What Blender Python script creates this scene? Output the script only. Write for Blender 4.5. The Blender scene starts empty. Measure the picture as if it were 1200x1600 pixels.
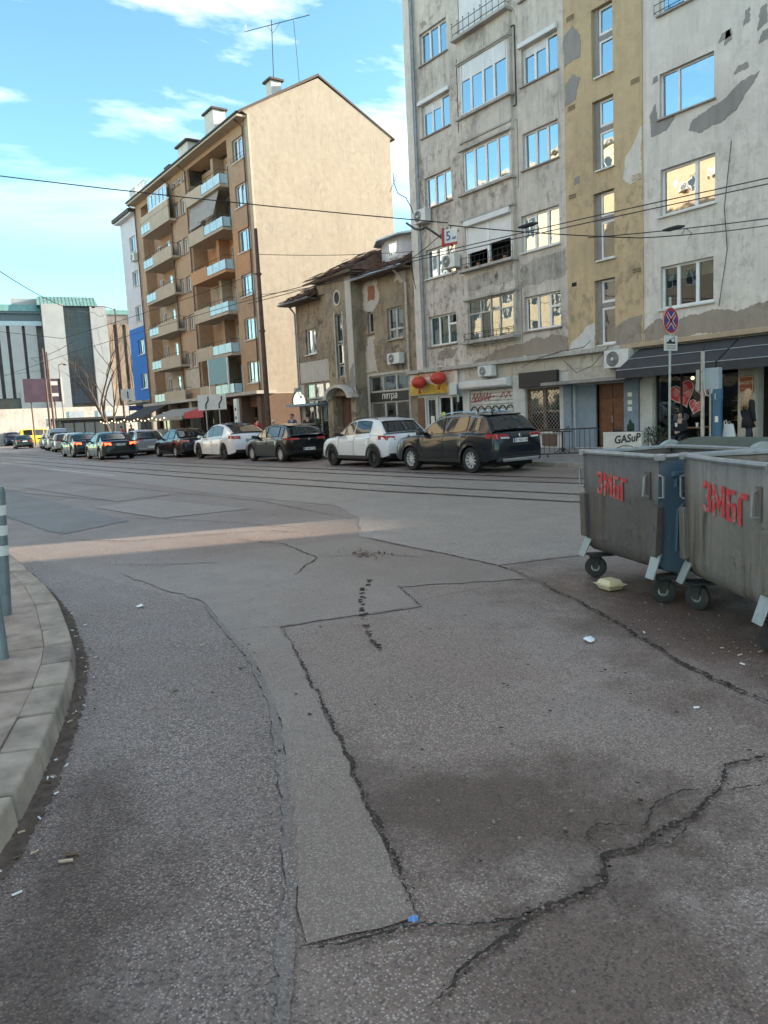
import bpy, bmesh, math, random
from mathutils import Vector, Matrix
R = math.radians
rnd = random.Random(7)
scene = bpy.context.scene
col = scene.collection

# ------------------------------------------------------------------ camera, sky, sun, exposure
cam = bpy.data.cameras.new('camera')
cam.sensor_fit = 'VERTICAL'; cam.sensor_height = 36.0; cam.lens = 36.0 * 1189 / 1600
cam.clip_start = 0.05; cam.clip_end = 3000
cam_ob = bpy.data.objects.new('camera', cam); col.objects.link(cam_ob)
cam_ob.matrix_world = Matrix(((0.58217, -0.07347, 0.80974, 0), (0.81164, 0.11154, -0.57342, 0), (-0.04819, 0.99104, 0.12456, 1.6), (0, 0, 0, 1)))
scene.camera = cam_ob

SUN_EL, SUN_AZ = R(14.0), math.atan2(0.94, 0.34)        # the sun stands behind the far row of houses, low
SUN_DIR = Vector((math.cos(SUN_AZ) * math.cos(SUN_EL), math.sin(SUN_AZ) * math.cos(SUN_EL), math.sin(SUN_EL)))
world = bpy.data.worlds.new('World'); scene.world = world; world.use_nodes = True
wn = world.node_tree.nodes; wl = world.node_tree.links; wn.clear()
w_out = wn.new('ShaderNodeOutputWorld'); w_bg = wn.new('ShaderNodeBackground'); w_bg.inputs['Strength'].default_value = 0.115
w_sky = wn.new('ShaderNodeTexSky'); w_sky.sky_type = 'NISHITA'; w_sky.sun_disc = False
w_sky.sun_elevation = SUN_EL; w_sky.sun_rotation = math.pi / 2 - SUN_AZ
w_sky.air_density = 1.0; w_sky.dust_density = 0.25; w_sky.ozone_density = 1.5; w_sky.altitude = 550
w_tc = wn.new('ShaderNodeTexCoord'); w_sep = wn.new('ShaderNodeSeparateXYZ'); wl.new(w_tc.outputs['Generated'], w_sep.inputs[0])
def wmath(op, a, b=None):
    n = wn.new('ShaderNodeMath'); n.operation = op
    for i, q in enumerate((a, b)):
        if q is None: continue
        if isinstance(q, (int, float)): n.inputs[i].default_value = q
        else: wl.new(q, n.inputs[i])
    return n.outputs[0]
zz = wmath('ADD', wmath('MAXIMUM', w_sep.outputs['Z'], 0.0), 0.12)
w_comb = wn.new('ShaderNodeCombineXYZ')
wl.new(wmath('DIVIDE', w_sep.outputs['X'], zz), w_comb.inputs[0]); wl.new(wmath('DIVIDE', w_sep.outputs['Y'], zz), w_comb.inputs[1])
w_map = wn.new('ShaderNodeMapping'); wl.new(w_comb.outputs[0], w_map.inputs[0])
w_map.inputs['Location'].default_value = (8.6, 2.5, 0.0); w_map.inputs['Rotation'].default_value = (0, 0, 0.5); w_map.inputs['Scale'].default_value = (1.0, 0.45, 1.0)
w_no = wn.new('ShaderNodeTexNoise'); w_no.inputs['Scale'].default_value = 0.9; w_no.inputs['Detail'].default_value = 8; w_no.inputs['Roughness'].default_value = 0.58
w_no.inputs['Distortion'].default_value = 0.35
wl.new(w_map.outputs[0], w_no.inputs['Vector'])
w_rp = wn.new('ShaderNodeValToRGB'); w_rp.color_ramp.elements[0].position = 0.485; w_rp.color_ramp.elements[1].position = 0.74
wl.new(w_no.outputs['Fac'], w_rp.inputs[0])
w_tint = wn.new('ShaderNodeMix'); w_tint.data_type = 'RGBA'; w_tint.blend_type = 'MULTIPLY'; w_tint.inputs[0].default_value = 1
wl.new(w_sky.outputs[0], w_tint.inputs[6]); w_tint.inputs[7].default_value = (0.82, 1.08, 0.99, 1)
w_mix = wn.new('ShaderNodeMix'); w_mix.data_type = 'RGBA'
w_low = wn.new('ShaderNodeMapRange'); w_low.interpolation_type = 'SMOOTHSTEP'; w_low.inputs['From Min'].default_value = 0.18; w_low.inputs['From Max'].default_value = 0.46; wl.new(w_sep.outputs['Z'], w_low.inputs['Value'])
wl.new(wmath('MULTIPLY', w_rp.outputs[0], wmath('MULTIPLY', w_low.outputs[0], 0.85)), w_mix.inputs[0]); wl.new(w_tint.outputs[2], w_mix.inputs[6]); w_mix.inputs[7].default_value = (17.0, 15.2, 13.6, 1)
wl.new(w_mix.outputs[2], w_bg.inputs['Color']); wl.new(w_bg.outputs[0], w_out.inputs['Surface'])

sun = bpy.data.lights.new('sun', 'SUN'); sun.energy = 4.5; sun.angle = R(0.53); sun.color = (1.0, 0.86, 0.66)
sun_ob = bpy.data.objects.new('sun', sun); col.objects.link(sun_ob)
sun_ob.rotation_euler = SUN_DIR.to_track_quat('Z', 'Y').to_euler(); sun_ob.location = (30, 60, 60)
scene.view_settings.view_transform = 'Standard'; scene.view_settings.look = 'None'
scene.view_settings.exposure = 1.85; scene.view_settings.gamma = 1.0
scene.render.engine = 'CYCLES'
scene.cycles.max_bounces = 7; scene.cycles.diffuse_bounces = 4; scene.cycles.glossy_bounces = 3; scene.cycles.transparent_max_bounces = 12
scene.cycles.caustics_reflective = False; scene.cycles.caustics_refractive = False
scene.cycles.use_denoising = True; scene.cycles.sample_clamp_indirect = 6.0

# ------------------------------------------------------------------ helpers
def tag(o, label=None, cat=None, group=None, kind=None):
    for k, q in (('label', label), ('category', cat), ('group', group), ('kind', kind)):
        if q: o[k] = q
    return o

def empty(name, loc=(0, 0, 0), rz=0.0, label=None, cat=None, group=None, kind=None):
    o = bpy.data.objects.new(name, None); col.objects.link(o)
    o.empty_display_size = 0.2; o.location = loc; o.rotation_euler = (0, 0, rz)
    return tag(o, label, cat, group, kind)

class MB:
    def __init__(s): s.v = []; s.f = []
    def add(s, vs, fs):
        n = len(s.v); s.v += [tuple(p) for p in vs]; s.f += [tuple(n + i for i in q) for q in fs]; return s
    def quad(s, *p): return s.add(p, [tuple(range(len(p)))])
    def box(s, x0, x1, y0, y1, z0, z1):
        return s.add([(x0, y0, z0), (x1, y0, z0), (x1, y1, z0), (x0, y1, z0), (x0, y0, z1), (x1, y0, z1), (x1, y1, z1), (x0, y1, z1)],
                     [(0, 3, 2, 1), (4, 5, 6, 7), (0, 1, 5, 4), (1, 2, 6, 5), (2, 3, 7, 6), (3, 0, 4, 7)])
    def hexa(s, p):   # eight corners, bottom ring then top ring
        return s.add(p, [(0, 3, 2, 1), (4, 5, 6, 7), (0, 1, 5, 4), (1, 2, 6, 5), (2, 3, 7, 6), (3, 0, 4, 7)])
    def prism(s, poly, ax, a, b):
        n = len(poly)
        P = {'y': lambda q, t: (q[0], t, q[1]), 'x': lambda q, t: (t, q[0], q[1]), 'z': lambda q, t: (q[0], q[1], t)}[ax]
        vs = [P(q, a) for q in poly] + [P(q, b) for q in poly]
        return s.add(vs, [tuple(range(n)), tuple(range(2 * n - 1, n - 1, -1))] + [(i, n + i, n + (i + 1) % n, (i + 1) % n) for i in range(n)])
    def tube(s, pts, r, n=6, cap=True):
        pts = [Vector(p) for p in pts]; k = len(pts)
        rr = r if isinstance(r, (list, tuple)) else [r] * k
        base = len(s.v); up = None
        for i, p in enumerate(pts):
            d = (pts[min(i + 1, k - 1)] - pts[max(i - 1, 0)])
            d = d.normalized() if d.length > 1e-9 else Vector((0, 0, 1))
            if up is None:
                up = Vector((0, 0, 1)) if abs(d.z) < 0.9 else Vector((1, 0, 0))
            a = d.cross(up); a.normalize(); b = a.cross(d); up = b
            for j in range(n):
                t = 2 * math.pi * j / n
                s.v.append(tuple(p + (a * math.cos(t) + b * math.sin(t)) * rr[i]))
        for i in range(k - 1):
            for j in range(n):
                q = base + i * n; s.f.append((q + j, q + (j + 1) % n, q + n + (j + 1) % n, q + n + j))
        if cap:
            s.f.append(tuple(base + j for j in range(n))[::-1]); s.f.append(tuple(base + (k - 1) * n + j for j in range(n)))
        return s
    def lathe(s, prof, n=16, c=(0, 0, 0), ax='z', a0=0, a1=None):
        base = len(s.v); full = a1 is None; m = n if full else n + 1; a1 = 2 * math.pi if full else a1
        for r, h in prof:
            for j in range(m):
                t = a0 + (a1 - a0) * j / n; x, y = r * math.cos(t), r * math.sin(t)
                q = {'z': (x, y, h), 'y': (x, h, y), 'x': (h, x, y)}[ax]
                s.v.append((c[0] + q[0], c[1] + q[1], c[2] + q[2]))
        for i in range(len(prof) - 1):
            for j in range(n if full else n):
                j2 = (j + 1) % m
                s.f.append((base + i * m + j, base + i * m + j2, base + (i + 1) * m + j2, base + (i + 1) * m + j))
        return s
    def grid(s, fn, nu, nv):
        base = len(s.v)
        for i in range(nu + 1):
            for j in range(nv + 1): s.v.append(tuple(fn(i / nu, j / nv)))
        for i in range(nu):
            for j in range(nv):
                q = base + i * (nv + 1) + j; s.f.append((q, q + nv + 1, q + nv + 2, q + 1))
        return s
    def build(s, name, m, parent=None, local=False, smooth=False, bevel=0.0, solid=0.0, recalc=True):
        off = Vector((0, 0, 0)); p = parent
        if not local:
            while p is not None: off += p.location; p = p.parent
        me = bpy.data.meshes.new(name)
        me.from_pydata([(v[0] - off.x, v[1] - off.y, v[2] - off.z) for v in s.v], [], s.f)
        if recalc:
            bm = bmesh.new(); bm.from_mesh(me); bmesh.ops.recalc_face_normals(bm, faces=bm.faces); bm.to_mesh(me); bm.free()
        me.update()
        o = bpy.data.objects.new(name, me); col.objects.link(o); o.parent = parent
        if isinstance(m, str): m = M[m]
        me.materials.append(m)
        if smooth:
            for q in me.polygons: q.use_smooth = True
            if smooth != 'all':
                try: me.set_sharp_from_angle(angle=R(38))
                except Exception: pass
        if solid:
            d = o.modifiers.new('solid', 'SOLIDIFY'); d.thickness = solid; d.offset = 0
        if bevel:
            d = o.modifiers.new('bevel', 'BEVEL'); d.width = bevel; d.segments = 2; d.limit_method = 'ANGLE'; d.angle_limit = R(40)
        return o

def text(s, size, m, name, parent=None, loc=(0, 0, 0), rot=(R(90), 0, 0), align='CENTER', extrude=0.004, sx=1.0, shear=0.0, bold=0.0):
    cu = bpy.data.curves.new(name, 'FONT'); cu.body = s; cu.size = size; cu.align_x = align; cu.align_y = 'CENTER'
    cu.extrude = extrude; cu.shear = shear; cu.offset = bold; cu.resolution_u = 3
    t = bpy.data.objects.new(name, cu); col.objects.link(t)
    dg = bpy.context.evaluated_depsgraph_get(); me = bpy.data.meshes.new_from_object(t.evaluated_get(dg))
    col.objects.unlink(t); bpy.data.objects.remove(t)
    o = bpy.data.objects.new(name, me); col.objects.link(o)
    me.materials.clear(); me.materials.append(M[m] if isinstance(m, str) else m)
    off = Vector((0, 0, 0)); p = parent
    while p is not None: off += p.location; p = p.parent
    o.parent = parent; o.location = Vector(loc) - (off if parent else Vector((0, 0, 0))); o.rotation_euler = rot; o.scale = (sx, 1, 1)
    return o

def copy_tree(o, parent=None):
    c = o.copy(); col.objects.link(c); c.parent = parent
    for ch in o.children: copy_tree(ch, c)
    return c

# ------------------------------------------------------------------ materials
M = {}
def nodes_of(name):
    m = bpy.data.materials.new(name); m.use_nodes = True; M[name] = m
    nt = m.node_tree; b = nt.nodes['Principled BSDF']; return m, nt, b
class N:
    """small node writer"""
    def __init__(s, nt, space='Object'):
        s.nt = nt; s.L = nt.links; s.tc = nt.nodes.new('ShaderNodeTexCoord').outputs['Object']
        if space == 'World': s.tc = nt.nodes.new('ShaderNodeNewGeometry').outputs['Position']
    def put(s, sock, q):
        if hasattr(q, 'is_linked') or hasattr(q, 'links'): s.L.new(q, sock)
        else: sock.default_value = q
    def scale(s, sc, loc=(0, 0, 0), rot=(0, 0, 0)):
        n = s.nt.nodes.new('ShaderNodeMapping'); s.L.new(s.tc, n.inputs[0]); n.inputs['Scale'].default_value = sc; n.inputs['Location'].default_value = loc; n.inputs['Rotation'].default_value = rot; return n.outputs[0]
    def noise(s, sc=5, det=4, rough=0.55, vec=None, dist=0.0):
        n = s.nt.nodes.new('ShaderNodeTexNoise'); n.inputs['Scale'].default_value = sc; n.inputs['Detail'].default_value = det; n.inputs['Roughness'].default_value = rough; n.inputs['Distortion'].default_value = dist
        s.L.new(vec if vec is not None else s.tc, n.inputs['Vector']); return n.outputs['Fac']
    def voro(s, sc=50, out='Distance', vec=None, feature='F1', rnd_=1.0):
        n = s.nt.nodes.new('ShaderNodeTexVoronoi'); n.feature = feature; n.inputs['Scale'].default_value = sc; n.inputs['Randomness'].default_value = rnd_
        s.L.new(vec if vec is not None else s.tc, n.inputs['Vector']); return n.outputs[out]
    def ramp(s, f, a, b, ca=(0, 0, 0, 1), cb=(1, 1, 1, 1)):
        n = s.nt.nodes.new('ShaderNodeValToRGB'); e = n.color_ramp.elements
        e[0].position = a; e[1].position = b; e[0].color = ca; e[1].color = cb; s.L.new(f, n.inputs[0]); return n.outputs[0]
    def mix(s, f, a, b, mode='MIX'):
        n = s.nt.nodes.new('ShaderNodeMix'); n.data_type = 'RGBA'; n.blend_type = mode
        s.put(n.inputs[0], f)
        for i, q in ((6, a), (7, b)):
            if isinstance(q, (tuple, list)) and len(q) == 3: q = (*q, 1)
            s.put(n.inputs[i], q)
        return n.outputs[2]
    def math(s, op, a, b=0.0, c=None):
        n = s.nt.nodes.new('ShaderNodeMath'); n.operation = op; s.put(n.inputs[0], a); s.put(n.inputs[1], b)
        if c is not None: s.put(n.inputs[2], c)
        return n.outputs[0]
    def bump(s, h, strength=0.3, dist=0.01, nrm=None):
        n = s.nt.nodes.new('ShaderNodeBump'); n.inputs['Strength'].default_value = strength; n.inputs['Distance'].default_value = dist
        s.L.new(h, n.inputs['Height'])
        if nrm is not None: s.L.new(nrm, n.inputs['Normal'])
        return n.outputs[0]

def flat(name, c, rough=0.6, metal=0.0, spec=0.5, var=0.12, vs=3.0, bump=0.0, bs=40.0, coat=0.0, emit=None):
    m, nt, b = nodes_of(name); n = N(nt)
    f = n.noise(vs, 5, 0.6)
    lo = tuple(x * (1 - var) for x in c); hi = tuple(min(1, x * (1 + var)) for x in c)
    nt.links.new(n.mix(n.ramp(f, 0.3, 0.7), lo, hi), b.inputs['Base Color'])
    b.inputs['Roughness'].default_value = rough; b.inputs['Metallic'].default_value = metal; b.inputs['Specular IOR Level'].default_value = spec
    b.inputs['Coat Weight'].default_value = coat; b.inputs['Coat Roughness'].default_value = 0.04
    if bump: nt.links.new(n.bump(n.noise(bs, 3), bump, 0.01), b.inputs['Normal'])
    if emit:
        b.inputs['Emission Color'].default_value = (*emit[0], 1); b.inputs['Emission Strength'].default_value = emit[1]
    return m

def plaster(name, c, stain, amount=0.5, streak=0.5, patch=None, patch_amt=0.62, bump=0.25):
    """weathered render: cloudy tone, dark vertical streaks, flaked places showing another colour"""
    m, nt, b = nodes_of(name); n = N(nt)
    big = n.noise(0.55, 6, 0.62); mid = n.noise(2.6, 6, 0.65); fine = n.noise(22, 4, 0.6)
    base = n.mix(n.ramp(mid, 0.3, 0.72), tuple(x * 0.86 for x in c), tuple(min(1, x * 1.06) for x in c))
    st = n.noise(1.0, 5, 0.6, n.scale((3.2, 3.2, 0.35)))
    st2 = n.noise(1.0, 5, 0.7, n.scale((11, 11, 0.7)))
    f = n.math('MULTIPLY', n.ramp(st, 0.47, 0.70), n.ramp(st2, 0.35, 0.68)); f = n.math('MULTIPLY', f, streak)
    base = n.mix(f, base, stain)
    g = n.math('MULTIPLY', n.ramp(big, 0.48, 0.66), n.ramp(mid, 0.36, 0.6)); g = n.math('MULTIPLY', g, amount)
    base = n.mix(g, base, stain)
    gr = n.noise(4.2, 8, 0.74, n.scale((1, 1, .62), (2.2, 5.1, .7))); gm_ = n.math('MULTIPLY', n.ramp(gr, .50, .60), n.ramp(n.noise(.33, 4, .6, n.scale((1, 1, 1), (9, 2, 4))), .42, .60))
    base = n.mix(n.math('MULTIPLY', gm_, amount * 1.1), base, tuple(x * .8 for x in stain))
    vf = n.noise(1.0, 4, 0.7, n.scale((26, 26, .25))); base = n.mix(n.math('MULTIPLY', n.ramp(vf, .52, .75), streak * .45), base, stain)
    h = n.math('ADD', n.math('MULTIPLY', mid, 0.6), n.math('MULTIPLY', fine, 0.25))
    if patch:
        pm = n.ramp(n.noise(0.8, 8, 0.68, n.scale((1, 1, 1.25), (7.3, 1.1, 3.7))), patch_amt, patch_amt + 0.015)
        base = n.mix(pm, base, n.mix(fine, tuple(x * 0.8 for x in patch), patch)); h = n.math('SUBTRACT', h, n.math('MULTIPLY', pm, 0.8))
    base = n.mix(n.math('MULTIPLY', n.ramp(fine, 0.35, 0.75), 0.12), base, tuple(x * 0.5 for x in c))
    nt.links.new(base, b.inputs['Base Color']); b.inputs['Roughness'].default_value = 0.92; b.inputs['Specular IOR Level'].default_value = 0.25
    nt.links.new(n.bump(h, bump, 0.03), b.inputs['Normal'])
    return m

def asphalt(name, c, grain=110.0, contrast=0.5, stone=(0.36, 0.34, 0.34), warm=0.3, bump=0.5, stains=(), rough=0.54):
    m, nt, b = nodes_of(name); n = N(nt, 'World')
    big = n.noise(0.35, 5, 0.6); mid = n.noise(2.2, 6, 0.65); fine = n.noise(60, 3, 0.7)
    cell = n.voro(grain, 'Color'); dist = n.voro(grain, 'Distance')
    sep = nt.nodes.new('ShaderNodeSeparateColor'); nt.links.new(cell, sep.inputs[0])
    base = n.mix(n.ramp(mid, 0.3, 0.7), tuple(x * 0.82 for x in c), tuple(x * 1.12 for x in c))
    base = n.mix(n.math('MULTIPLY', n.ramp(big, 0.42, 0.62), warm), base, (c[0] * 0.72, c[1] * 0.62, c[2] * 0.54))
    st = n.math('MULTIPLY', n.ramp(sep.outputs[0], 0.22, 0.75), n.ramp(dist, 0.30, 0.55, (1, 1, 1, 1), (0, 0, 0, 1)))
    worn = n.ramp(n.noise(1.4, 7, 0.68), 0.36, 0.60)
    st = n.math('MULTIPLY', st, n.math('MULTIPLY_ADD', worn, contrast * 0.7, contrast * 0.45))
    base = n.mix(st, base, stone)
    dk = n.math('MULTIPLY', n.ramp(sep.outputs[1], 0.62, 0.95), contrast * 0.85)
    base = n.mix(dk, base, tuple(x * 0.22 for x in c))
    for (sx, sy, rx, ry, ang, amt, cc) in stains:   # spilt oil and trodden dirt, with an uneven outline
        v = nt.nodes.new('ShaderNodeVectorMath'); v.operation = 'SUBTRACT'; nt.links.new(n.tc, v.inputs[0]); v.inputs[1].default_value = (sx, sy, 0)
        mp = nt.nodes.new('ShaderNodeMapping'); nt.links.new(v.outputs[0], mp.inputs[0]); mp.inputs['Rotation'].default_value = (0, 0, -ang); mp.vector_type = 'TEXTURE' if False else 'POINT'
        v2 = nt.nodes.new('ShaderNodeVectorMath'); v2.operation = 'MULTIPLY'; nt.links.new(mp.outputs[0], v2.inputs[0]); v2.inputs[1].default_value = (1 / rx, 1 / ry, 0)
        ln = nt.nodes.new('ShaderNodeVectorMath'); ln.operation = 'LENGTH'; nt.links.new(v2.outputs[0], ln.inputs[0])
        d = n.math('ADD', ln.outputs['Value'], n.math('MULTIPLY_ADD', n.noise(1.6, 8, 0.72), 3.0, -1.5))
        base = n.mix(n.math('MULTIPLY', n.ramp(d, 0.30, 1.15, (1, 1, 1, 1), (0, 0, 0, 1)), amt), base, n.mix(1.0, base, tuple(q / 0.15 for q in cc), 'MULTIPLY'))
    nt.links.new(base, b.inputs['Base Color'])
    nt.links.new(n.math('MULTIPLY_ADD', n.noise(1.3, 4), 0.25, rough - 0.12), b.inputs['Roughness'])
    b.inputs['Specular IOR Level'].default_value = 0.55
    h = n.math('ADD', n.math('MULTIPLY', n.ramp(dist, 0.1, 0.6, (1, 1, 1, 1), (0, 0, 0, 1)), 0.7), n.math('MULTIPLY', mid, 1.2))
    nt.links.new(n.bump(h, bump, 0.006), b.inputs['Normal'])
    return m

def glass(name, refl=0.5, tint=(0.55, 0.62, 0.64), wav=0.05):
    m, nt, b = nodes_of(name); n = N(nt, 'World'); nt.nodes.remove(b)
    out = nt.nodes['Material Output']
    gl = nt.nodes.new('ShaderNodeBsdfGlossy'); gl.inputs['Roughness'].default_value = 0.015; gl.inputs['Color'].default_value = (0.78, 0.87, 0.93, 1)
    tr = nt.nodes.new('ShaderNodeBsdfTransparent'); tr.inputs['Color'].default_value = (*tint, 1)
    nt.links.new(n.bump(n.noise(1.6, 2), wav, 0.05), gl.inputs['Normal'])
    fr = nt.nodes.new('ShaderNodeFresnel'); fr.inputs['IOR'].default_value = 1.5
    f = n.math('ADD', n.math('MULTIPLY', fr.outputs[0], 0.8), refl)
    f = n.math('MINIMUM', f, 1.0)
    ms = nt.nodes.new('ShaderNodeMixShader'); nt.links.new(f, ms.inputs[0]); nt.links.new(tr.outputs[0], ms.inputs[1]); nt.links.new(gl.outputs[0], ms.inputs[2])
    nt.links.new(ms.outputs[0], out.inputs['Surface'])
    return m

def car_paint(name, c, metal=0.25):
    m, nt, b = nodes_of(name); n = N(nt)
    d = n.ramp(n.noise(3.0, 5, 0.6), 0.35, 0.8)
    nt.links.new(n.mix(n.math('MULTIPLY', d, 0.035), c, (0.16, 0.14, 0.12)), b.inputs['Base Color'])
    b.inputs['Metallic'].default_value = metal; b.inputs['Roughness'].default_value = 0.32
    b.inputs['Coat Weight'].default_value = 1.0; b.inputs['Coat IOR'].default_value = 1.5 if max(c) > .1 else 1.36; b.inputs['Specular IOR Level'].default_value = .2; nt.links.new(n.math('MULTIPLY_ADD', d, 0.08, 0.02), b.inputs['Coat Roughness'])
    return m

def sheet_metal(name, c, rust=(0.10, 0.075, 0.055), amt=0.5, metal=0.55, rough=0.5):
    m, nt, b = nodes_of(name); n = N(nt)
    big = n.noise(1.7, 6, 0.65); st = n.noise(1.0, 5, 0.65, n.scale((9, 9, 0.8))); fine = n.noise(30, 4, 0.6)
    base = n.mix(n.ramp(big, 0.3, 0.7), tuple(x * 0.72 for x in c), tuple(min(1, x * 1.15) for x in c))
    f = n.math('MULTIPLY', n.math('MULTIPLY', n.ramp(st, 0.46, 0.68), n.ramp(big, 0.34, 0.58)), amt)
    base = n.mix(f, base, rust)
    base = n.mix(n.math('MULTIPLY', n.ramp(n.noise(7, 7, 0.7), 0.60, 0.66), 0.7 * amt + 0.15), base, tuple(x * 0.35 for x in c))
    base = n.mix(n.math('MULTIPLY', n.ramp(n.noise(11, 7, 0.7, n.scale((1, 1, 0.5), (3, 5, 1))), 0.66, 0.69), 0.6), base, tuple(min(1, x * 1.9) for x in c))
    nt.links.new(base, b.inputs['Base Color']); b.inputs['Metallic'].default_value = metal
    nt.links.new(n.math('MULTIPLY_ADD', fine, 0.3, rough - 0.1), b.inputs['Roughness'])
    nt.links.new(n.bump(n.math('ADD', n.math('MULTIPLY', n.ramp(n.noise(6.5, 3, 0.5), .56, .7), 0.8), n.math('MULTIPLY', fine, 0.10)), 0.22, 0.02), b.inputs['Normal'])
    return m

# asphalt, stone
STAINS = [(-2.2, 2.0, 1.5, 0.62, 0.55, 1.0, (0.062, 0.053, 0.047)), (-1.25, 1.65, 1.0, 0.55, 0.9, 0.9, (0.072, 0.061, 0.055)), (-3.2, 4.9, 2.9, 1.2, -0.4, 1.0, (0.075, 0.063, 0.056)), (-3.9, 3.1, 1.6, 0.8, 0.2, 0.5, (0.125, 0.108, 0.098)), (-8.5, 4.5, 3.0, 1.6, 0.3, 0.45, (0.13, 0.112, 0.10))]
asphalt('asphalt', (0.235, 0.188, 0.166), 110, 0.8, (0.50, 0.43, 0.40), 0.8, 0.6, STAINS)
asphalt('asphalt_coarse', (0.195, 0.154, 0.138), 105, 1.0, (0.48, 0.41, 0.385), 0.6, 0.9, [(-2.5, 0.42, 1.5, 0.42, -0.4, 1.0, (0.066, 0.056, 0.05))])
asphalt('asphalt_smooth', (0.24, 0.20, 0.176), 120, 0.5, (0.5, 0.45, 0.42), 0.7, 0.45)
asphalt('asphalt_pale', (0.27, 0.23, 0.20), 70, 0.55, (0.55, 0.52, 0.50), 0.25, 0.4)
asphalt('asphalt_dark', (0.15, 0.132, 0.125), 90, 0.5, (0.38, 0.35, 0.34), 0.3, 0.5)
flat('crack', (0.052, 0.043, 0.037), 0.95, spec=0.1, var=0.4, vs=30, bump=0.6, bs=60)
flat('crack_pale', (0.27, 0.24, 0.22), 0.95, spec=0.2, var=0.25, vs=30, bump=0.6, bs=80)
flat('crack_lip', (0.215, 0.195, 0.185), 0.95, spec=0.2, var=0.3, vs=30, bump=0.6, bs=80)
asphalt('tar_seal', (0.175, 0.148, 0.135), 105, 0.75, (0.42, 0.37, 0.35), 0.4, 0.7)
flat('crack_soft', (0.15, 0.125, 0.11), 0.9, spec=0.2, var=0.4, vs=6, bump=0.5, bs=40)
flat('kerb_stone', (0.29, 0.25, 0.212), 0.88, spec=0.3, var=0.36, vs=4, bump=0.35, bs=55)
flat('kerb_stone_dark', (0.215, 0.185, 0.16), 0.9, spec=0.3, var=0.35, vs=6, bump=0.4, bs=50)
flat('kerb_stone_pale', (0.33, 0.285, 0.24), 0.88, spec=0.3, var=0.3, vs=5, bump=0.35, bs=55)
flat('paver', (0.28, 0.23, 0.195), 0.9, spec=0.3, var=0.4, vs=4, bump=0.35, bs=60)
flat('gutter_dirt', (0.11, 0.088, 0.074), 1.0, spec=0.1, var=0.4, vs=14, bump=0.6, bs=50)
flat('dirt', (0.06, 0.047, 0.04), 1.0, spec=0.1, var=0.4, vs=14, bump=0.6, bs=50)
flat('pavement', (0.24, 0.215, 0.20), 0.9, spec=0.3, var=0.25, vs=1.3, bump=0.3, bs=30)
flat('rail_steel', (0.12, 0.105, 0.10), 0.35, 0.7, var=0.25, vs=6)
flat('white_line', (0.55, 0.55, 0.53), 0.8, var=0.35, vs=9)
# ------------------------------------------------------------------ ground, road, pavements
tag(MB().quad((-900, -700, -0.05), (500, -700, -0.05), (500, 900, -0.05), (-900, 900, -0.05)).build('ground', 'asphalt_dark'), 'wide dark ground under the whole town', None, None, 'structure')
road = tag(MB().quad((-230, -60, 0), (70, -60, 0), (70, 110, 0), (-230, 110, 0)).build('road', 'asphalt'), 'worn grey asphalt carriageway with patches and cracks', None, None, 'structure')

def ragged(poly, amp=0.02, step=0.12, seed=1, close=True):
    q = random.Random(seed); out = []
    n = len(poly)
    for i in range(n if close else n - 1):
        a = Vector(poly[i]); b = Vector(poly[(i + 1) % n]); L = (b - a).length; k = max(1, int(L / step)); nn = Vector((-(b - a).y, (b - a).x)).normalized()
        for j in range(k):
            p = a.lerp(b, j / k) + (nn * q.uniform(-amp, amp) if j else Vector((0, 0)))
            out.append((p.x, p.y))
    if not close: out.append(tuple(poly[-1]))
    return out
def sheet(name, poly, z, m, amp=0.02, step=0.12, seed=1):
    p = ragged(poly, amp, step, seed)
    return MB().add([(x, y, z) for x, y in p], [tuple(range(len(p)))]).build(name, m, road)
# coarse lane along the kerb, the smooth trench beside it, pale lane strips and the dark slab by the bins
sheet('asphalt_patch', [(-14, 1.5), (-9.5, 2.0), (-6.6, 2.5), (-4.7, 2.12), (-3.8, 1.83), (-2.76, 1.36), (-2.2, 1.08), (-1.7, 0.77), (-1.2, 0.3), (-0.6, -0.8), (-0.5, -6), (-1.9, -6), (-2.2, -0.5), (-3.0, 0.2), (-4.5, 0.7), (-6, 1.1), (-8, 1.3), (-14, 1.4)], 0.004, 'asphalt_coarse', 0.03, 0.15, 3)
sheet('asphalt_patch', [(-5.43, 2.27), (-5.23, 2.66), (-4.16, 2.27), (-2.97, 1.80), (-2.27, 1.52), (-1.82, 1.335), (-1.93, 1.0), (-2.1, 1.06), (-2.72, 1.38), (-3.76, 1.85), (-4.66, 2.14)], 0.008, 'asphalt_smooth', 0.018, 0.1, 4)
sheet('asphalt_patch', [(-6.5, 2.55), (-5.43, 2.27), (-5.23, 2.67), (-4.93, 3.84), (-5.67, 4.12), (-5.04, 5.15), (-5.65, 5.45), (-6.5, 5.5), (-8.4, 5.5), (-8.8, 4.0), (-8.4, 2.4)], 0.006, 'asphalt_smooth', 0.03, 0.15, 5)
sheet('asphalt_patch', [(-8.5, 5.6), (-6.55, 5.52), (-5.7, 5.46), (-5.35, 6.6), (-4.6, 9.0), (-4.2, 12.5), (-60, 12.5), (-60, 7.4), (-30, 7.2), (-17, 7.0), (-12, 7.4), (-10, 6.6)], 0.0045, 'asphalt_pale', 0.03, 0.25, 6)
sheet('asphalt_patch', [(-16.5, 4.2), (-13.2, 4.5), (-13.0, 6.1), (-16.8, 5.6)], 0.008, 'asphalt_pale', 0.02, 0.15, 7)
sheet('asphalt_patch', [(-26, 4.3), (-17.2, 4.9), (-17.6, 6.3), (-27, 5.6)], 0.008, 'asphalt_smooth', 0.04, 0.2, 8)
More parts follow.
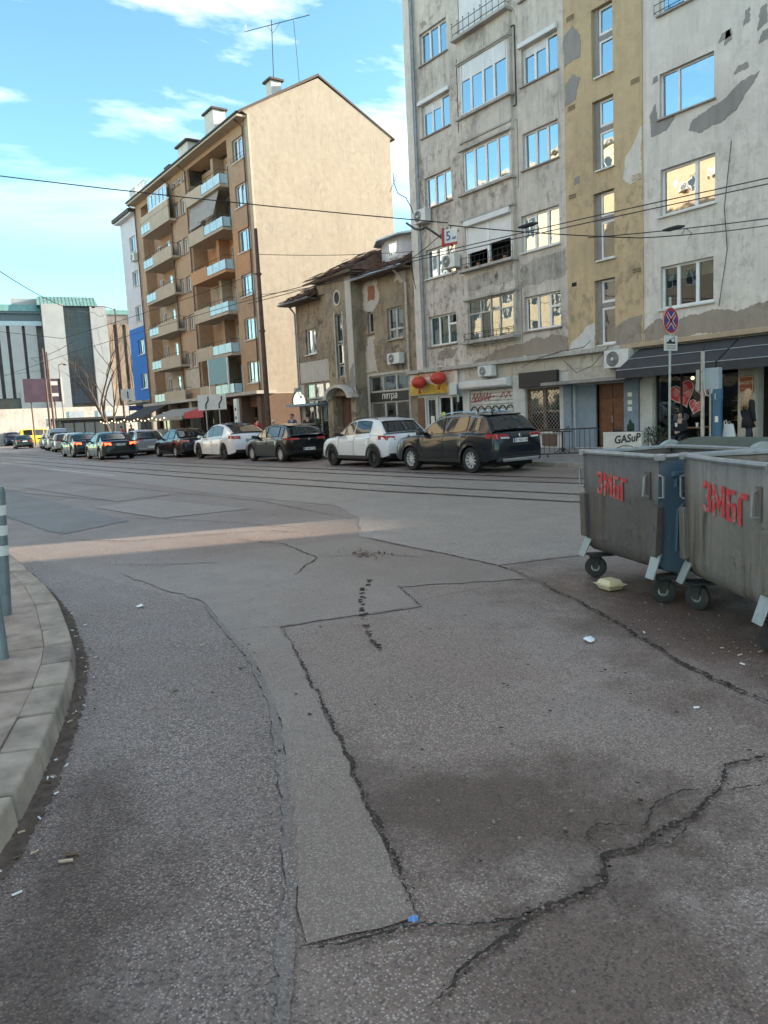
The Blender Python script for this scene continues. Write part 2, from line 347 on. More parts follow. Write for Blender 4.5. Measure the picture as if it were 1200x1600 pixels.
sheet('asphalt_patch', [(-24, 2.2), (-12.6, 2.7), (-13.4, 4.0), (-25, 3.8)], 0.0065, 'asphalt_dark', 0.04, 0.2, 9)

TAR_EDGE = [(-6.4, 2.5), (-4.68, 2.13), (-3.78, 1.84), (-2.74, 1.37), (-2.2, 1.09), (-1.72, .80), (-1.3, .42)]
def strip_mesh(mb, pts, w, z, seed, jit=0.5, step=0.05, wander=0.012):
    q = random.Random(seed); P = ragged(pts, wander, step, seed, close=False); L = []; n = len(P)
    for i in range(n):
        a = Vector(P[max(0, i - 1)]); b = Vector(P[min(n - 1, i + 1)]); d = (b - a).normalized(); nn = Vector((-d.y, d.x))
        t = i / max(1, n - 1); ww = (w if not isinstance(w, tuple) else w[0] + (w[1] - w[0]) * t) * (1 + q.uniform(-jit, jit)) * min(1, 0.15 + 6 * min(t, 1 - t))
        c = Vector(P[i]); L.append(((c + nn * ww / 2), (c - nn * ww / 2)))
    vs = []; fs = []
    for a, b in L: vs += [(a.x, a.y, z), (b.x, b.y, z)]
    for i in range(n - 1): fs.append((2 * i, 2 * i + 1, 2 * i + 3, 2 * i + 2))
    mb.add(vs, fs)
mb = MB(); strip_mesh(mb, TAR_EDGE, (.03, .055), .0098, 17, .3, .05, .007); mb.build('tar_seal', 'tar_seal', road)
cracks = [  # path, width, worn pale lip beside it
    ([(-5.23, 2.67), (-4.7, 2.48), (-4.16, 2.28), (-3.5, 2.02), (-2.97, 1.81), (-2.6, 1.66), (-2.27, 1.53), (-2.0, 1.42), (-1.8, 1.34)], (0.014, 0.026), 0.055),
    ([(-5.43, 2.27), (-5.23, 2.67), (-5.06, 3.3), (-4.93, 3.84)], 0.012, 0),
    ([(-4.93, 3.84), (-5.3, 3.98), (-5.67, 4.12)], 0.016, 0),
    ([(-5.06, 3.8), (-5.05, 4.5), (-5.04, 5.17)], 0.01, 0),
    ([(-1.93, 0.97), (-1.83, 1.16), (-1.78, 1.32), (-1.69, 1.42), (-1.61, 1.56), (-1.58, 1.66)], 0.022, 0),
    ([(-1.5, 1.12), (-1.55, 1.3), (-1.57, 1.52), (-1.6, 1.64), (-1.57, 1.76), (-1.55, 1.92), (-1.6, 2.0), (-1.66, 2.05), (-1.60, 2.2), (-1.62, 2.34), (-1.6, 2.52), (-1.63, 2.66), (-1.65, 2.79), (-1.75, 3.0), (-1.73, 3.09), (-1.68, 3.3), (-1.62, 3.6)], (0.03, 0.022), 0.05),
    ([(-1.66, 2.05), (-1.78, 2.12), (-1.80, 2.2), (-1.72, 2.28), (-1.67, 2.3), (-1.75, 2.5), (-1.74, 2.68), (-1.66, 2.76)], 0.014, 0.03),
    ([(-1.60, 2.2), (-1.55, 2.3), (-1.57, 2.45)], 0.012, 0), ([(-1.63, 2.8), (-1.56, 2.95), (-1.58, 3.1)], 0.012, 0),
    ([(-1.9, 3.78), (-2.2, 3.89), (-2.57, 4.03), (-3.1, 4.32), (-3.64, 4.61), (-4.3, 4.91), (-4.99, 5.21)], (0.04, 0.02), 0.09),
    ([(-4.99, 5.21), (-5.65, 5.43), (-6.53, 5.49), (-7.5, 5.54), (-8.47, 5.58)], 0.03, 0.06),
    ([(-5.7, 5.46), (-5.36, 6.6), (-5.0, 7.8)], 0.014, 0),
    ([(-12.0, 2.6), (-10.9, 3.2), (-10.6, 4.0), (-10.1, 5.0), (-9.2, 5.4)], 0.035, 0), ([(-9.9, 4.3), (-8.8, 4.6), (-7.6, 4.4), (-6.9, 3.7)], 0.03, 0), ([(-7.6, 4.4), (-7.3, 5.0), (-6.6, 5.2)], 0.02, 0),
    ([(-9.3, 2.4), (-8.6, 3.0), (-8.2, 3.5)], 0.03, 0), ([(-14, 4.0), (-12, 4.9), (-9.5, 5.6)], 0.03, 0), ([(-27, 5.7), (-20, 6.4), (-14, 6.9), (-10, 6.5)], 0.04, 0), ([(-30, 3.6), (-22, 4.0), (-17.2, 4.9)], 0.05, 0),
]
for i, (p, w, lip) in enumerate(cracks):
    if False:
        mb = MB(); strip_mesh(mb, p, lip * .5, 0.0105, 40 + i, 0.6, 0.035, 0.008); mb.build('crack_lip', 'crack_lip', road)
    w = (w[0] * .55, w[1] * .55) if isinstance(w, tuple) else w * .5; p = ragged(p, .018, .09, 300 + i, False)
    mb = MB(); strip_mesh(mb, p, w, 0.0135, 80 + i, 0.95, 0.016, 0.008); mb.build('crack', 'crack', road)
    cq = random.Random(200 + i); mb = MB(); mc = MB(); wm = max(w) if isinstance(w, tuple) else w   # crumbled edge: dark pits and pale chips
    for a, b in zip(p, p[1:]):
        L = math.hypot(b[0] - a[0], b[1] - a[1])
        if a[0] < -7: continue
        for k in range(int(L * 70)):
            t = cq.random(); x = a[0] + (b[0] - a[0]) * t + cq.gauss(0, wm * .9); y = a[1] + (b[1] - a[1]) * t + cq.gauss(0, wm * .9); rr = cq.uniform(.15, .5) * wm; n_ = 7
            (mb if cq.random() < .7 else mc).add([(x + rr * cq.uniform(.5, 1.3) * math.cos(j * .9), y + rr * cq.uniform(.5, 1.3) * math.sin(j * .9), .0142) for j in range(n_)], [tuple(range(n_))])
    if mb.v: tag(mb.build('crack_pits', 'crack', road), kind='stuff')
    if mc.v: tag(mc.build('crack_chips', 'crack_lip', road), kind='stuff')
# drips of dried tar in a dotted trail, and small spots
mb = MB(); q = random.Random(5)
def blot(mb, x, y, r, z=0.0125):
    n = 9; mb.add([(x + r * q.uniform(.6, 1.2) * math.cos(t * 6.283 / n), y + r * q.uniform(.6, 1.2) * math.sin(t * 6.283 / n), z) for t in range(n)], [tuple(range(n))])
path = [(-6.1, 4.1), (-5.7, 3.75), (-5.2, 3.4), (-4.9, 3.25), (-4.5, 3.0), (-4.1, 2.85)]
for a, b in zip(path, path[1:]):
    for k in range(9):
        t = q.random(); blot(mb, a[0] + (b[0] - a[0]) * t + q.gauss(0, .018), a[1] + (b[1] - a[1]) * t + q.gauss(0, .018), q.uniform(.008, .03))
for k in range(70): blot(mb, q.uniform(-5, -1.6), q.uniform(1.5, 4), q.uniform(.004, .014))
tag(mb.build('tar_spots', 'crack', road), kind='stuff')
# loose pale grit thrown along the gutter and over the worn lanes
mb = MB()
for k in range(900):
    x = q.uniform(-8, -1.2); y = q.uniform(1.0, 5.2); r = q.uniform(.003, .007)
    mb.add([(x - r, y - r, .012), (x + r, y - r * .6, .012), (x + r * .5, y + r, .012), (x, y, .012 + r * 1.2)], [(0, 1, 3), (1, 2, 3), (2, 0, 3)])
tag(mb.build('grit', 'crack_pale', road), kind='stuff')
# lane line rests
for (a, b, w) in (((-36, 7.5), (-27, 7.7), .10),):
    d = Vector((b[0] - a[0], b[1] - a[1])).normalized(); nn = Vector((-d.y, d.x)) * w / 2
    p = ragged([(a[0] + nn.x, a[1] + nn.y), (b[0] + nn.x, b[1] + nn.y), (b[0] - nn.x, b[1] - nn.y), (a[0] - nn.x, a[1] - nn.y)], .02, .3, 21)
    MB().add([(x, y, .009) for x, y in p], [tuple(range(len(p)))]).build('lane_line', 'white_line', road)
# tram rails: two tracks, each rail a steel head in a dark groove
def rail_path(o):
    return [(-150, 7.0 + o), (-80, 7.4 + o), (-50, 8.0 + o), (-35, 8.35 + o), (-23, 8.75 + o), (-13.4, 9.4 + o), (-8, 10.1 + o), (0, 11.4 + o), (14, 14.2 + o)]
for k, o in enumerate((0.0, 1.02, 2.75, 3.77)):
    mb = MB(); mb2 = MB(); P = ragged(rail_path(o), 0.0, 1.5, 3, False)
    strip_mesh(mb, P, 0.11, .0125, 60 + k, .5, .3, .02); strip_mesh(mb2, P, .05, .018, 61, .02, 1.5, 0)
    g = mb.build('rail_groove', 'crack_soft', road); mb2.build('rail', 'rail_steel', road)

# --- the near pavement corner with its kerb stones
KERB = [(-90, 1.9), (-60, 1.85), (-30, 1.78), (-14, 1.70), (-10.4, 1.62), (-8.03, 1.53), (-6.77, 1.42), (-5.55, 1.21), (-4.92, 1.05), (-4.45, .89), (-3.95, .71), (-3.46, .51), (-3.06, .32), (-2.62, .05), (-2.25, -.3), (-1.98, -.8), (-1.85, -1.4), (-1.8, -6), (-1.8, -30)]
def resample(path, steps):
    out = [Vector(path[0])]; i = 0; cur = Vector(path[0]); k = 0
    while i < len(path) - 1:
        need = steps(cur); 
        while i < len(path) - 1:
            seg = Vector(path[i + 1]) - cur
            if seg.length >= need: cur = cur + seg.normalized() * need; break
            need -= seg.length; cur = Vector(path[i + 1]); i += 1
        out.append(cur.copy())
    return out
kp = resample(KERB, lambda c: 0.47 if c.x > -7 and c.y > -2 else (1.0 if c.x > -20 and c.y > -6 else 8.0))
def offs(P, d):
    o = []
    for i, p in enumerate(P):
        t = (P[min(i + 1, len(P) - 1)] - P[max(i - 1, 0)]).normalized(); o.append(p + Vector((t.y, -t.x)) * d)
    return o
in0, in1, in2 = offs(kp, 0.005), offs(kp, 0.205), offs(kp, 0.56)
near = tag(MB().add([(p.x, p.y, .112) for p in offs(kp, 0.19)] + [(-12, -30, .112), (-90, -30, .112)], [tuple(range(len(kp) + 2))]).build('pavement', 'dirt'), 'street corner pavement with stone kerb and small pavers', None, None, 'structure')
def stone(a0, a1, b0, b1, z0, z1, gap=.015, slope=.018):
    mb = MB(); d = (a1 - a0).normalized() * gap
    lo = [a0 + d, a1 - d, b1 - d, b0 + d]; n0 = (b0 - a0).normalized() * slope; n1 = (b1 - a1).normalized() * slope
    hi = [a0 + d + n0, a1 - d + n1, b1 - d, b0 + d]; j = [rnd.uniform(-.009, .005) for _ in range(4)]
    mb.hexa([(p.x, p.y, z0) for p in lo] + [(p.x, p.y, z1 + j[k]) for k, p in enumerate(hi)]); return mb
for i in range(len(kp) - 1):
    if kp[i].x < -45 or kp[i].y < -8: continue
    stone(in0[i], in0[i + 1], in1[i], in1[i + 1], -.02, .135).build('kerb_stone', rnd.choice(('kerb_stone', 'kerb_stone_dark', 'kerb_stone_pale', 'kerb_stone')), near, bevel=.014)
    if kp[i].x > -12 and kp[i].y > -2: stone(in1[i], in1[i + 1], in2[i], in2[i + 1], .09, .132, .007, .0).build('slab', 'paver', near, bevel=.004)
pv = MB().box(-.098, .098, -.048, .048, -.03, .0).build('paver', 'paver', near, bevel=.004); pv.location = (-5.5, .3, .13)
for i in range(34):
    for j in range(11):
        x = -8.6 + i * .205 + (j % 2) * .1; y = .62 - j * .105 + .0
        c = Vector((x, y)); k = min(range(len(in2)), key=lambda t: (in2[t] - c).length); t = (in2[min(k + 1, len(in2) - 1)] - in2[k - 1]).normalized(); side = (c - in2[k]).dot(Vector((t.y, -t.x)))
        if side < .07 or (rnd.random() < .05): continue
        o = pv.copy(); col.objects.link(o); o.parent = near; o.location = (x, y, .128 + rnd.uniform(-.008, .004)); o.rotation_euler = (rnd.gauss(0, .02), rnd.gauss(0, .02), rnd.gauss(0, .03))
bpy.data.objects.remove(pv)

mb = MB(); strip_mesh(mb, [(v.x, v.y) for v in offs(kp, -.03) if -14 < v.x and v.y > -2], .075, .0072, 33, .35, .02, .006); mb.build('gutter_dirt', 'gutter_dirt', road)
# --- the far pavement under the house row
fp = tag(MB().prism([(-69.5, 16.08), (40, 16.08), (40, 24), (-69.5, 24)], 'z', -.03, .125).build('pavement', 'pavement'), 'far pavement along the house row', None, None, 'structure')
ks = MB().box(-.495, .495, -.09, .09, -.14, .0).build('kerb_stone', 'kerb_stone', fp, bevel=.012); ks.location = (-12, 15.99, .13)
for i in range(60):
    o = ks.copy(); col.objects.link(o); o.parent = fp; o.location = (-9.5 - i, 15.99 + rnd.uniform(-.01, .01), .131 + rnd.uniform(-.012, .006)); o.rotation_euler = (0, rnd.gauss(0, .006), rnd.gauss(0, .006))
bpy.data.objects.remove(ks)
sl = MB().box(-.293, .293, -.293, .293, -.05, 0).build('slab', 'pavement', fp, bevel=.004)
for i in range(24):
    for j in range(9):
        o = sl.copy(); col.objects.link(o); o.parent = fp; o.location = (-9.2 - i * .6, 16.4 + j * .6, .131 + rnd.uniform(-.004, .004)); o.rotation_euler = (rnd.gauss(0, .006), rnd.gauss(0, .006), 0)
bpy.data.objects.remove(sl)
# ------------------------------------------------------------------ building materials and window builder
plaster('grey_plaster', (0.64, 0.58, 0.52), (0.21, 0.187, 0.168), 0.7, 0.9, (0.36, 0.31, 0.27), 0.64)
plaster('pale_plaster', (0.70, 0.65, 0.60), (0.30, 0.27, 0.245), 0.35, 0.55, (0.42, 0.37, 0.33), 0.70)
plaster('yellow_plaster', (0.56, 0.425, 0.265), (0.30, 0.23, 0.16), 0.6, 0.6, (0.40, 0.33, 0.22), 0.69)
plaster('stained_plaster', (0.50, 0.46, 0.42), (0.15, 0.14, 0.13), 1.0, 1.0)
plaster('concrete_patch', (0.31, 0.292, 0.278), (0.17, 0.16, 0.155), 0.5, 0.6)
plaster('brown_patch', (0.33, 0.28, 0.235), (0.22, 0.18, 0.15), 0.5, 0.6)
plaster('white_patch', (0.62, 0.61, 0.59), (0.42, 0.40, 0.38), 0.4, 0.5)
plaster('gable_plaster', (0.385, 0.335, 0.28), (0.26, 0.215, 0.17), 0.35, 0.55, bump=0.6)
plaster('brown_plaster', (0.45, 0.315, 0.215), (0.26, 0.19, 0.145), 0.4, 0.5)
plaster('orange_plaster', (0.52, 0.30, 0.17), (0.34, 0.20, 0.13), 0.35, 0.4)
plaster('cream_plaster', (0.50, 0.43, 0.345), (0.33, 0.28, 0.22), 0.4, 0.5)
plaster('house_plaster', (0.37, 0.305, 0.225), (0.15, 0.118, 0.09), 0.9, 1.0, (0.27, 0.225, 0.185), 0.57, 0.7)
plaster('house_pale', (0.55, 0.53, 0.49), (0.38, 0.35, 0.31), 0.35, 0.5)
plaster('umber_paint', (0.16, 0.105, 0.08), (0.10, 0.07, 0.055), 0.3, 0.3)
plaster('white_paint', (0.62, 0.63, 0.68), (0.46, 0.46, 0.48), 0.25, 0.3)
plaster('blue_paint', (0.055, 0.20, 0.58), (0.04, 0.14, 0.40), 0.25, 0.3)
plaster('cornice', (0.48, 0.46, 0.43), (0.24, 0.21, 0.19), 0.6, 0.7)
plaster('tan_cornice', (0.46, 0.35, 0.25), (0.30, 0.23, 0.17), 0.4, 0.4)
plaster('cream_tile', (0.52, 0.48, 0.41), (0.30, 0.26, 0.22), 0.5, 0.6)
plaster('white_tile', (0.60, 0.60, 0.58), (0.36, 0.34, 0.32), 0.4, 0.5)
plaster('blue_grey_paint', (0.25, 0.31, 0.37), (0.16, 0.19, 0.22), 0.4, 0.4)
plaster('warm_far', (0.72, 0.60, 0.43), (0.44, 0.36, 0.26), 0.3, 0.3)
plaster('white_far', (0.76, 0.71, 0.64), (0.5, 0.47, 0.43), 0.3, 0.3)
plaster('peach_far', (0.62, 0.42, 0.28), (0.44, 0.3, 0.2), 0.3, 0.3)
flat('pvc', (0.72, 0.73, 0.74), 0.35, var=0.06); flat('old_frame', (0.50, 0.47, 0.43), 0.7, var=0.2, vs=8); flat('brown_frame', (0.12, 0.07, 0.045), 0.55, var=0.25)
flat('metal_frame', (0.42, 0.43, 0.42), 0.45, 0.4); flat('sill_metal', (0.30, 0.255, 0.23), 0.6, 0.2, var=0.25); flat('sill_white', (0.62, 0.62, 0.60), 0.5)
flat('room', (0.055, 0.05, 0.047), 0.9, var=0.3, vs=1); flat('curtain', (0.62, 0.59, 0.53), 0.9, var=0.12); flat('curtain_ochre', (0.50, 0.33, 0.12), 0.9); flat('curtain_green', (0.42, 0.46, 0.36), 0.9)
flat('shutter_white', (0.66, 0.665, 0.67), 0.5, var=0.07); flat('shutter_grey', (0.13, 0.14, 0.16), 0.5); flat('wrought_iron', (0.05, 0.045, 0.045), 0.6, 0.3); flat('pipe_metal', (0.22, 0.25, 0.29), 0.5, 0.4, var=0.25, vs=6)
flat('pipe_pale', (0.46, 0.40, 0.34), 0.6, 0.2, var=0.3, vs=6); flat('vent_hole', (0.02, 0.018, 0.016), 0.9); flat('black_metal', (0.022, 0.022, 0.024), 0.5, 0.2); flat('dark_awning', (0.045, 0.043, 0.047), 0.85, var=0.15, bump=0.2, bs=90)
flat('cable', (0.018, 0.017, 0.017), 0.6); flat('ac_white', (0.62, 0.62, 0.60), 0.45, var=0.1, vs=5); flat('ac_fan', (0.05, 0.052, 0.055), 0.6); flat('zinc', (0.42, 0.47, 0.52), 0.4, 0.5, var=0.15)
flat('brick_red', (0.30, 0.13, 0.08), 0.9, var=0.3, vs=20); flat('balcony_blue', (0.42, 0.60, 0.70), 0.18, var=0.10); flat('awning_red', (0.42, 0.06, 0.06), 0.8, var=0.2); flat('fabric_grey', (0.30, 0.29, 0.28), 0.9, var=0.15); flat('fabric_teal', (0.22, 0.38, 0.42), 0.9, var=0.15, vs=6)
glass('glass', 0.50); glass('glass_soft', 0.22, (0.62, 0.64, 0.62)); glass('glass_shop', 0.10, (0.55, 0.56, 0.55))

def wall(mb, x0, x1, z0, z1, y, ops=(), depth=0.2):
    """front sheet at y with openings and their reveals"""
    xs = sorted({x0, x1, *[min(max(t, x0), x1) for o in ops for t in o[:2]]}); zs = sorted({z0, z1, *[min(max(t, z0), z1) for o in ops for t in o[2:4]]})
    for a, b in zip(xs, xs[1:]):
        run = None
        for c, d in zip(zs, zs[1:]):
            hole = any(o[0] < (a + b) / 2 < o[1] and o[2] < (c + d) / 2 < o[3] for o in ops)
            if hole:
                if run: mb.quad((a, y, run[0]), (b, y, run[0]), (b, y, run[1]), (a, y, run[1])); run = None
            else: run = (run[0], d) if run else (c, d)
        if run: mb.quad((a, y, run[0]), (b, y, run[0]), (b, y, run[1]), (a, y, run[1]))
    for o in ops:
        a, b, c, d = o[:4]; e = y + (o[4] if len(o) > 4 else depth)
        mb.quad((a, y, c), (a, e, c), (a, e, d), (a, y, d)); mb.quad((b, y, c), (b, y, d), (b, e, d), (b, e, c))
        mb.quad((a, y, c), (b, y, c), (b, e, c), (a, e, c)); mb.quad((a, y, d), (a, e, d), (b, e, d), (b, y, d))

def pleat(mb, x0, x1, y, z0, z1, amp=.025, per=.09):
    n = max(6, int((x1 - x0) / per * 4)); ph = rnd.uniform(0, 6)
    mb.grid(lambda u, v: (x0 + (x1 - x0) * u, y + amp * math.sin(ph + u * (x1 - x0) / per * 6.283) * (.7 + .3 * v), z0 + (z1 - z0) * v), n, 1)

def window(parent, x0, x1, z0, z1, y=22.0, splits=(.34, .67), fr='pvc', d=.16, gm='glass', sill='sill_metal', rooms=None, cur=None, transom=None, bars=None, fw=.072, blind=None, label=None):
    """one window: frame mesh with pane, sill, curtain as sub-parts; transom {pane: z fraction}"""
    g = y + d; mb = MB()
    mb.box(x0, x0 + fw, g - .035, g + .035, z0, z1); mb.box(x1 - fw, x1, g - .035, g + .035, z0, z1)
    mb.box(x0 + fw, x1 - fw, g - .035, g + .035, z0, z0 + fw * 1.2); mb.box(x0 + fw, x1 - fw, g - .035, g + .035, z1 - fw, z1)
    cuts = [x0 + fw] + [x0 + (x1 - x0) * s for s in splits] + [x1 - fw]; panes = []
    for i, c in enumerate(cuts[1:-1]): mb.box(c - fw * .75, c + fw * .75, g - .042, g + .03, z0 + fw * 1.2, z1 - fw)
    for i in range(len(cuts) - 1):
        a = cuts[i] + (fw * .75 if i else 0); b = cuts[i + 1] - (fw * .75 if i < len(cuts) - 2 else 0); lo, hi = z0 + fw * 1.2, z1 - fw
        zs = [lo, hi]
        if transom and i in transom:
            t = lo + (hi - lo) * transom[i]; mb.box(a, b, g - .04, g + .03, t - fw * .6, t + fw * .6); zs = [lo, t, hi]
        for k in range(len(zs) - 1): panes.append((a, b, zs[k] + (fw * .6 if k else 0), zs[k + 1] - (fw * .6 if k < len(zs) - 2 else 0)))
    w = mb.build('window', fr, parent)
    if label: w['label'] = label
    for a, b, c, e in panes:
        j = [rnd.uniform(-.011, .011) for _ in range(4)]
        MB().quad((a, g + j[0], c), (b, g + j[1], c), (b, g + j[1] + j[2], e), (a, g + j[0] + j[2], e)).build('pane', gm, w, recalc=False)
    if sill: MB().box(x0 - .07, x1 + .07, y - .09, g - .04, z0 - .05, z0 - .004).build('sill', sill, w)
    if cur:
        mb = MB()
        if cur[0] == 'full': pleat(mb, x0 + .05, x1 - .05, g + .16, z0 + .02, z1 - .02)
        elif cur[0] == 'sides': pleat(mb, x0 + .05, x0 + .05 + (x1 - x0) * .28, g + .16, z0 + .02, z1 - .02); pleat(mb, x1 - .05 - (x1 - x0) * .25, x1 - .05, g + .16, z0 + .02, z1 - .02)
        elif cur[0] == 'top': mb.box(x0 + .05, x1 - .05, g + .10, g + .11, z0 + (z1 - z0) * (1 - cur[2]), z1 - .02)
        elif cur[0] == 'part': pleat(mb, x0 + (x1 - x0) * cur[2], x0 + (x1 - x0) * cur[3], g + .16, z0 + .02, z1 - .02)
        mb.build('curtain', cur[1], w)
    if blind:   # roller shutter let down over the upper part, outside the glass
        for i in range(len(cuts) - 1):
            if i not in blind[1]: continue
            MB().box(cuts[i] + .03, cuts[i + 1] - .03, g - .034, g - .02, z1 - (z1 - z0) * blind[0], z1 - .03).build('roller_blind', blind[2], w)
    if rooms is not None:
        e = g + 1.3; a, b, c, f = x0 - .3, x1 + .3, z0 - .5, z1 + .35
        rooms.quad((a, e, c), (b, e, c), (b, e, f), (a, e, f)); rooms.quad((a, g + .04, c), (a, e, c), (a, e, f), (a, g + .04, f)); rooms.quad((b, g + .04, c), (b, e, c), (b, e, f), (b, g + .04, f))
        rooms.quad((a, g + .04, c), (b, g + .04, c), (b, e, c), (a, e, c)); rooms.quad((a, g + .04, f), (b, g + .04, f), (b, e, f), (a, e, f))
    if bars == 'rail':
        mb = MB(); mb.tube([(x0 - .1, y - .12, z0 + .30), (x1 + .1, y - .12, z0 + .30)], .012); mb.tube([(x0 - .1, y - .12, z0 + .08), (x1 + .1, y - .12, z0 + .08)], .012)
        for k in range(5): t = x0 - .1 + (x1 - x0 + .2) * k / 4; mb.tube([(t, y - .12, z0), (t, y - .12, z0 + .33)], .008); mb.tube([(t, y, z0 + .08), (t, y - .12, z0 + .08)], .008)
        mb.build('window_rail', 'wrought_iron', w)
    return w

def ac_unit(loc, rz, label, group, w=.82, h=.56, d=.32, two=False):
    r = empty('air_conditioner', loc, rz, label, 'air conditioner', group)
    MB().box(-w / 2, w / 2, -d, 0, 0, h).build('casing', 'ac_white', r, local=True, bevel=.02)
    c = (-w * .14, -d - .004, h / 2)
    fan = MB().lathe([(0.0, 0), (h * .42, 0), (h * .44, .008)], 24, c, 'y').build('fan_grille', 'ac_fan', r, local=True)
    mb = MB()
    for k in range(5):
        rr = h * (.10 + .075 * k); mb.tube([(c[0] + rr * math.cos(t * .3927), c[1] - .012, c[2] + rr * math.sin(t * .3927)) for t in range(17)], .006, 4, False)
    mb.build('grille_ring', 'ac_white', fan, local=True)
    MB().lathe([(0, -.03), (h * .09, -.03), (h * .09, 0)], 12, c, 'y').build('fan_hub', 'ac_white', r, local=True)
    mb = MB()
    for s in (-.3, .3): mb.box(w * s - .02, w * s + .02, -d, .09, -.035, -.002); mb.box(w * s - .02, w * s + .02, .05, .09, -.3, -.035)
    mb.build('bracket', 'metal_frame', r, local=True)
    return r

def blotch(parent, pts, y, m, name='plaster_patch', amp=.05, seed=1, th=.012):
    p = ragged(ragged(pts, amp, .3, seed), amp * .45, .06, seed + 1)
    return MB().prism(p, 'y', y - th, y + .001).build(name, m, parent)
# ------------------------------------------------------------------ the grey apartment house with the ochre stair strip
YF = 22.0
gx0, gx1, GTOP = -27.8, -4.6, 22.4
grey = empty('apartment_house', (gx0, YF, .125), 0, 'tall weathered grey apartment house with an ochre stair strip and flaking plaster', 'building')
rooms = MB()
S = [4.57, 7.50, 10.46, 13.40, 16.32, 19.25]              # sill heights of the storeys
ops_l, ops_r, ops_y = [], [], []
def gw(ops, x0, x1, z0, z1, **k):
    ops.append((x0, x1, z0, z1)); return window(grey, x0, x1, z0, z1, YF + k.pop('dy', 0), rooms=rooms, **k)
# first window column
gw(ops_l, -26.92, -25.06, 4.57, 5.87, gm='glass_soft', transom={2: .68}, cur=('part', 'curtain_green', .3, .62))
gw(ops_l, -26.95, -24.98, 7.50, 8.75, fr='pvc', sill='sill_white', cur=('part', 'curtain', 0.02, .3))
gw(ops_l, -26.82, -25.06, 10.46, 11.74, cur=('full', 'curtain'))
gw(ops_l, -26.85, -25.02, 13.40, 14.72, blind=(.28, (0, 1), 'shutter_white'))
gw(ops_l, -26.80, -25.05, 16.30, 17.58)
gw(ops_l, -26.80, -25.05, 19.25, 20.55)
# third column
gw(ops_l, -21.08, -19.29, 4.57, 5.85, gm='glass_soft', transom={2: .62}, cur=('part', 'curtain_ochre', .67, .98), sill='sill_metal')
gw(ops_l, -21.15, -19.28, 7.50, 8.85, gm='glass', sill='sill_white', fw=.08)
gw(ops_l, -20.98, -19.27, 10.46, 11.76)
gw(ops_l, -20.95, -19.23, 13.40, 14.70, blind=(.24, (0, 1), 'shutter_white'))
gw(ops_l, -20.95, -19.23, 16.32, 17.6)
gw(ops_l, -20.95, -19.23, 19.25, 20.5)
# right hand flat behind the stair strip
gw(ops_r, -15.12, -13.31, 4.57, 5.90, gm='glass_soft', splits=(.31, .67), cur=('top', 'curtain_green', .33), sill='sill_white', bars=None)
gw(ops_r, -15.12, -13.28, 7.44, 8.86, splits=(.64,), sill='sill_white', cur=('top', 'curtain', .2))
gw(ops_r, -15.15, -13.33, 10.38, 11.70, splits=(.33,), fw=.05)
gw(ops_r, -15.15, -13.33, 13.40, 14.70, splits=(.45,), bars='rail')
gw(ops_r, -15.15, -13.33, 16.32, 17.6)
for z in S[:5]: gw(ops_r, -10.3, -8.5, z, z + 1.3); gw(ops_r, -7.2, -5.6, z, z + 1.3)
# stair windows, a tall and a short light one over the other
YS = YF - .04
for z0, zm, z1 in ((3.70, 5.02, 5.88), (6.55, 7.90, 8.76), (9.50, 10.80, 11.73), (12.46, 13.68, 14.62), (15.38, 16.6, 17.5), (18.3, 19.5, 20.4)):
    ops_y.append((-17.72, -16.86, z0 - .02, z1 + .02, .24))
    for a, b in ((z0, zm - .06), (zm + .1, z1)):
        window(grey, -17.52, -16.87, a, b, YS, (), d=.2, gm='glass', sill='sill_white' if a == z0 else None, rooms=rooms, cur=('full', 'curtain') if z0 < 4 else None)
    MB().box(-17.72, -17.52, YS + .13, YS + .26, z0 - .02, z1 + .02).build('reveal_board', 'concrete_patch', grey)
    MB().box(-17.52, -16.86, YS + .15, YS + .24, zm - .06, zm + .1).build('spandrel', 'concrete_patch', grey)
# bay with glazed-in balconies, standing proud of the wall
bx0, bx1, YB = -24.3, -21.4, YF - .16
ops_b = []
mbw = MB(); wall(mbw, gx0, -18.92, 3.56, GTOP, YF, ops_l + [(bx0 + .05, bx1 - .05, 4.4, GTOP - .5)], .24)
mbw.quad((gx0, YF, 3.56), (gx0, YF, GTOP), (gx0, YF + 11, GTOP), (gx0, YF + 11, 3.56)); mbw.quad((gx0, YF, 0), (gx0, YF, 3.56), (gx0, YF + 11, 3.56), (gx0, YF + 11, 0))
mbw.quad((gx0, YF + 11, 0), (gx1, YF + 11, 0), (gx1, YF + 11, GTOP), (gx0, YF + 11, GTOP)); mbw.quad((gx1, YF, 0), (gx1, YF + 11, 0), (gx1, YF + 11, GTOP), (gx1, YF, GTOP))
mbw.build('wall', 'grey_plaster', grey, recalc=False)
mbr = MB(); wall(mbr, -15.75, gx1, 3.56, GTOP, YF, ops_r, .24); mbr.build('wall', 'pale_plaster', grey, recalc=False)
mby = MB(); wall(mby, -18.92, -15.75, 3.6, GTOP, YS, ops_y, .24)
mby.quad((-18.92, YS, 3.6), (-18.92, YF, 3.6), (-18.92, YF, GTOP), (-18.92, YS, GTOP)); mby.quad((-15.75, YS, 3.6), (-15.75, YS, GTOP), (-15.75, YF, GTOP), (-15.75, YF, 3.6))
mby.build('stair_wall', 'yellow_plaster', grey, recalc=False)
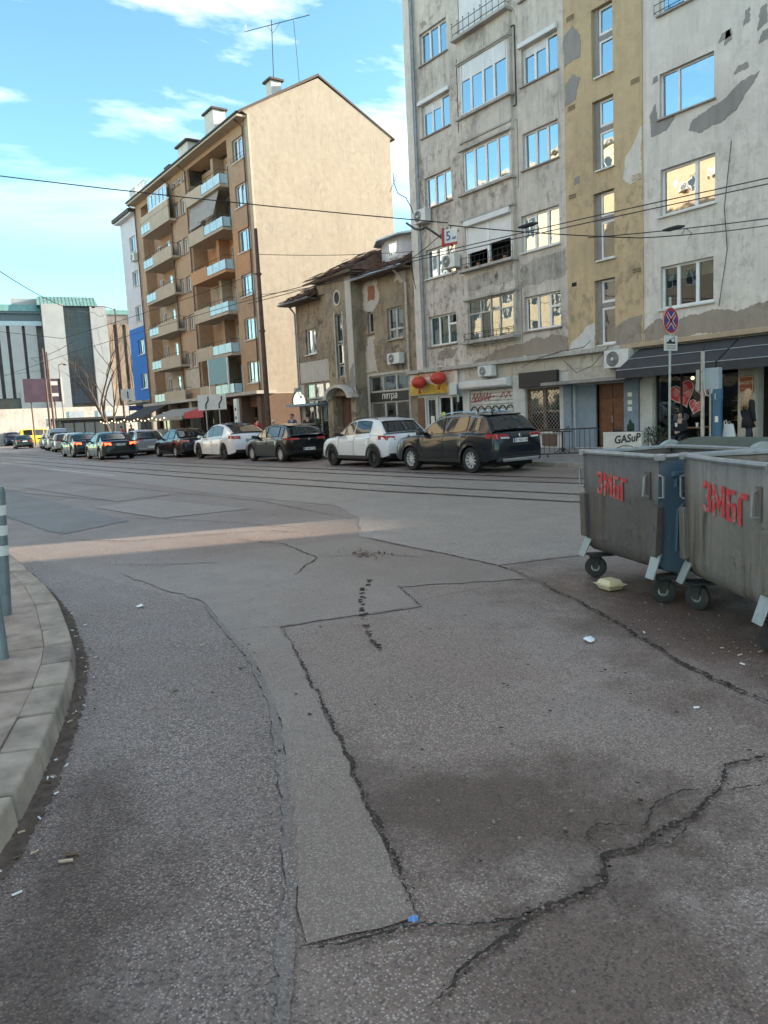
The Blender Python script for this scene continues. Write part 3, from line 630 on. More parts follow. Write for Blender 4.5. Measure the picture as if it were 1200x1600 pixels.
for i, (z0, z1) in enumerate(((4.52, 6.12), (7.42, 9.28), (10.44, 12.02), (13.38, 15.32), (16.34, 18.3), (19.3, 21.2))):
    ops_b.append((-24.14, -21.52, z0, z1, .2))
    if i == 0: w = window(grey, -24.14, -21.52, z0, z1, YB, (.28, .5, .7), fr='old_frame', gm='glass_soft', d=.1, fw=.04, transom={0: .68, 1: .68, 2: .68, 3: .68}, rooms=rooms, sill=None, bars='rail', cur=('part', 'curtain_green', .7, .95))
    elif i == 1:   # open balcony with two white roller blinds half down
        o = MB(); o.box(-24.14, -24.06, YB + .04, YB + .14, z0, z1); o.box(-22.9, -22.78, YB + .04, YB + .14, z0, z1); o.box(-21.6, -21.52, YB + .04, YB + .14, z0, z1); w = o.build('window', 'pvc', grey)
        MB().box(-24.06, -22.9, YB + .07, YB + .10, z0 + .62, z1 - .2).build('roller_blind', 'shutter_white', w); MB().box(-22.78, -21.6, YB + .07, YB + .10, z0 + .78, z1 - .2).build('roller_blind', 'shutter_white', w)
        MB().box(-24.14, -21.52, YB - .12, YB + .10, z1 - .2, z1 + .02).build('blind_box', 'shutter_white', w, bevel=.02)
        rooms.box(-24.14, -21.52, YB + 1.2, YB + 1.25, z0, z1); rooms.box(-24.14, -21.52, YB + .2, YB + 1.2, z0 - .04, z0); rooms.box(-24.14, -21.52, YB + .2, YB + 1.2, z1, z1 + .04)
        mb = MB()
        for z in (z0 + .2, z0 + .45): mb.tube([(-24.3, YB - .1, z), (-21.4, YB - .1, z)], .012)
        for k in range(12): x = -24.3 + 2.9 * k / 11; mb.tube([(x, YB - .1, z0 - .05), (x, YB - .1, z0 + .45)], .008)
        mb.build('balcony_rail', 'wrought_iron', w)
        q = MB()
        for k in range(4): q.lathe([(0, 0), (.06, 0), (.08, .13), (0, .13)], 8, (-24.1 + k * .75, YB - .05, z0))
        q.build('flower_pot', 'brick_red', w)
    elif i == 3: w = window(grey, -24.14, -21.52, z0, z1, YB, (.24, .5, .73), d=.05, rooms=rooms, sill=None, blind=(.34, (0, 1, 2, 3), 'shutter_white'))
    elif i == 4:
        w = MB().box(-24.1, -22.85, YB + .02, YB + .06, z0, z1).box(-22.8, -21.55, YB + .02, YB + .06, z0, z1).build('balcony_screen', 'shutter_white', grey)
        mb = MB(); 
        for z in (z0 + .12, z0 + .42): mb.tube([(-24.3, YB - .2, z), (-21.35, YB - .2, z), (-21.35, YB, z)], .014)
        for k in range(10):
            x = -24.3 + 2.95 * k / 9; mb.tube([(x, YB - .2, z0), (x, YB - .2, z0 + .5)], .01); mb.lathe([(0, .5), (.03, .53), (0, .58)], 6, (x, YB - .2, z0))
        mb.build('balcony_rail', 'wrought_iron', w)
    else: w = window(grey, -24.14, -21.52, z0, z1, YB, (.25, .5, .75), d=.1, rooms=rooms, sill=None, cur=('full', 'curtain') if i == 2 else None)
    p = .26 if i in (0, 1, 4) else .14
    MB().box(bx0 - .08, bx1 + .08, YB - p, YF - .002, z0 - .13, z0 - .02).build('ledge', 'cornice', grey, bevel=.015)
    if i in (0, 1, 2, 3): MB().box(bx0 - .04, bx1 + .03, YB - .1, YF - .002, z1 + .03, z1 + .12).build('hood', 'cornice', grey, bevel=.015)
    if i in (3, 4): MB().box(bx0, bx1 + .02, YB - .05, YB, z0 - 1.04, z0 - .96).build('string_course', 'cornice', grey)
mb = MB(); wall(mb, bx0, bx1, 4.32, GTOP - .3, YB, ops_b, .22)
for x in (bx0, bx1): mb.quad((x, YB, 4.32), (x, YF, 4.32), (x, YF, GTOP - .3), (x, YB, GTOP - .3))
mb.quad((bx0, YB, 4.32), (bx1, YB, 4.32), (bx1, YF, 4.32), (bx0, YF, 4.32)); mb.quad((bx0, YB, GTOP - .3), (bx1, YB, GTOP - .3), (bx1, YF, GTOP - .3), (bx0, YF, GTOP - .3))
mb.build('bay_wall', 'grey_plaster', grey, recalc=False)
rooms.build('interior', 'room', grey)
MB().prism([(gx0 - .3, YF - .55), (gx1 + .3, YF - .55), (gx1 + .3, YF + 11.4), (gx0 - .3, YF + 11.4)], 'z', GTOP, GTOP + .35).build('roof', 'cornice', grey)
# ledges above the shops
MB().box(-28.3, -16.45, YF - .34, YF - .001, 3.44, 3.6).build('cornice', 'cornice', grey, bevel=.02)
MB().box(-16.45, gx1, YF - .34, YF - .001, 3.44, 3.60).build('cornice', 'tan_cornice', grey, bevel=.02)
# roller shutter boxes over windows, vents, downpipe
for a, b, z in ((-27.0, -24.95, 14.74), (-21.05, -19.2, 14.72)): MB().box(a, b, YF - .12, YF - .002, z, z + .17).build('shutter_box', 'shutter_white', grey, bevel=.02)
for x, z in ((-18.76, 14.70), (-18.77, 11.80), (-18.78, 8.86), (-16.17, 11.74), (-16.14, 8.80), (-16.15, 5.87), (-16.17, 14.7), (-18.76, 17.6)):
    v = MB().box(x, x + .32, YS - .004, YS + .01, z, z + .17).build('vent', 'vent_hole', grey)
    for k in range(4): MB().box(x - .01, x + .33, YS - .022, YS - .006, z + k * .05 - .004, z + k * .05 + .018).build('slat', 'yellow_plaster', v)
MB().box(-18.72, -18.5, YS - .004, YS + .01, 5.86, 6.0).build('vent', 'vent_hole', grey)
pm = MB(); pm.tube([(-27.12, YF - .12, 3.7), (-27.12, YF - .12, 19.0), (-27.3, YF - .12, 19.4), (-27.7, YF - .3, 19.8), (-27.7, YF - .3, GTOP)], .055, 10)
dp = pm.build('downpipe', 'pipe_metal', grey, smooth=True)
for z in (4.6, 6.6, 8.6, 10.6, 12.6, 14.6, 16.6, 18.6): MB().lathe([(.066, 0), (.066, .05)], 10, (-27.12, YF - .12, z)).build('pipe_clip', 'pipe_metal', dp)
mb = MB(); mb.box(-27.8, -27.35, YF - .07, YF - .001, 3.6, GTOP); mb.build('corner_pier', 'pale_plaster', grey)
# broken plaster: grey cement repairs and flaked places
blotch(grey, [(-14.15, 9.75), (-13.75, 9.55), (-13.1, 9.62), (-12.6, 9.85), (-12.15, 10.35), (-11.95, 10.62), (-12.5, 10.55), (-13.0, 10.25), (-13.5, 10.15), (-14.0, 10.0)], YF, 'concrete_patch', seed=2)
blotch(grey, [(-15.45, 9.95), (-14.9, 9.98), (-14.6, 10.3), (-15.2, 10.35), (-15.3, 10.9), (-15.5, 10.6)], YF, 'concrete_patch', seed=3, amp=.04)
for i, (x, z, a, b) in enumerate(((-11.9, 12.0, .14, .3), (-11.8, 11.5, .2, .16), (-12.5, 10.9, .22, .1), (-12.9, 11.9, .12, .2), (-12.35, 12.2, .1, .22), (-15.3, 11.6, .1, .1), (-13.0, 11.95, .2, .12))): blotch(grey, [(x - a, z - b), (x + a, z - b * .6), (x + a * .8, z + b), (x - a * .5, z + b * .8)], YF, 'concrete_patch', seed=10 + i, amp=.05)
blotch(grey, [(-15.74, 3.62), (-11.5, 3.62), (-8, 3.65), (-8, 4.6), (-10, 4.35), (-11.3, 4.4), (-12.6, 4.18), (-13.5, 4.32), (-14.4, 4.2), (-15.2, 4.3), (-15.74, 4.0)], YF, 'brown_patch', seed=21, amp=.07)
blotch(grey, [(-18.9, 13.3), (-18.2, 13.4), (-18.2, 14.1), (-18.5, 14.5), (-18.88, 14.3)], YS, 'concrete_patch', seed=22, amp=.05)
blotch(grey, [(-18.9, 12.0), (-18.4, 12.1), (-18.2, 12.7), (-18.5, 12.95), (-18.88, 12.7)], YS, 'concrete_patch', seed=23, amp=.05)
blotch(grey, [(-18.55, 9.3), (-18.3, 9.3), (-18.3, 9.55), (-18.5, 9.55)], YS, 'concrete_patch', seed=24, amp=.03)
blotch(grey, [(-16.5, 8.95), (-16.2, 8.7), (-15.78, 8.8), (-15.78, 10.4), (-16.1, 9.9), (-16.4, 9.6)], YS, 'pale_plaster', seed=25, amp=.04)
blotch(grey, [(-18.9, 3.62), (-17.75, 3.62), (-17.75, 4.5), (-18.1, 4.4), (-18.4, 4.1), (-18.75, 3.95)], YS, 'white_patch', seed=26, amp=.05)
blotch(grey, [(-16.85, 3.62), (-15.8, 3.62), (-15.8, 4.5), (-16.3, 4.45), (-16.85, 4.2)], YS, 'brown_patch', seed=27, amp=.05)
blotch(grey, [(-24.2, 3.62), (-18.95, 3.62), (-18.95, 4.1), (-19.8, 4.3), (-20.8, 4.25), (-21.6, 4.15), (-22.6, 4.05), (-23.4, 3.8)], YF, 'brown_patch', seed=28, amp=.09)
blotch(grey, [(-26.4, 3.95), (-25.3, 4.0), (-25.0, 4.35), (-25.9, 4.4), (-26.3, 4.25)], YF, 'brown_patch', seed=29, amp=.07)
blotch(grey, [(-21.2, 6.3), (-19.0, 6.35), (-19.0, 7.3), (-19.6, 7.2), (-20.5, 7.25), (-21.2, 7.1)], YF, 'stained_plaster', seed=30, amp=.10)
blotch(grey, [(-24.1, 6.6), (-21.5, 6.6), (-21.5, 7.2), (-22.8, 7.1), (-24.1, 7.0)], YB, 'stained_plaster', seed=31, amp=.10)
# ---- shops on the ground floor
flat('sign_yellow', (0.55, 0.37, 0.05), .6, var=.35, vs=3); flat('sign_cream', (0.62, 0.52, 0.44), .6, var=.3, vs=2); flat('red_letter', (0.50, 0.035, 0.03), .5); flat('yellow_letter', (0.75, 0.50, 0.04), .5); flat('lantern_red', (0.50, 0.05, 0.03), .55, var=.15)
flat('steel_blue', (0.17, 0.26, 0.33), .5, .2); flat('door_wood', (0.155, 0.06, 0.03), .45, var=.3, vs=5); flat('black_letter', (0.02, 0.02, 0.022), .6); flat('orange_sign', (0.36, 0.09, 0.03), .5); flat('cream_letter', (0.75, 0.62, 0.5), .5)
flat('heart_red', (0.52, 0.035, 0.05), .45, var=.2, vs=30); flat('heart_pink', (0.62, 0.18, 0.17), .5); flat('heart_white', (0.75, 0.68, 0.66), .5); flat('paper', (0.72, 0.72, 0.68), .8); flat('lime_paper', (0.55, 0.62, 0.12), .8)
YG = YF - .1
gops = [(-27.22, -26.55, .62, 2.3), (-26.37, -24.72, .62, 2.36), (-24.3, -21.7, .14, 2.5), (-21.06, -19.34, .72, 2.38), (-18.62, -16.41, .14, 2.36), (-15.3, -12.42, .2, 2.6), (-11.86, -9.0, .14, 2.6), (-8.5, -5.5, .5, 2.5)]
mb = MB(); wall(mb, gx0, gx1, .1, 3.44, YG, [(*g, .35) for g in gops], .35); mb.build('shop_wall', 'white_tile', grey, recalc=False)
ri = MB()
for a, b, c, d in gops: ri.box(a - .2, b + .2, YF + 2.6, YF + 2.7, .1, 3.2); ri.quad((a - .2, YF + .2, 3.2), (b + .2, YF + .2, 3.2), (b + .2, YF + 2.6, 3.2), (a - .2, YF + 2.6, 3.2)); ri.quad((a - .2, YF + .2, .14), (b + .2, YF + .2, .14), (b + .2, YF + 2.6, .14), (a - .2, YF + 2.6, .14)); ri.quad((a - .2, YF + .2, .14), (a - .2, YF + 2.6, .14), (a - .2, YF + 2.6, 3.2), (a - .2, YF + .2, 3.2)); ri.quad((b + .2, YF + .2, .14), (b + .2, YF + 2.6, .14), (b + .2, YF + 2.6, 3.2), (b + .2, YF + .2, 3.2))
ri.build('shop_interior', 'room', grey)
# stone cladding tiles above the shop fronts
for i in range(15):
    x = -24.5 + i * .56
    for z0, z1 in ((2.92, 3.43),) if x < -19.2 else ((2.52, 2.95), (2.97, 3.43)):
        if x + .55 < -15.9: MB().box(x, x + .552, YG - .022 - rnd.uniform(0, .006), YG - .003, z0, z1).build('tile', 'cream_tile', grey, bevel=.003)
for i in range(6): MB().box(-21.7, -21.08, YG - .02, YG - .003, .15 + i * .45, .59 + i * .45).build('tile', 'white_tile', grey, bevel=.003); MB().box(-19.33, -19.08, YG - .02, YG - .003, .15 + i * .38, .52 + i * .38).build('tile', 'white_tile', grey, bevel=.003)
# restaurant front
window(grey, -27.22, -26.55, .62, 2.3, YG, (), rooms=None, d=.12, gm='glass_shop', sill='sill_white'); window(grey, -26.37, -24.72, .62, 2.36, YG, (.5,), d=.12, gm='glass_shop', sill='sill_white')
MB().box(-27.78, -27.32, YG - .03, YG + .02, .13, 2.35).build('door', 'door_wood', grey)
for x, z, m in ((-27.0, 1.15, 'paper'), (-26.25, 1.3, 'lime_paper'), (-25.3, 1.2, 'lime_paper')): MB().box(x, x + .26, YG + .08, YG + .084, z, z + .36).build('notice', m, grey)
sg = MB().box(-28.2, -24.9, YG - .12, YG - .04, 2.47, 3.42).build('shop_sign', 'sign_cream', grey, bevel=.01)
MB().prism([(-28.17, 2.49), (-24.93, 2.49), (-24.93, 2.75), (-25.6, 2.92), (-26.3, 2.82), (-27.0, 3.02), (-27.6, 2.9), (-28.17, 3.0)], 'y', YG - .128, YG - .121).build('sign_picture', 'sign_yellow', sg)
text('КИТАЙСКИ  РЕСТОРАНТ', .2, 'red_letter', 'sign_lettering', sg, (-26.55, YG - .123, 3.30)); text('СИ К ЛАН', .26, 'yellow_letter', 'sign_lettering', sg, (-25.9, YG - .131, 2.80), sx=1.15); text('АВТЕНТИЧНА КИТАЙСКА КУХНЯ', .13, 'yellow_letter', 'sign_lettering', sg, (-26.6, YG - .131, 2.58), sx=1.2)
for x, z, y, lb in ((-27.0, 3.02, YG - .52, 'red paper lantern beside the drainpipe end of the restaurant sign'), (-25.65, 3.12, YG - .52, 'red paper lantern over the yellow lettering of the restaurant sign')):
    r = empty('lantern', (x, y, z - .3), 0, lb, 'lantern', 'red lanterns on the restaurant sign')
    MB().lathe([(.08, .02), (.24, .1), (.34, .22), (.36, .3), (.34, .38), (.24, .5), (.08, .56)], 20).build('shade', 'lantern_red', r, local=True, smooth=True)
    MB().lathe([(0, .55), (.1, .55), (.1, .6), (0, .6)], 10).lathe([(0, 0), (.1, 0), (.1, .04), (0, .04)], 10).build('cap', 'sign_yellow', r, local=True); MB().tube([(0, 0, .6), (0, 0, .74), (0, .4, .74)], .012).build('hook', 'black_metal', r, local=True)
    MB().lathe([(.02, -.2), (.06, -.16), (.05, 0), (0, 0)], 10).build('tassel', 'red_letter', r, local=True)
# roller shutter, box and scrawls
sh = MB()
for i in range(15): z = .16 + i * .155; sh.prism([(YG + .10, z), (YG + .07, z + .02), (YG + .06, z + .07), (YG + .07, z + .13), (YG + .10, z + .15)], 'x', -24.28, -21.72)
shut = sh.build('roller_shutter', 'white_tile', grey)
rb = MB().prism([(YG - .3, 2.62), (YG - .3, 2.86), (YG - .02, 2.92), (YG - .02, 2.56), (YG - .24, 2.56)], 'x', -24.6, -21.75).build('shutter_box', 'shutter_white', grey)
for k in range(3): MB().box(-24.6, -21.75, YG - .312, YG - .301, 2.64 + k * .075, 2.69 + k * .075).build('slat', 'shutter_white', rb)
def scrawl(parent, pts, y, r, m, name='graffiti'):
    mb = MB()
    for p in pts: mb.tube([(a, y + .002 * math.sin(i), b) for i, (a, b) in enumerate(p)], r, 5)
    return mb.build(name, m, parent)
arcs = []
for k in range(6):
    cx = -24.05 + k * .42; arcs.append([(cx - .19, .9)] + [(cx - .19 * math.cos(t * .52), 1.62 + .2 * math.sin(t * .52)) for t in range(7)] + [(cx + .19, .9)])
scrawl(shut, arcs, YG + .05, .022, 'black_letter')
scrawl(shut, [[(-24.2 + .1 * k + (.08 if k % 2 else 0), 2.05 + (.3 if k % 2 else 0)) for k in range(12)], [(-22.5, 2.1), (-22.3, 2.35), (-22.2, 2.1), (-22.0, 2.36), (-21.9, 2.1)], [(-24.2, 2.0), (-22.8, 2.22)]], YG + .05, .016, 'red_letter')
# barred shop with black board sign
MB().box(-21.22, -19.3, YG - .2, YG - .03, 2.42, 3.0).build('shop_sign', 'black_metal', grey, bevel=.02)
w = window(grey, -21.06, -19.34, .72, 2.38, YG, (.52,), fr='brown_frame', gm='glass_shop', d=.14, sill='sill_white', fw=.1)
mb = MB()
for k in range(-6, 12):
    a = -21.0 + k * .16
    for s in (1, -1):
        pts = [(a, .85), (a + 1.5, 2.35)] if s > 0 else [(a + 1.5, .85), (a, 2.35)]
        (xa, za), (xb, zb) = pts; cl = [(x, z) for x, z in [(xa + (xb - xa) * t / 15, za + (zb - za) * t / 15) for t in range(16)] if -21.0 < x < -19.4]
        if len(cl) > 1: mb.tube([(cl[0][0], YG + .06, cl[0][1]), (cl[-1][0], YG + .06, cl[-1][1])], .006, 4)
mb.build('security_grille', 'pipe_pale', w)
MB().box(-20.2, -19.5, YG - .05, YG + .0, .2, .62).build('cellar_hatch', 'umber_paint', grey)
# entrance: pilasters, canopy, wooden door
MB().box(-19.06, -18.7, YG - .12, YG - .003, .13, 2.4).build('pilaster', 'blue_grey_paint', grey); MB().box(-18.62, -17.72, YG + .05, YG + .12, .13, 2.4).build('entrance_wall', 'blue_grey_paint', grey); MB().box(-16.41, -15.84, YG - .12, YG - .003, .13, 2.42).build('pilaster', 'blue_grey_paint', grey); MB().box(-15.82, -15.34, YG - .06, YG - .003, .13, 2.42).build('pilaster', 'white_tile', grey)
MB().box(-19.5, -15.8, YG - .85, YG - .003, 2.41, 2.53).build('entrance_canopy', 'concrete_patch', grey, bevel=.015)
dr = MB().box(-17.7, -16.43, YG + .2, YG + .26, .13, 2.36).build('door', 'door_wood', grey)
for x in (-17.66, -17.04): 
    for z0, z1 in ((.25, 1.0), (1.1, 1.75), (1.85, 2.3)): MB().box(x, x + .56, YG + .175, YG + .199, z0, z1).build('door_panel', 'door_wood', dr, bevel=.015)
MB().tube([(-17.1, YG + .15, 1.0), (-17.1, YG + .15, 1.25)], .015).build('handle', 'metal_frame', dr); MB().box(-16.62, -16.46, YG + .15, YG + .172, 1.72, 1.82).build('notice', 'paper', dr)
scrawl(grey, [[(-18.98, 1.0), (-18.8, 1.15), (-18.97, 1.3), (-18.8, 1.4), (-18.95, 1.5)], [(-18.98, 1.6), (-18.8, 1.7), (-18.97, 1.8), (-18.8, 1.9), (-18.9, 2.0)]], YG - .124, .01, 'metal_frame'); scrawl(grey, [[(-18.98, .82), (-18.9, .92), (-18.88, .8), (-18.82, .93), (-18.76, .8)]], YG - .124, .012, 'black_letter')
for z in (1.86, 1.6, 1.38): MB().box(-16.25, -16.08, YG - .126, YG - .121, z, z + .14).build('notice', 'paper', grey)
# bakery cafe front
w = window(grey, -15.28, -12.44, .2, 2.6, YG, (.32, .72), fr='black_metal', gm='glass_shop', d=.12, sill=None, fw=.05)
MB().box(-12.42, -11.88, YG - .05, YG - .003, .13, 2.9).build('pilaster', 'cream_tile', grey)
bs = MB().box(-12.37, -11.93, YG - .1, YG - .053, 1.78, 2.26).build('shop_sign', 'orange_sign', grey, bevel=.01)
text('BAGETI', .14, 'cream_letter', 'sign_lettering', bs, (-12.15, YG - .103, 2.06)); text('bakery & cafe', .05, 'cream_letter', 'sign_lettering', bs, (-12.15, YG - .103, 1.90))
mb = MB()
for a, b, c, d in ((-12.36, -11.94, 2.23, 2.245), (-12.36, -11.94, 1.795, 1.81), (-12.36, -12.345, 1.81, 2.23), (-11.955, -11.94, 1.81, 2.23)): mb.box(a, b, YG - .104, YG - .1, c, d)
mb.build('sign_border', 'cream_letter', bs)
def heart(cx, cz, s, rot):
    P = []
    for k in range(28):
        t = 2 * math.pi * k / 28; x = 16 * math.sin(t) ** 3 / 32; z = (13 * math.cos(t) - 5 * math.cos(2 * t) - 2 * math.cos(3 * t) - math.cos(4 * t)) / 32
        P.append((cx + s * (x * math.cos(rot) - z * math.sin(rot)), cz + s * (x * math.sin(rot) + z * math.cos(rot))))
    return P
for cx, cz, s, rot in ((-14.35, 1.86, .92, .35), (-13.62, 1.98, .58, .1), (-13.88, 1.44, .5, -.3)):
    h = MB().prism(heart(cx, cz, s, rot), 'y', YG + .095, YG + .105).build('heart_sticker', 'heart_red', w)
    mb = MB(); mb.tube([(x, YG + .092, z) for x, z in heart(cx, cz, s * .97, rot) + heart(cx, cz, s * .97, rot)[:1]], .012, 4)
    for k in range(3): a = rot + k * 2.1; mb.tube([(cx, YG + .092, cz), (cx + s * .42 * math.cos(a), YG + .092, cz + s * .36 * math.sin(a))], .01, 4)
    mb.build('heart_outline', 'heart_white', h)
    for k in range(4): a = rot + .9 + k * 1.7; MB().lathe([(0, 0), (s * .14, 0)], 10, (cx + s * .22 * math.cos(a), YG + .09, cz + s * .2 * math.sin(a)), 'y').build('heart_dot', 'heart_pink', h)
flat('bulb', (0.9, 0.7, 0.4), .4, emit=((1.0, 0.72, 0.38), 1.6))
for x in (-14.5,): bl = MB().lathe([(0, -.06), (.04, -.045), (.06, 0), (.04, .045), (0, .06)], 12, (x, YF + .8, 2.35)).build('pendant_lamp', 'bulb', grey, smooth=True); MB().tube([(x, YF + .8, 2.44), (x, YF + .8, 3.1)], .008).build('lamp_cord', 'cable', bl)
sf = empty('bakery_shelf', (-12.95, YF + .62, .14), 0, 'wooden bread shelf inside the bakery window', 'shelf')
for z in (.5, .95, 1.25, 1.55): MB().box(-13.0, -12.42, YF + .5, YF + .8, z, z + .03).build('board', 'cream_letter', sf); 
for x in (-12.98, -12.44): MB().box(x - .02, x + .02, YF + .5, YF + .8, .14, 1.6).build('upright', 'door_wood', sf)
mb = MB()
for k in range(9): mb.lathe([(0, -.05), (.05, -.03), (.06, .02), (0, .06)], 8, (-12.9 + (k % 3) * .18, YF + .62, 1.04 + (k // 3) * .3))
tag(mb.build('bread', 'sign_yellow', sf), kind='stuff')
# awnings
def awning(x0, x1, label):
    r = empty('awning', (x0, YG, 2.5), 0, label, 'awning', 'dark awnings over the bakery')
    MB().hexa([(x0, YG - 1.25, 2.66), (x1, YG - 1.25, 2.66), (x1, YG - .02, 3.36), (x0, YG - .02, 3.36), (x0, YG - 1.25, 2.69), (x1, YG - 1.25, 2.69), (x1, YG - .02, 3.40), (x0, YG - .02, 3.40)]).build('canopy', 'dark_awning', r)
    MB().box(x0, x1, YG - 1.275, YG - 1.255, 2.44, 2.68).build('valance', 'dark_awning', r)
    for x in (x0 + .01, x1 - .01): MB().add([(x, YG - 1.25, 2.64), (x, YG - .02, 3.34), (x, YG - .02, 2.66)], [(0, 1, 2)]).build('side_flap', 'dark_awning', r)
    for z, yy in ((2.69, YG - 1.255), (3.05, YG - .64)): MB().tube([(x0, yy, z + .015), (x1, yy, z + .015)], .014).build('trim_bar', 'metal_frame', r)
    for x in (x0 + .2, x1 - .2): MB().tube([(x, YG - 1.2, 2.62), (x, YG - .04, 2.75)], .018).build('arm', 'metal_frame', r)
awning(-15.85, -12.42, 'dark sloping awning over the bakery window with red hearts'); awning(-12.36, -8.6, 'dark sloping awning over the doorway past the BAGETI sign')
# air conditioners on this front
ac_unit((-16.5, YG - .05, 2.84), 0, 'white air conditioner with a big dark fan standing on the entrance canopy ledge', 'air conditioners', .98, .60, .36)
ac_unit((-22.9, YG - .1, 3.0), 0, 'small white air conditioner under the ledge above the roller shutter', 'air conditioners', .8, .42, .3)
ac_unit((-24.9, YG - .2, 2.36), R(-35), 'white air conditioner turned sideways at the end of the restaurant sign', 'air conditioners', .75, .5, .3)
ac_unit((-26.75, YF - .1, 9.85), 0, 'white air conditioner beside the drainpipe high on the grey house', 'air conditioners', .8, .55, .34)
ac_unit((-24.95, YF - .1, 7.62), 0, 'white air conditioner at the edge of the open balcony on the grey house', 'air conditioners', .8, .55, .34)
# cables pinned to the wall
for pts in ([(-14.35, 6.75), (-14.2, 6.9), (-14.0, 6.7), (-14.2, 6.45), (-14.4, 6.7), (-14.2, 6.9), (-14.0, 6.72), (-14.18, 6.4), (-14.1, 5.2), (-13.9, 4.3), (-13.4, 3.65)], [(-12.75, 9.0), (-12.95, 7.2), (-12.85, 6), (-13.1, 4.4)], [(-21.0, 3.2), (-20, 3.5), (-19, 3.62), (-18.2, 3.7), (-17.9, 3.9)], [(-18.9, 3.3), (-18.3, 2.8), (-17.6, 3.0), (-17.1, 3.4), (-16.9, 3.6)], [(-24.3, 13.3), (-23.2, 13.2), (-22.2, 13.05), (-21.5, 13.3)]):
    MB().tube([(x, YF - .36 if z < 3.64 else YF - .05, z) for x, z in pts], .011, 5).build('wall_cable', 'cable', grey)
MB().tube([(-27.3, YF - .2, 10.0), (-27.35, YF - .35, 10.6), (-27.6, YF - .45, 11.1), (-28.1, YF - .5, 11.4), (-28.35, YF - .5, 11.9), (-28.4, YF - .5, 12.4)], .02).tube([(-28.7, YF - .5, 11.6), (-28.1, YF - .5, 12.2)], .012).build('wall_aerial', 'cable', grey)
# ------------------------------------------------------------------ the old two-storey house
house = empty('old_house', (-38.8, YF, .125), 0, 'crumbling brown two-storey house with a ragged tiled roof and stair bay', 'building')
hx0, hx1, HE = -38.8, -27.86, 8.35
roomsh = MB(); ops = []
def hw(x0, x1, z0, z1, y=YF, **k):
    ops.append((x0, x1, z0, z1)); return window(house, x0, x1, z0, z1, y, rooms=roomsh, **k)
hw(-37.85, -36.75, 5.22, 6.6, splits=(.5,), fr='pvc', sill='sill_white')
hw(-31.7, -31.2, 5.7, 6.72, splits=(), fr='old_frame', gm='glass_soft')
hw(-30.05, -28.8, 5.2, 6.68, splits=(.5,), fr='old_frame', gm='glass_soft', transom={0: .3, 1: .3}, cur=('full', 'curtain'))
sops = [(-38.2, -35.3, .3, 3.62), (-31.75, -28.45, .14, 3.6)]
mb = MB(); wall(mb, hx0, hx1, .1, HE, YF, ops + [(*s, .3) for s in sops], .22)
mb.quad((hx0, YF, .1), (hx0, YF + 9, .1), (hx0, YF + 9, HE), (hx0, YF, HE)); mb.quad((hx0, YF + 9, .1), (hx1, YF + 9, .1), (hx1, YF + 9, HE), (hx0, YF + 9, HE))
mb.build('wall', 'house_plaster', house, recalc=False)
for a, b, c, d in sops: roomsh.box(a, b, YF + 2.2, YF + 2.3, .1, d)
# stair bay
vx0, vx1, YV = -34.6, -32.12, 21.4
bops = [(-33.75, -33.05, 3.72, 6.85, .2)]
mb = MB(); wall(mb, vx0, vx1, 2.75, 8.62, YV, bops, .2)
for x in (vx0, vx1): mb.quad((x, YV, 2.75), (x, YF, 2.75), (x, YF, 8.62), (x, YV, 8.62))
mb.quad((vx0, YV, 2.75), (vx1, YV, 2.75), (vx1, YF, 2.75), (vx0, YF, 2.75)); mb.build('bay_wall', 'house_plaster', house, recalc=False)
for z0, z1 in ((3.72, 4.3), (4.36, 5.4), (5.46, 6.85)): window(house, -33.75, -33.05, z0, z1, YV, (), fr='old_frame', gm='glass_soft', d=.14, sill=None, fw=.05)
roomsh.box(-34.0, -32.8, YV + .5, YV + .55, 3.6, 7.0)
for a, b in ((-33.83, -33.75), (-33.05, -32.97)): MB().box(a, b, YV - .03, YV - .002, 3.66, 6.95).build('window_surround', 'house_pale', house)
MB().box(-32.62, -32.12, YV - .04, YV - .002, 2.75, 8.5).build('pilaster', 'house_pale', house)
ov = MB().lathe([(.3, -.05), (.4, -.05), (.4, 0), (.3, 0), (.3, -.05)], 24, (0, 0, 0), 'y'); ov.v = [(x * .85 - 33.4, y + YV, z + 7.66) for x, y, z in ov.v]; ov.build('oval_window', 'house_pale', house, smooth=True)
ov = MB().lathe([(0, 0), (.3, 0)], 24, (0, 0, 0), 'y'); ov.v = [(x * .85 - 33.4, YV - .012, z + 7.66) for x, y, z in ov.v]; ov.build('oval_pane', 'room', house)
roomsh.build('interior', 'room', house)
# arched porch under the bay
MB().box(vx0 - .1, -34.25, YV - .1, YF, .12, 2.75).build('porch_pier', 'house_plaster', house); MB().box(-32.5, vx1 + .1, YV - .1, YF, .12, 2.75).build('porch_pier', 'house_plaster', house)
A = [(-34.75, 2.62)] + [(-33.4 - 1.0 * math.cos(t * math.pi / 10), 2.62 + .55 * math.sin(t * math.pi / 10)) for t in range(11)] + [(-31.95, 2.62), (-31.95, 2.76), (-32.2, 2.76)] + [(-33.4 + 1.18 * math.cos(t * math.pi / 10), 2.72 + .6 * math.sin(t * math.pi / 10)) for t in range(11)] + [(-34.75, 2.76)]
MB().prism(A, 'y', YV - .42, YV - .002).build('porch_arch', 'house_pale', house)
MB().box(-34.25, -32.5, YF - .1, YF - .003, .13, 2.74).build('door', 'umber_paint', house); MB().box(-33.6, -32.7, YF - .14, YF - .103, .13, 2.35).build('door_leaf', 'red_letter', house).data.materials[0] = flat('maroon', (0.10, 0.022, 0.02), .6)
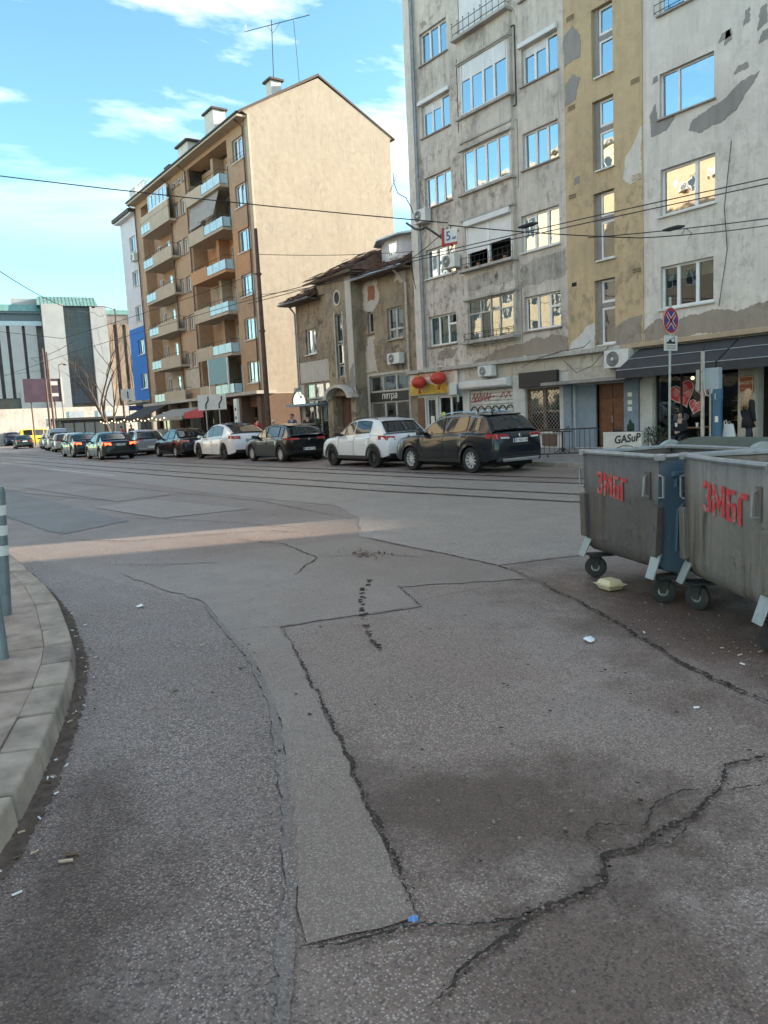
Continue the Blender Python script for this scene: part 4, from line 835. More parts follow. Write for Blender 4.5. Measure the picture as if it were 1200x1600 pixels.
# shop fronts
MB().box(-38.6, -35.05, YF - .05, YF - .003, 3.68, 4.82).build('fascia', 'house_pale', house)
window(house, -38.2, -35.3, 2.75, 3.62, YF, (.33, .66), fr='old_frame', gm='glass_soft', d=.1, sill=None); window(house, -38.2, -35.3, .3, 2.7, YF, (.25, .52, .78), fr='pipe_pale', gm='glass_shop', d=.1, sill=None)
MB().box(-38.75, -38.3, YF - .04, YF - .003, .13, 3.6).build('pilaster', 'house_pale', house)
can = empty('shop_canopy', (-38.9, YF - 1.1, 2.4), 0, 'small blue-grey shop canopy with a round arch on the old house', 'canopy')
MB().box(-38.7, -35.2, YF - 1.05, YF - .055, 2.38, 2.5).build('deck', 'steel_blue', can)
MB().tube([(-37.3 + .78 * -math.cos(t * math.pi / 10), YF - 1.0, 2.5 + .72 * math.sin(t * math.pi / 10)) for t in range(11)], .04).build('arch', 'metal_frame', can, smooth=True)
MB().add([(-37.3, YF - .98, 2.5)] + [(-37.3 + .76 * -math.cos(t * math.pi / 10), YF - .98, 2.5 + .7 * math.sin(t * math.pi / 10)) for t in range(11)], [(0, i, i + 1) for i in range(1, 11)]).build('arch_glass', 'glass_soft', can)
MB().box(-31.9, -31.75, YF - .05, YF - .002, .13, 3.72).box(-28.45, -28.3, YF - .05, YF - .002, .13, 3.72).box(-31.75, -28.45, YF - .05, YF - .002, 3.6, 3.72).build('shop_surround', 'house_pale', house)
window(house, -31.75, -28.45, 2.78, 3.6, YF, (.33, .66), fr='metal_frame', gm='glass_soft', d=.1, sill=None)
w = window(house, -31.75, -28.45, .16, 2.32, YF, (.36, .63), fr='metal_frame', gm='glass_shop', d=.1, sill=None, transom={1: .12})
mb = MB()
for x0, x1 in ((-31.7, -30.6), (-29.6, -28.5)):
    n = int((x1 - x0) / .16)
    for k in range(-14, n + 14):
        for s in (1, -1):
            a = x0 + k * .16; P = [(a + s * t * .05, .3 + t * .05) for t in range(40)]; P = [p for p in P if x0 < p[0] < x1]
            if len(P) > 2: mb.tube([(P[0][0], YF + .05, P[0][1]), (P[-1][0], YF + .05, P[-1][1])], .006, 4)
mb.build('security_grille', 'pipe_pale', w)
MB().box(-30.3, -29.95, YF + .06, YF + .065, 1.2, 1.5).build('notice', 'lime_paper', w)
ps = MB().box(-31.74, -28.46, YF - .02, YF + .09, 2.34, 2.76).build('shop_sign', 'black_metal', house); text('петра', .46, 'paper', 'sign_lettering', ps, (-30.1, YF - .024, 2.58), shear=.12)
ac_unit((-29.2, YF - .05, 4.02), 0, 'white air conditioner on the old brown house above the shop', 'air conditioners', .95, .5, .34)
ac_unit((-39.6, YF + .5, 2.7), R(60), 'boxy beige air conditioner on the passage wall by the shop canopy', 'air conditioners', .8, .8, .4)
for x, m in ((-38.72, 'pipe_metal'), (-28.35, 'pipe_pale')):
    MB().tube([(x, YF - .12, .2), (x, YF - .12, 7.6), (x - .25 if x < -30 else x - .3, YF - .3, 8.0), (x - .3, YF - .55, 8.2)], .055, 8).build('downpipe', m, house, smooth=True)
blotch(house, [(-32.0, 6.9), (-31.2, 6.7), (-30.6, 7.2), (-30.7, 8.1), (-31.6, 8.2), (-32.0, 7.8)], YF, 'house_pale', seed=51, amp=.12)
blotch(house, [(-31.6, 7.2), (-31.0, 7.2), (-30.95, 7.9), (-31.5, 7.95)], YF - .008, 'brick_red', seed=52, amp=.08)
blotch(house, [(-32.0, 3.8), (-31.0, 3.75), (-31.2, 4.6), (-31.1, 5.6), (-31.7, 5.5), (-32.0, 4.8)], YF, 'house_pale', seed=53, amp=.12)
blotch(house, [(-29.4, 7.8), (-28.5, 7.7), (-28.4, 8.2), (-29.0, 8.3)], YF, 'house_pale', seed=54, amp=.10)
blotch(house, [(-32.75, 2.8), (-32.14, 2.8), (-32.14, 4.3), (-32.5, 4.0), (-32.7, 3.4)], YV - .045, 'concrete_patch', seed=55, amp=.08)
# roofs: plank soffit, courses of clay tiles, jagged and slipping
flat('roof_tile', (0.13, 0.068, 0.048), .9, var=.45, vs=4, bump=.4, bs=25); flat('old_wood', (0.12, 0.085, 0.06), .9, var=.3, vs=6); flat('sheet_blue', (0.42, 0.50, 0.55), .4, .4, var=.12)
def tiled(name, x0, x1, y0, z0, y1, z1, hipl=0., hipr=0., seed=1, mess=2.0):
    """sloping roof made of rows of tiles; hip = how far each side closes in at the top"""
    q = random.Random(seed); L = math.hypot(y1 - y0, z1 - z0); rows = int(L / .28); mb = MB(); dy, dz = (y1 - y0) / L, (z1 - z0) / L
    for r in range(rows):
        t = r / rows; xa = x0 + hipl * t; xb = x1 - hipr * t; n = max(1, int((xb - xa) / .24))
        for k in range(n):
            x = xa + (xb - xa) * (k + .5) / n + q.gauss(0, .012 * mess); s = r * .28 + q.gauss(0, .03 * mess) - .06; lift = .02 + abs(q.gauss(0, .018 * mess))
            if q.random() < .02 * mess: continue
            c = [(-.115, 0, 0), (.115, 0, 0), (.10, .36, 0), (-.10, .36, 0)]; a = q.gauss(0, .05 * mess); pts = []
            for (u, v, w_) in c:
                uu, vv = u * math.cos(a) - v * math.sin(a), u * math.sin(a) + v * math.cos(a); hh = lift + (.035 if v == 0 else .0)
                pts.append((x + uu, y0 + (s + vv) * dy - hh * dz, z0 + (s + vv) * dz + hh * dy))
            top = [(p[0], p[1] - .02 * dz, p[2] + .02 * dy + .004) for p in pts]
            mb.hexa(pts + top)
    o = tag(mb.build(name, 'roof_tile', house, recalc=False), kind='stuff')
    MB().add([(x0, y0, z0), (x1, y0, z0), (x1 - hipr, y1, z1), (x0 + hipl, y1, z1), (x0, y0, z0 - .1), (x1, y0, z0 - .1), (x1 - hipr, y1, z1 - .1), (x0 + hipl, y1, z1 - .1)], [(0, 1, 2, 3), (4, 7, 6, 5), (0, 4, 5, 1), (0, 3, 7, 4), (1, 5, 6, 2), (2, 6, 7, 3)]).build('roof_boarding', 'old_wood', house)
tiled('roof_tiles', -39.4, -36.2, YF - .75, 8.12, 26.5, 10.9, 2.6, -1.0, 3)
tiled('roof_tiles', -32.0, -27.9, YF - .65, 8.30, 26.5, 10.9, 0, 0, 4)
MB().add([(-39.4, YF - .75, 8.1), (-36.8, 26.5, 10.9), (-39.4, 31, 8.1)], [(0, 1, 2)]).build('roof_side', 'roof_tile', house); MB().quad((-36.8, 26.5, 10.9), (-27.9, 26.5, 10.9), (-27.9, 31, 8.1), (-39.4, 31, 8.1)).build('roof_back', 'roof_tile', house)
mb = MB(); mb.box(-36.2, -31.7, YF - .1, 25.5, 8.2, 8.95); mb.build('roof_block', 'house_plaster', house)
tiled('roof_tiles', -35.35, -31.45, YV - .45, 8.72, 23.6, 10.05, .9, .9, 5, 3.2); tiled('roof_tiles', -37.2, -35.2, YF - .4, 8.92, 24.2, 9.95, .5, .3, 6, 3.2)
MB().add([(-31.45, YV - .45, 8.72), (-32.35, 23.6, 10.05), (-31.45, 25.5, 8.9)], [(0, 1, 2)]).build('roof_side', 'roof_tile', house)
MB().box(-35.3, -31.5, YV - .4, YV + .3, 8.6, 8.7).build('eaves_board', 'old_wood', house); MB().box(-39.3, -36.0, YF - .7, YF - .002, 8.02, 8.1).build('eaves_board', 'old_wood', house); MB().box(-31.9, -27.9, YF - .6, YF - .002, 8.2, 8.28).build('eaves_board', 'old_wood', house)
MB().tube([(-32.0, YF - .72, 8.27), (-27.9, YF - .72, 8.30)], .06, 8).build('gutter', 'zinc', house); MB().tube([(-39.4, YF - .8, 8.1), (-36.0, YF - .8, 8.1)], .05, 8).build('gutter', 'pipe_metal', house)
# dormer
dm = MB(); D = [(-31.6, 23.0), (-30.6, 22.5), (-29.3, 22.5), (-28.6, 23.0), (-28.6, 25.5), (-31.6, 25.5)]
dm.prism(D, 'z', 8.7, 9.95); d0 = dm.build('dormer', 'white_paint', house)
E1 = [(-32.0, 22.8), (-30.75, 22.1), (-29.1, 22.1), (-28.2, 22.8), (-28.2, 25.8), (-32.0, 25.8)]
mb = MB(); mb.prism(E1, 'z', 9.95, 10.02); n0 = len(mb.v); mb.add([(x, y, 10.02) for x, y in E1] + [(-30.1, 24.0, 10.6), (-29.6, 25.6, 10.6)], [(0, 1, 6), (1, 2, 6), (2, 3, 6), (3, 4, 7, 6), (4, 5, 7), (5, 0, 6, 7)]); mb.build('dormer_roof', 'sheet_blue', d0)
window(house, -30.35, -29.6, 9.1, 9.8, 22.48, (), d=.02, sill=None)

# ------------------------------------------------------------------ the brown apartment house with the blind gable
BT = 19.65
beige = empty('apartment_house', (-64.3, YF, .125), 0, 'brown apartment house with balconies and a huge blind cream gable', 'building')
bl0, bl1, GD = -64.3, -43.1, 10.5
roomsb = MB(); ob = []
def bw(x0, x1, z0, z1, **k): ob.append((x0, x1, z0, z1)); return window(beige, x0, x1, z0, z1, YF, rooms=roomsb, **k)
for i in range(6):
    z = 4.12 + 2.7 * i
    bw(-45.5, -43.8, z, z + 1.35, splits=(.36, .68) if i != 3 else (.5,), cur=('full', 'curtain') if i in (0, 1) else (('part', 'curtain', 0, .4) if i % 2 else None), bars='rail' if i in (2, 5) else None, sill='sill_white')
    if i < 5: bw(-55.8, -54.9, 5.85 + 2.7 * i, 6.95 + 2.7 * i, splits=(.5,), cur=('full', 'curtain')); bw(-54.6, -53.7, 5.85 + 2.7 * i, 6.95 + 2.7 * i, splits=(.5,), cur=('full', 'curtain') if i % 2 else None)
for x in (-55.9, -54.9, -53.8): bw(x, x + .62, 18.82, 19.25, splits=(), d=.1)
recess = [(-52.9, -46.3, 3.6, 19.35, 1.1), (-63.0, -56.5, 3.6, 19.2, .9)]
mb = MB(); wall(mb, bl0, bl1, 3.55, BT, YF, ob + recess, .2); mb.build('wall', 'brown_plaster', beige, recalc=False)
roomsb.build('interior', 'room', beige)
# recessed back walls of the two balcony stacks, each storey with its own paint, doors and a balcony slab
def balcony(k, x0, x1, p, z, stack):
    base = empty('balcony_tmp'); bpy.data.objects.remove(base)
    b = MB().box(x0, x1, YF - p, YF + .9, z, z + .16).build('balcony', 'cream_plaster' if not (stack == 'r' and k == 3) else 'orange_plaster', beige, bevel=.01)
    xm = x0 + (x1 - x0) * (.47 if stack == 'r' else .34)
    a0, a1 = (x0, xm) if stack == 'r' else (xm, x1); g0, g1 = (xm, x1) if stack == 'r' else (x0, xm)
    MB().box(a0, a1, YF - p, YF - p + .09, z + .16, z + .88).build('parapet', 'cream_plaster' if not (stack == 'r' and k == 3) else 'orange_plaster', b)
    if stack == 'r': MB().box(x0, x0 + .09, YF - p + .09, YF - .002, z + .16, z + .88).build('parapet', 'cream_plaster' if k != 3 else 'orange_plaster', b)
    n = 3; w_ = (g1 - g0) / n
    for i in range(n): MB().box(g0 + i * w_ + .03, g0 + (i + 1) * w_ - .03, YF - p + .02, YF - p + .035, z + .22, z + .80).build('panel', 'balcony_blue', b)
    e = g1 if stack == 'r' else g0
    MB().box(e - .03, e - .015, YF - p + .08, YF - .04, z + .22, z + .80).build('panel', 'balcony_blue', b)
    mb = MB(); mb.tube([(x0 + .02, YF - p + .03, z + 1.05), (x1 - .02, YF - p + .03, z + 1.05), (x1 - .02, YF, z + 1.05)], .018)
    for i in range(9): x = x0 + .03 + (x1 - x0 - .06) * i / 8; mb.tube([(x, YF - p + .03, z + .16), (x, YF - p + .03, z + 1.05)], .012, 4)
    mb.build('rail', 'wrought_iron', b)
    return b
for k in range(6):
    z = 3.4 + 2.62 * k; zt = z + 2.62
    paint = 'orange_plaster' if k == 3 else ('brown_plaster' if k % 2 else 'cream_plaster')
    bwm = MB(); dops = [(-51.3, -50.4, z + .2, z + 2.2), (-48.9, -47.9, z + .2, z + 2.2)]; wall(bwm, -52.9, -46.3, z, zt, YF + 1.08, dops, .1); bwm.build('recess_wall', paint, beige, recalc=False)
    for j, (a, b, c, d) in enumerate(dops): window(beige, a, b, c, d, YF + 1.08, (.5,) if j == 0 else (), d=.06, sill=None, fw=.08, cur=('full', 'curtain') if (k + j) % 2 else None); MB().box(a, b, YF + 1.3, YF + 1.31, c, d).build('door_backing', 'room', beige)
    balcony(k, -52.1, -46.4, .6, z, 'r')
    MB().box(-49.6, -49.2, YF + .3, YF + 1.07, z + .16, zt).build('recess_pier', paint, beige)
    bwm = MB(); dops = [(-62.4, -61.5, z + .2, z + 2.2), (-60.2, -59.5, z + .2, z + 2.2), (-58.2, -57.4, z + .9, z + 2.2)]; wall(bwm, -63.0, -56.5, z, min(zt, 19.2), YF + .88, dops, .1); bwm.build('recess_wall', 'cream_plaster' if k in (0, 2) else 'brown_plaster', beige, recalc=False)
    for j, (a, b, c, d) in enumerate(dops): window(beige, a, b, c, d, YF + .88, (.5,) if j != 1 else (), d=.06, sill=None, fw=.08, cur=('full', 'curtain') if (k + j) % 3 == 0 else None); MB().box(a, b, YF + 1.1, YF + 1.11, c, d).build('door_backing', 'room', beige)
    balcony(k, -61.6, -55.4 if k else -55.0, .62, z, 'l')
# glazed-in top left balcony, screened balconies
gb = MB().box(-61.5, -55.5, YF - .6, YF - .5, 17.3, 18.0).build('balcony_box', 'cream_plaster', beige); window(beige, -59.6, -55.6, 18.0, 19.1, YF - .62, (.2, .4, .6, .8), d=.05, sill=None)
for z, x0, x1, m, t in ((14.45, -52.0, -49.9, 'fabric_grey', 0), (14.45, -49.7, -47.2, 'fabric_grey', .5)): MB().hexa([(x0, YF - .55 - t * .6, z + .5), (x1, YF - .55 - t * .6, z + .5), (x1, YF - .5 - t * .6, z + .5), (x0, YF - .5 - t * .6, z + .5), (x0, YF - .3, z + 2.2), (x1, YF - .3, z + 2.2), (x1, YF - .25, z + 2.2), (x0, YF - .25, z + 2.2)]).build('sun_screen', m, beige)
MB().box(-50.2, -47.2, YF - .66, YF - .62, 4.3, 6.0).build('sun_screen', 'fabric_teal', beige)
MB().box(-47.2, -47.12, YF - .66, YF - .55, 3.6, 6.0).build('screen_post', 'pvc', beige); MB().box(-50.3, -50.22, YF - .66, YF - .55, 3.6, 6.0).build('screen_post', 'pvc', beige)
MB().box(-56.0, -53.3, YF - .04, YF - .002, 4.3, 5.75).build('spandrel', 'cream_tile', beige)
mb = MB(); wall(mb, -46.2, -43.42, 11.0, 13.75, YF - .006, [(-45.5, -43.8, 12.2, 13.58)], .02); mb.build('paint_panel', 'orange_plaster', beige, recalc=False)
# eaves, roof, gable, chimneys
mb = MB(); GZ = [(22.0, .1), (32.5, .1), (32.5, 20.05), (32.75, 20.15), (27.06, 22.85), (21.6, 19.95), (22.0, 19.75)]
mb.prism(GZ, 'x', -43.4, bl1).build('gable_wall', 'gable_plaster', beige)
MB().box(bl1 - .001, bl1 + .03, 22.05, 32.45, .1, 3.35).build('gable_plinth', 'umber_paint', beige)
for y_, z_ in ((27.06, 22.5), (31.2, 20.6)): MB().box(bl1 - .001, bl1 + .004, y_ - .012, y_ + .012, 3.4, z_).build('render_joint', 'cream_plaster', beige)
MB().box(bl1 - .001, bl1 + .006, 22.1, 32.4, 3.36, 3.44).build('render_joint', 'cream_plaster', beige)
MB().box(-43.42, bl1 + .05, 21.93, 22.06, 3.4, 19.8).build('corner_strip', 'cream_plaster', beige)
MB().box(bl0, bl1 - .31, 32.3, 32.5, .1, 19.9).build('back_wall', 'brown_plaster', beige)
flat('dark_roof', (0.06, 0.04, 0.036), .7, var=.3)
MB().add([(bl0, 21.35, 19.75), (bl1 + .12, 21.35, 19.75), (bl1 + .12, 27.06, 22.95), (bl0, 27.06, 22.95), (bl0, 21.35, 19.9), (bl1 + .12, 21.35, 19.9), (bl1 + .12, 27.06, 23.1), (bl0, 27.06, 23.1)], [(0, 3, 2, 1), (4, 5, 6, 7), (0, 1, 5, 4), (1, 2, 6, 5), (2, 3, 7, 6), (3, 0, 4, 7)]).build('roof_slope', 'dark_roof', beige)
MB().add([(bl0, 32.9, 20.05), (bl1 + .06, 32.9, 20.05), (bl1 + .06, 27.06, 22.95), (bl0, 27.06, 22.95), (bl0, 32.9, 20.15), (bl1 + .06, 32.9, 20.15), (bl1 + .06, 27.06, 23.08), (bl0, 27.06, 23.08)], [(0, 3, 2, 1), (4, 5, 6, 7), (0, 1, 5, 4), (1, 2, 6, 5), (2, 3, 7, 6), (3, 0, 4, 7)]).build('roof_slope', 'dark_roof', beige)
MB().box(bl0, bl1 - .05, 21.3, 22.0, 19.62, 19.74).build('eaves', 'cream_plaster', beige)
MB().tube([(bl0, 21.28, 19.82), (bl1, 21.28, 19.82)], .07, 8).build('gutter', 'black_metal', beige)
for x in (-43.75, -53.1, -56.35, -64.2): MB().tube([(x, YF - .1, 3.6), (x, YF - .1, 19.3), (x, 21.4, 19.6)], .05, 8).build('downpipe', 'umber_paint', beige, smooth=True)
for x0, x1, y0, y1, z1 in ((-52.9, -51.4, 23.6, 24.5, 23.2), (-57.4, -55.9, 23.6, 24.4, 22.5), (-59.3, -58.5, 23.0, 23.6, 21.3), (-45.45, -44.7, 24.6, 25.3, 22.85)):
    c = MB().box(x0, x1, y0, y1, 19.9, z1).build('chimney', 'white_patch', beige); MB().box(x0 - .15, x1 + .15, y0 - .15, y1 + .15, z1, z1 + .12).build('chimney_cap', 'dark_roof', c)
dmr = MB().box(-55.2, -53.4, 22.4, 24.5, 20.3, 21.5).build('dormer', 'white_patch', beige); MB().box(-55.4, -53.2, 22.2, 24.7, 21.5, 21.62).build('dormer_roof', 'dark_roof', dmr)
# ground floor with cafes
MB().box(bl0, bl1 + .2, YF - .75, YF + .6, 3.36, 3.56).build('canopy_slab', 'cornice', beige)
mb = MB(); wall(mb, bl0, bl1, .1, 3.36, YF + .3, [(-63.5, -59.5, .3, 2.9), (-58.8, -55.2, .3, 2.9), (-54.5, -50.5, .3, 2.9), (-49.8, -46.6, .3, 2.9), (-46.0, -44.2, .14, 2.6)], .3); mb.build('shop_wall', 'umber_paint', beige, recalc=False)
for a, b in ((-63.5, -59.5), (-58.8, -55.2), (-54.5, -50.5), (-49.8, -46.6)): window(beige, a, b, .3, 2.9, YF + .3, (.25, .5, .75), fr='brown_frame', gm='glass_shop', d=.2, sill=None); MB().box(a, b, YF + 2, YF + 2.1, .1, 3.0).build('shop_interior', 'room', beige)
for x in (-59.2, -54.8, -50.2, -46.3, -43.5): MB().box(x - .25, x + .25, YF - .35, YF + .29, .1, 3.36).build('pillar', 'cream_tile' if x < -52 else 'umber_paint', beige)
MB().hexa([(-57.6, YF - 2.6, 2.05), (-50.8, YF - 2.6, 2.05), (-50.8, YF - .76, 2.7), (-57.6, YF - .76, 2.7), (-57.6, YF - 2.6, 2.3), (-50.8, YF - 2.6, 2.3), (-50.8, YF - .76, 2.9), (-57.6, YF - .76, 2.9)]).build('shop_fascia', 'fabric_grey', beige)
for x0, x1, m, lb, z1 in ((-50.3, -47.0, 'awning_red', 'faded red awning over a shop in the brown apartment house', 3.0), (-63.8, -58.5, 'dark_awning', 'black terrace awning hung with light bulbs by the blue house', 3.3)):
    r = empty('awning', (x0, YF - .8, 2.5), 0, lb, 'awning')
    MB().hexa([(x0, YF - 2.6, 2.45), (x1, YF - 2.6, 2.45), (x1, YF - .8, z1), (x0, YF - .8, z1), (x0, YF - 2.6, 2.48), (x1, YF - 2.6, 2.48), (x1, YF - .8, z1 + .03), (x0, YF - .8, z1 + .03)]).build('canopy', m, r); MB().box(x0, x1, YF - 2.63, YF - 2.605, 2.1, 2.47).build('valance', m, r)
    for x in (x0 + .1, x1 - .1): MB().tube([(x, YF - 2.55, .13), (x, YF - 2.55, 2.45)], .03).build('post', 'black_metal', r)
lights = empty('light_string', (-66, YF - 2.6, 2.4), 0, 'string of glowing bulbs along the terrace awning', 'string lights')
pts = [(-70 + i * .85, YF - 2.75, 2.35 - .18 * abs(math.sin(i * .8))) for i in range(20)]
MB().tube(pts, .012, 4).build('cord', 'cable', lights)
for p in pts: MB().lathe([(0, -.07), (.045, -.04), (.045, .0), (0, .04)], 8, p).build('bulb', 'bulb', lights, smooth=True)
# roof aerials
r = empty('roof_aerial', (-44.6, 24.9, 23.7), 0, 'long television aerial on the chimney of the gabled house', 'aerial')
MB().tube([(-44.9, 24.9, 22.8), (-44.7, 24.9, 26.4)], .03).build('mast', 'cable', r); MB().tube([(-47.2, 24.3, 26.6), (-41.6, 25.8, 25.6)], .022).build('boom', 'cable', r); MB().tube([(-45.1, 24.8, 26.2), (-44.6, 24.9, 25.6), (-44.0, 25.1, 26.0)], .012).build('stay', 'cable', r)
for k in range(3): MB().tube([(-47.2 + k * .12, 24.3, 26.2), (-47.2 + k * .12, 24.3, 27.0)], .015).build('element', 'metal_frame', r)
r = empty('roof_mast', (-44.2, 26.4, 22.7), 0, 'thin upright mast standing on the gable ridge', 'aerial'); MB().tube([(-43.6, 26.0, 22.4), (-43.7, 25.9, 26.2)], .018).build('mast', 'cable', r)

# ------------------------------------------------------------------ narrow white and blue house beyond
blue = empty('narrow_house', (-68.5, YF, .125), 0, 'narrow house painted white above and bright blue below', 'building')
ob = []; rb_ = MB()
for z in (4.97, 7.84, 10.63, 13.5, 16.3): ob.append((-66.4, -64.9, z, z + 1.25)); window(blue, -66.4, -64.9, z, z + 1.25, YF, (.5,), rooms=rb_, sill='sill_white', cur=('full', 'curtain'))
for z0, z1, m in ((.1, 4.0, 'cornice'), (4.0, 10.15, 'blue_paint'), (10.15, 19.2, 'white_paint')):
    mb = MB(); wall(mb, -68.5, -64.32, z0, z1, YF, [o for o in ob if z0 <= o[2] < z1], .2); mb.quad((-68.5, YF, z0), (-68.5, YF + 9, z0), (-68.5, YF + 9, z1), (-68.5, YF, z1)); mb.build('wall', m, blue, recalc=False)
rb_.build('interior', 'room', blue)
MB().box(-68.9, -64.32, YF - .6, YF + 9, 19.2, 19.5).build('roof', 'dark_roof', blue); MB().box(-68.7, -64.32, YF - .45, YF - .002, 19.05, 19.2).build('eaves', 'white_paint', blue)
MB().box(-68.6, -64.32, YF - .8, YF - .002, 3.75, 3.95).build('cornice', 'cornice', blue)
MB().box(-67.6, -64.8, YF - .03, YF - .002, .3, 2.8).build('shop_window', 'room', blue)
ac_unit((-64.9, YF - .05, 15.4), 0, 'white air conditioner on the white upper part of the narrow house', 'air conditioners', .9, .6, .35)
bb = empty('roof_billboard_frame', (-70, YF + 1, 19.5), 0, 'white lattice billboard frame on the narrow house roof', 'billboard')
for i in range(5): MB().tube([(-68.2 + i * .8, YF + 1, 19.5), (-68.2 + i * .8, YF + 1.4, 22.2)], .04).build('upright', 'ac_white', bb)
for z in (20.2, 21.2, 22.1): MB().tube([(-68.3, YF + 1.2, z), (-64.9, YF + 1.2, z)], .04).build('crossbar', 'ac_white', bb)
for i in range(4): MB().tube([(-68.2 + i * .8, YF + 1.1, 19.8), (-67.4 + i * .8, YF + 1.3, 22.1)], .03).build('brace', 'ac_white', bb)
MB().box(-68.2, -66.6, YF + .95, YF + 1.0, 20.2, 22.0).build('panel', 'white_patch', bb)
# ------------------------------------------------------------------ houses across the street (seen mirrored in the windows) and beside the grey house
def block(name, label, W, H, D, loc, rz, m, nx, nz, z0=4.3, dz=2.95, ww=1.5, wh=1.5, gap=.0, acs=()):
    r = empty(name, (0, 0, 0), 0, label, 'building')
    ops = []; step = W / nx
    for i in range(nx):
        for j in range(nz): x = (i + .5) * step - ww / 2; z = z0 + j * dz; ops.append((x, x + ww, z, z + wh))
    mb = MB(); wall(mb, 0, W, 0, H, 0, ops, .2)
    mb.quad((0, 0, 0), (0, D, 0), (0, D, H), (0, 0, H)); mb.quad((W, 0, 0), (W, D, 0), (W, D, H), (W, 0, H)); mb.quad((0, D, 0), (W, D, 0), (W, D, H), (0, D, H)); mb.build('wall', m, r, recalc=False)
    mb = MB().box(-.4, W + .4, -.5, D + .4, H, H + .3).build('roof', 'cornice', r)
    MB().box(0, W, -.25, -.002, z0 - .8, z0 - .55).build('cornice', 'cornice', r)
    for a, b, c, d in ops:
        w = MB().box(a, b, .12, .16, c, c + .07).box(a, b, .12, .16, d - .07, d).box(a, a + .07, .12, .16, c + .07, d - .07).box(b - .07, b, .12, .16, c + .07, d - .07).box((a + b) / 2 - .05, (a + b) / 2 + .05, .12, .16, c + .07, d - .07).build('window', 'pvc', r)
        MB().box(a + .07, b - .07, .14, .19, c + .07, d - .07).build('pane', 'far_pane', w)
    for k in range(nx): MB().box((k + .5) * step - step * .4, (k + .5) * step + step * .4, -.03, -.004, .3, 2.9).build('shop_window', 'far_pane', r)
    r.location = loc; r.rotation_euler = (0, 0, rz)
    return r
m_, nt_, b_ = nodes_of('far_pane'); b_.inputs['Base Color'].default_value = (.05, .06, .07, 1); b_.inputs['Roughness'].default_value = .06; b_.inputs['Specular IOR Level'].default_value = 1.0
OY = -6.5
block('apartment_house', 'cream apartment house across the street mirrored in the upper windows', 20, 21.5, 10, (-40, OY, 0), math.pi, 'warm_far', 7, 6, wh=1.7)
bq = block('apartment_house', 'peach apartment house across the street with wall air conditioners', 17, 20.0, 10, (-22.6, OY, 0), math.pi, 'peach_far', 4, 5, ww=1.2, wh=1.2)
block('apartment_house', 'white corner house across the street beside the side road', 10.5, 16.5, 10, (-11.8, OY, 0), math.pi, 'white_far', 4, 4)
block('apartment_house', 'cream house across the street far down by the tram line', 30, 19, 10, (-60.4, OY, 0), math.pi, 'white_far', 9, 5)
block('apartment_house', 'pale house on the other corner of the side road', 20, 18, 10, (30, OY, 0), math.pi, 'warm_far', 7, 5)
for x, z in ((-31.0, 16.6), (-28.6, 16.9), (-26.5, 13.6), (-34.2, 16.4)): ac_unit((x, OY + .02, z), math.pi, 'white air conditioner on the peach house across the street', 'air conditioners on the peach house')
block('apartment_house', 'plain house across the narrow gap from the grey apartment house', 24, 21, 11, (.95, 22.0, 0), 0, 'cream_plaster', 7, 6)
block('apartment_house', 'low house standing behind the narrow gap', 50, 14.4, 10, (-2, 62, 0), 0, 'warm_far', 12, 4)

# ------------------------------------------------------------------ the big pale office building closing the street
flat('office_pale', (0.38, 0.38, 0.385), .7, var=.08, vs=.5); flat('copper_green', (0.14, 0.27, 0.25), .55, .1, var=.25, vs=1.5); flat('office_band', (0.09, 0.11, 0.14), .25, var=.2); flat('office_strip', (0.20, 0.175, 0.17), .4, var=.35, vs=.6)
flat('office_stone', (0.30, 0.22, 0.17), .8, var=.3, vs=.4)
m_, nt_, b_ = nodes_of('dark_glazing'); n_ = N(nt_); nt_.links.new(n_.mix(n_.ramp(n_.noise(.25, 3), .4, .62), (0.06, 0.075, 0.10), (0.055, 0.04, 0.035)), b_.inputs['Base Color']); b_.inputs['Roughness'].default_value = .12
off = empty('office_building', (0, 0, 0), 0, 'pale office building with vertical fins, dark glazing and green copper roof', 'building')
MB().box(-34, 16, .6, 22, 0, 22.6).build('core', 'office_strip', off)
s_ = -33.5
fins = [(-6.9, -5.8), (-5.25, -3.3), (-2.8, -1.0)] + [(-9.4 - 2.45 * k, -7.5 - 2.45 * k) for k in range(10)]
for a, b in fins: MB().box(a, b, -.9, .59, 7.9, 20.5).build('fin', 'office_pale', off)
MB().box(-34, .05, -.4, .59, 20.5, 21.3).build('band', 'zinc', off); MB().box(-34, .05, .0, .59, 21.3, 22.6).build('band_glazing', 'office_band', off); MB().box(-34, .05, -.5, .6, 22.6, 23.0).build('band', 'office_band', off)
MB().hexa([(-34, -.7, 23.0), (.05, -.7, 23.0), (.05, 6, 23.0), (-34, 6, 23.0), (-34, .6, 24.3), (.05, .6, 24.3), (.05, 6, 24.3), (-34, 6, 24.3)]).build('roof', 'copper_green', off)
MB().box(-34, -4.6, -.3, .59, 0, 7.85).build('lower_glazing', 'dark_glazing', off)
MB().box(.1, 3.65, -2.4, .59, 0, 24.1).build('tower', 'office_pale', off); MB().box(8.1, 10.85, -2.4, .59, 0, 23.7).build('tower', 'office_pale', off)
MB().box(-4.6, .1, -1.2, -.91, 5.2, 9).build('low_block', 'office_pale', off)
gz = MB().box(3.65, 8.1, -.9, .59, 6.6, 23.7).build('glazing', 'dark_glazing', off)
for k in range(1, 5): MB().box(3.65 + k * .89 - .035, 3.65 + k * .89 + .035, -.96, -.903, 6.6, 23.7).build('mullion', 'office_band', gz)
for k in range(1, 14): MB().box(3.65, 8.1, -.95, -.904, 6.6 + k * 1.22 - .03, 6.6 + k * 1.22 + .03).build('mullion', 'office_band', gz)
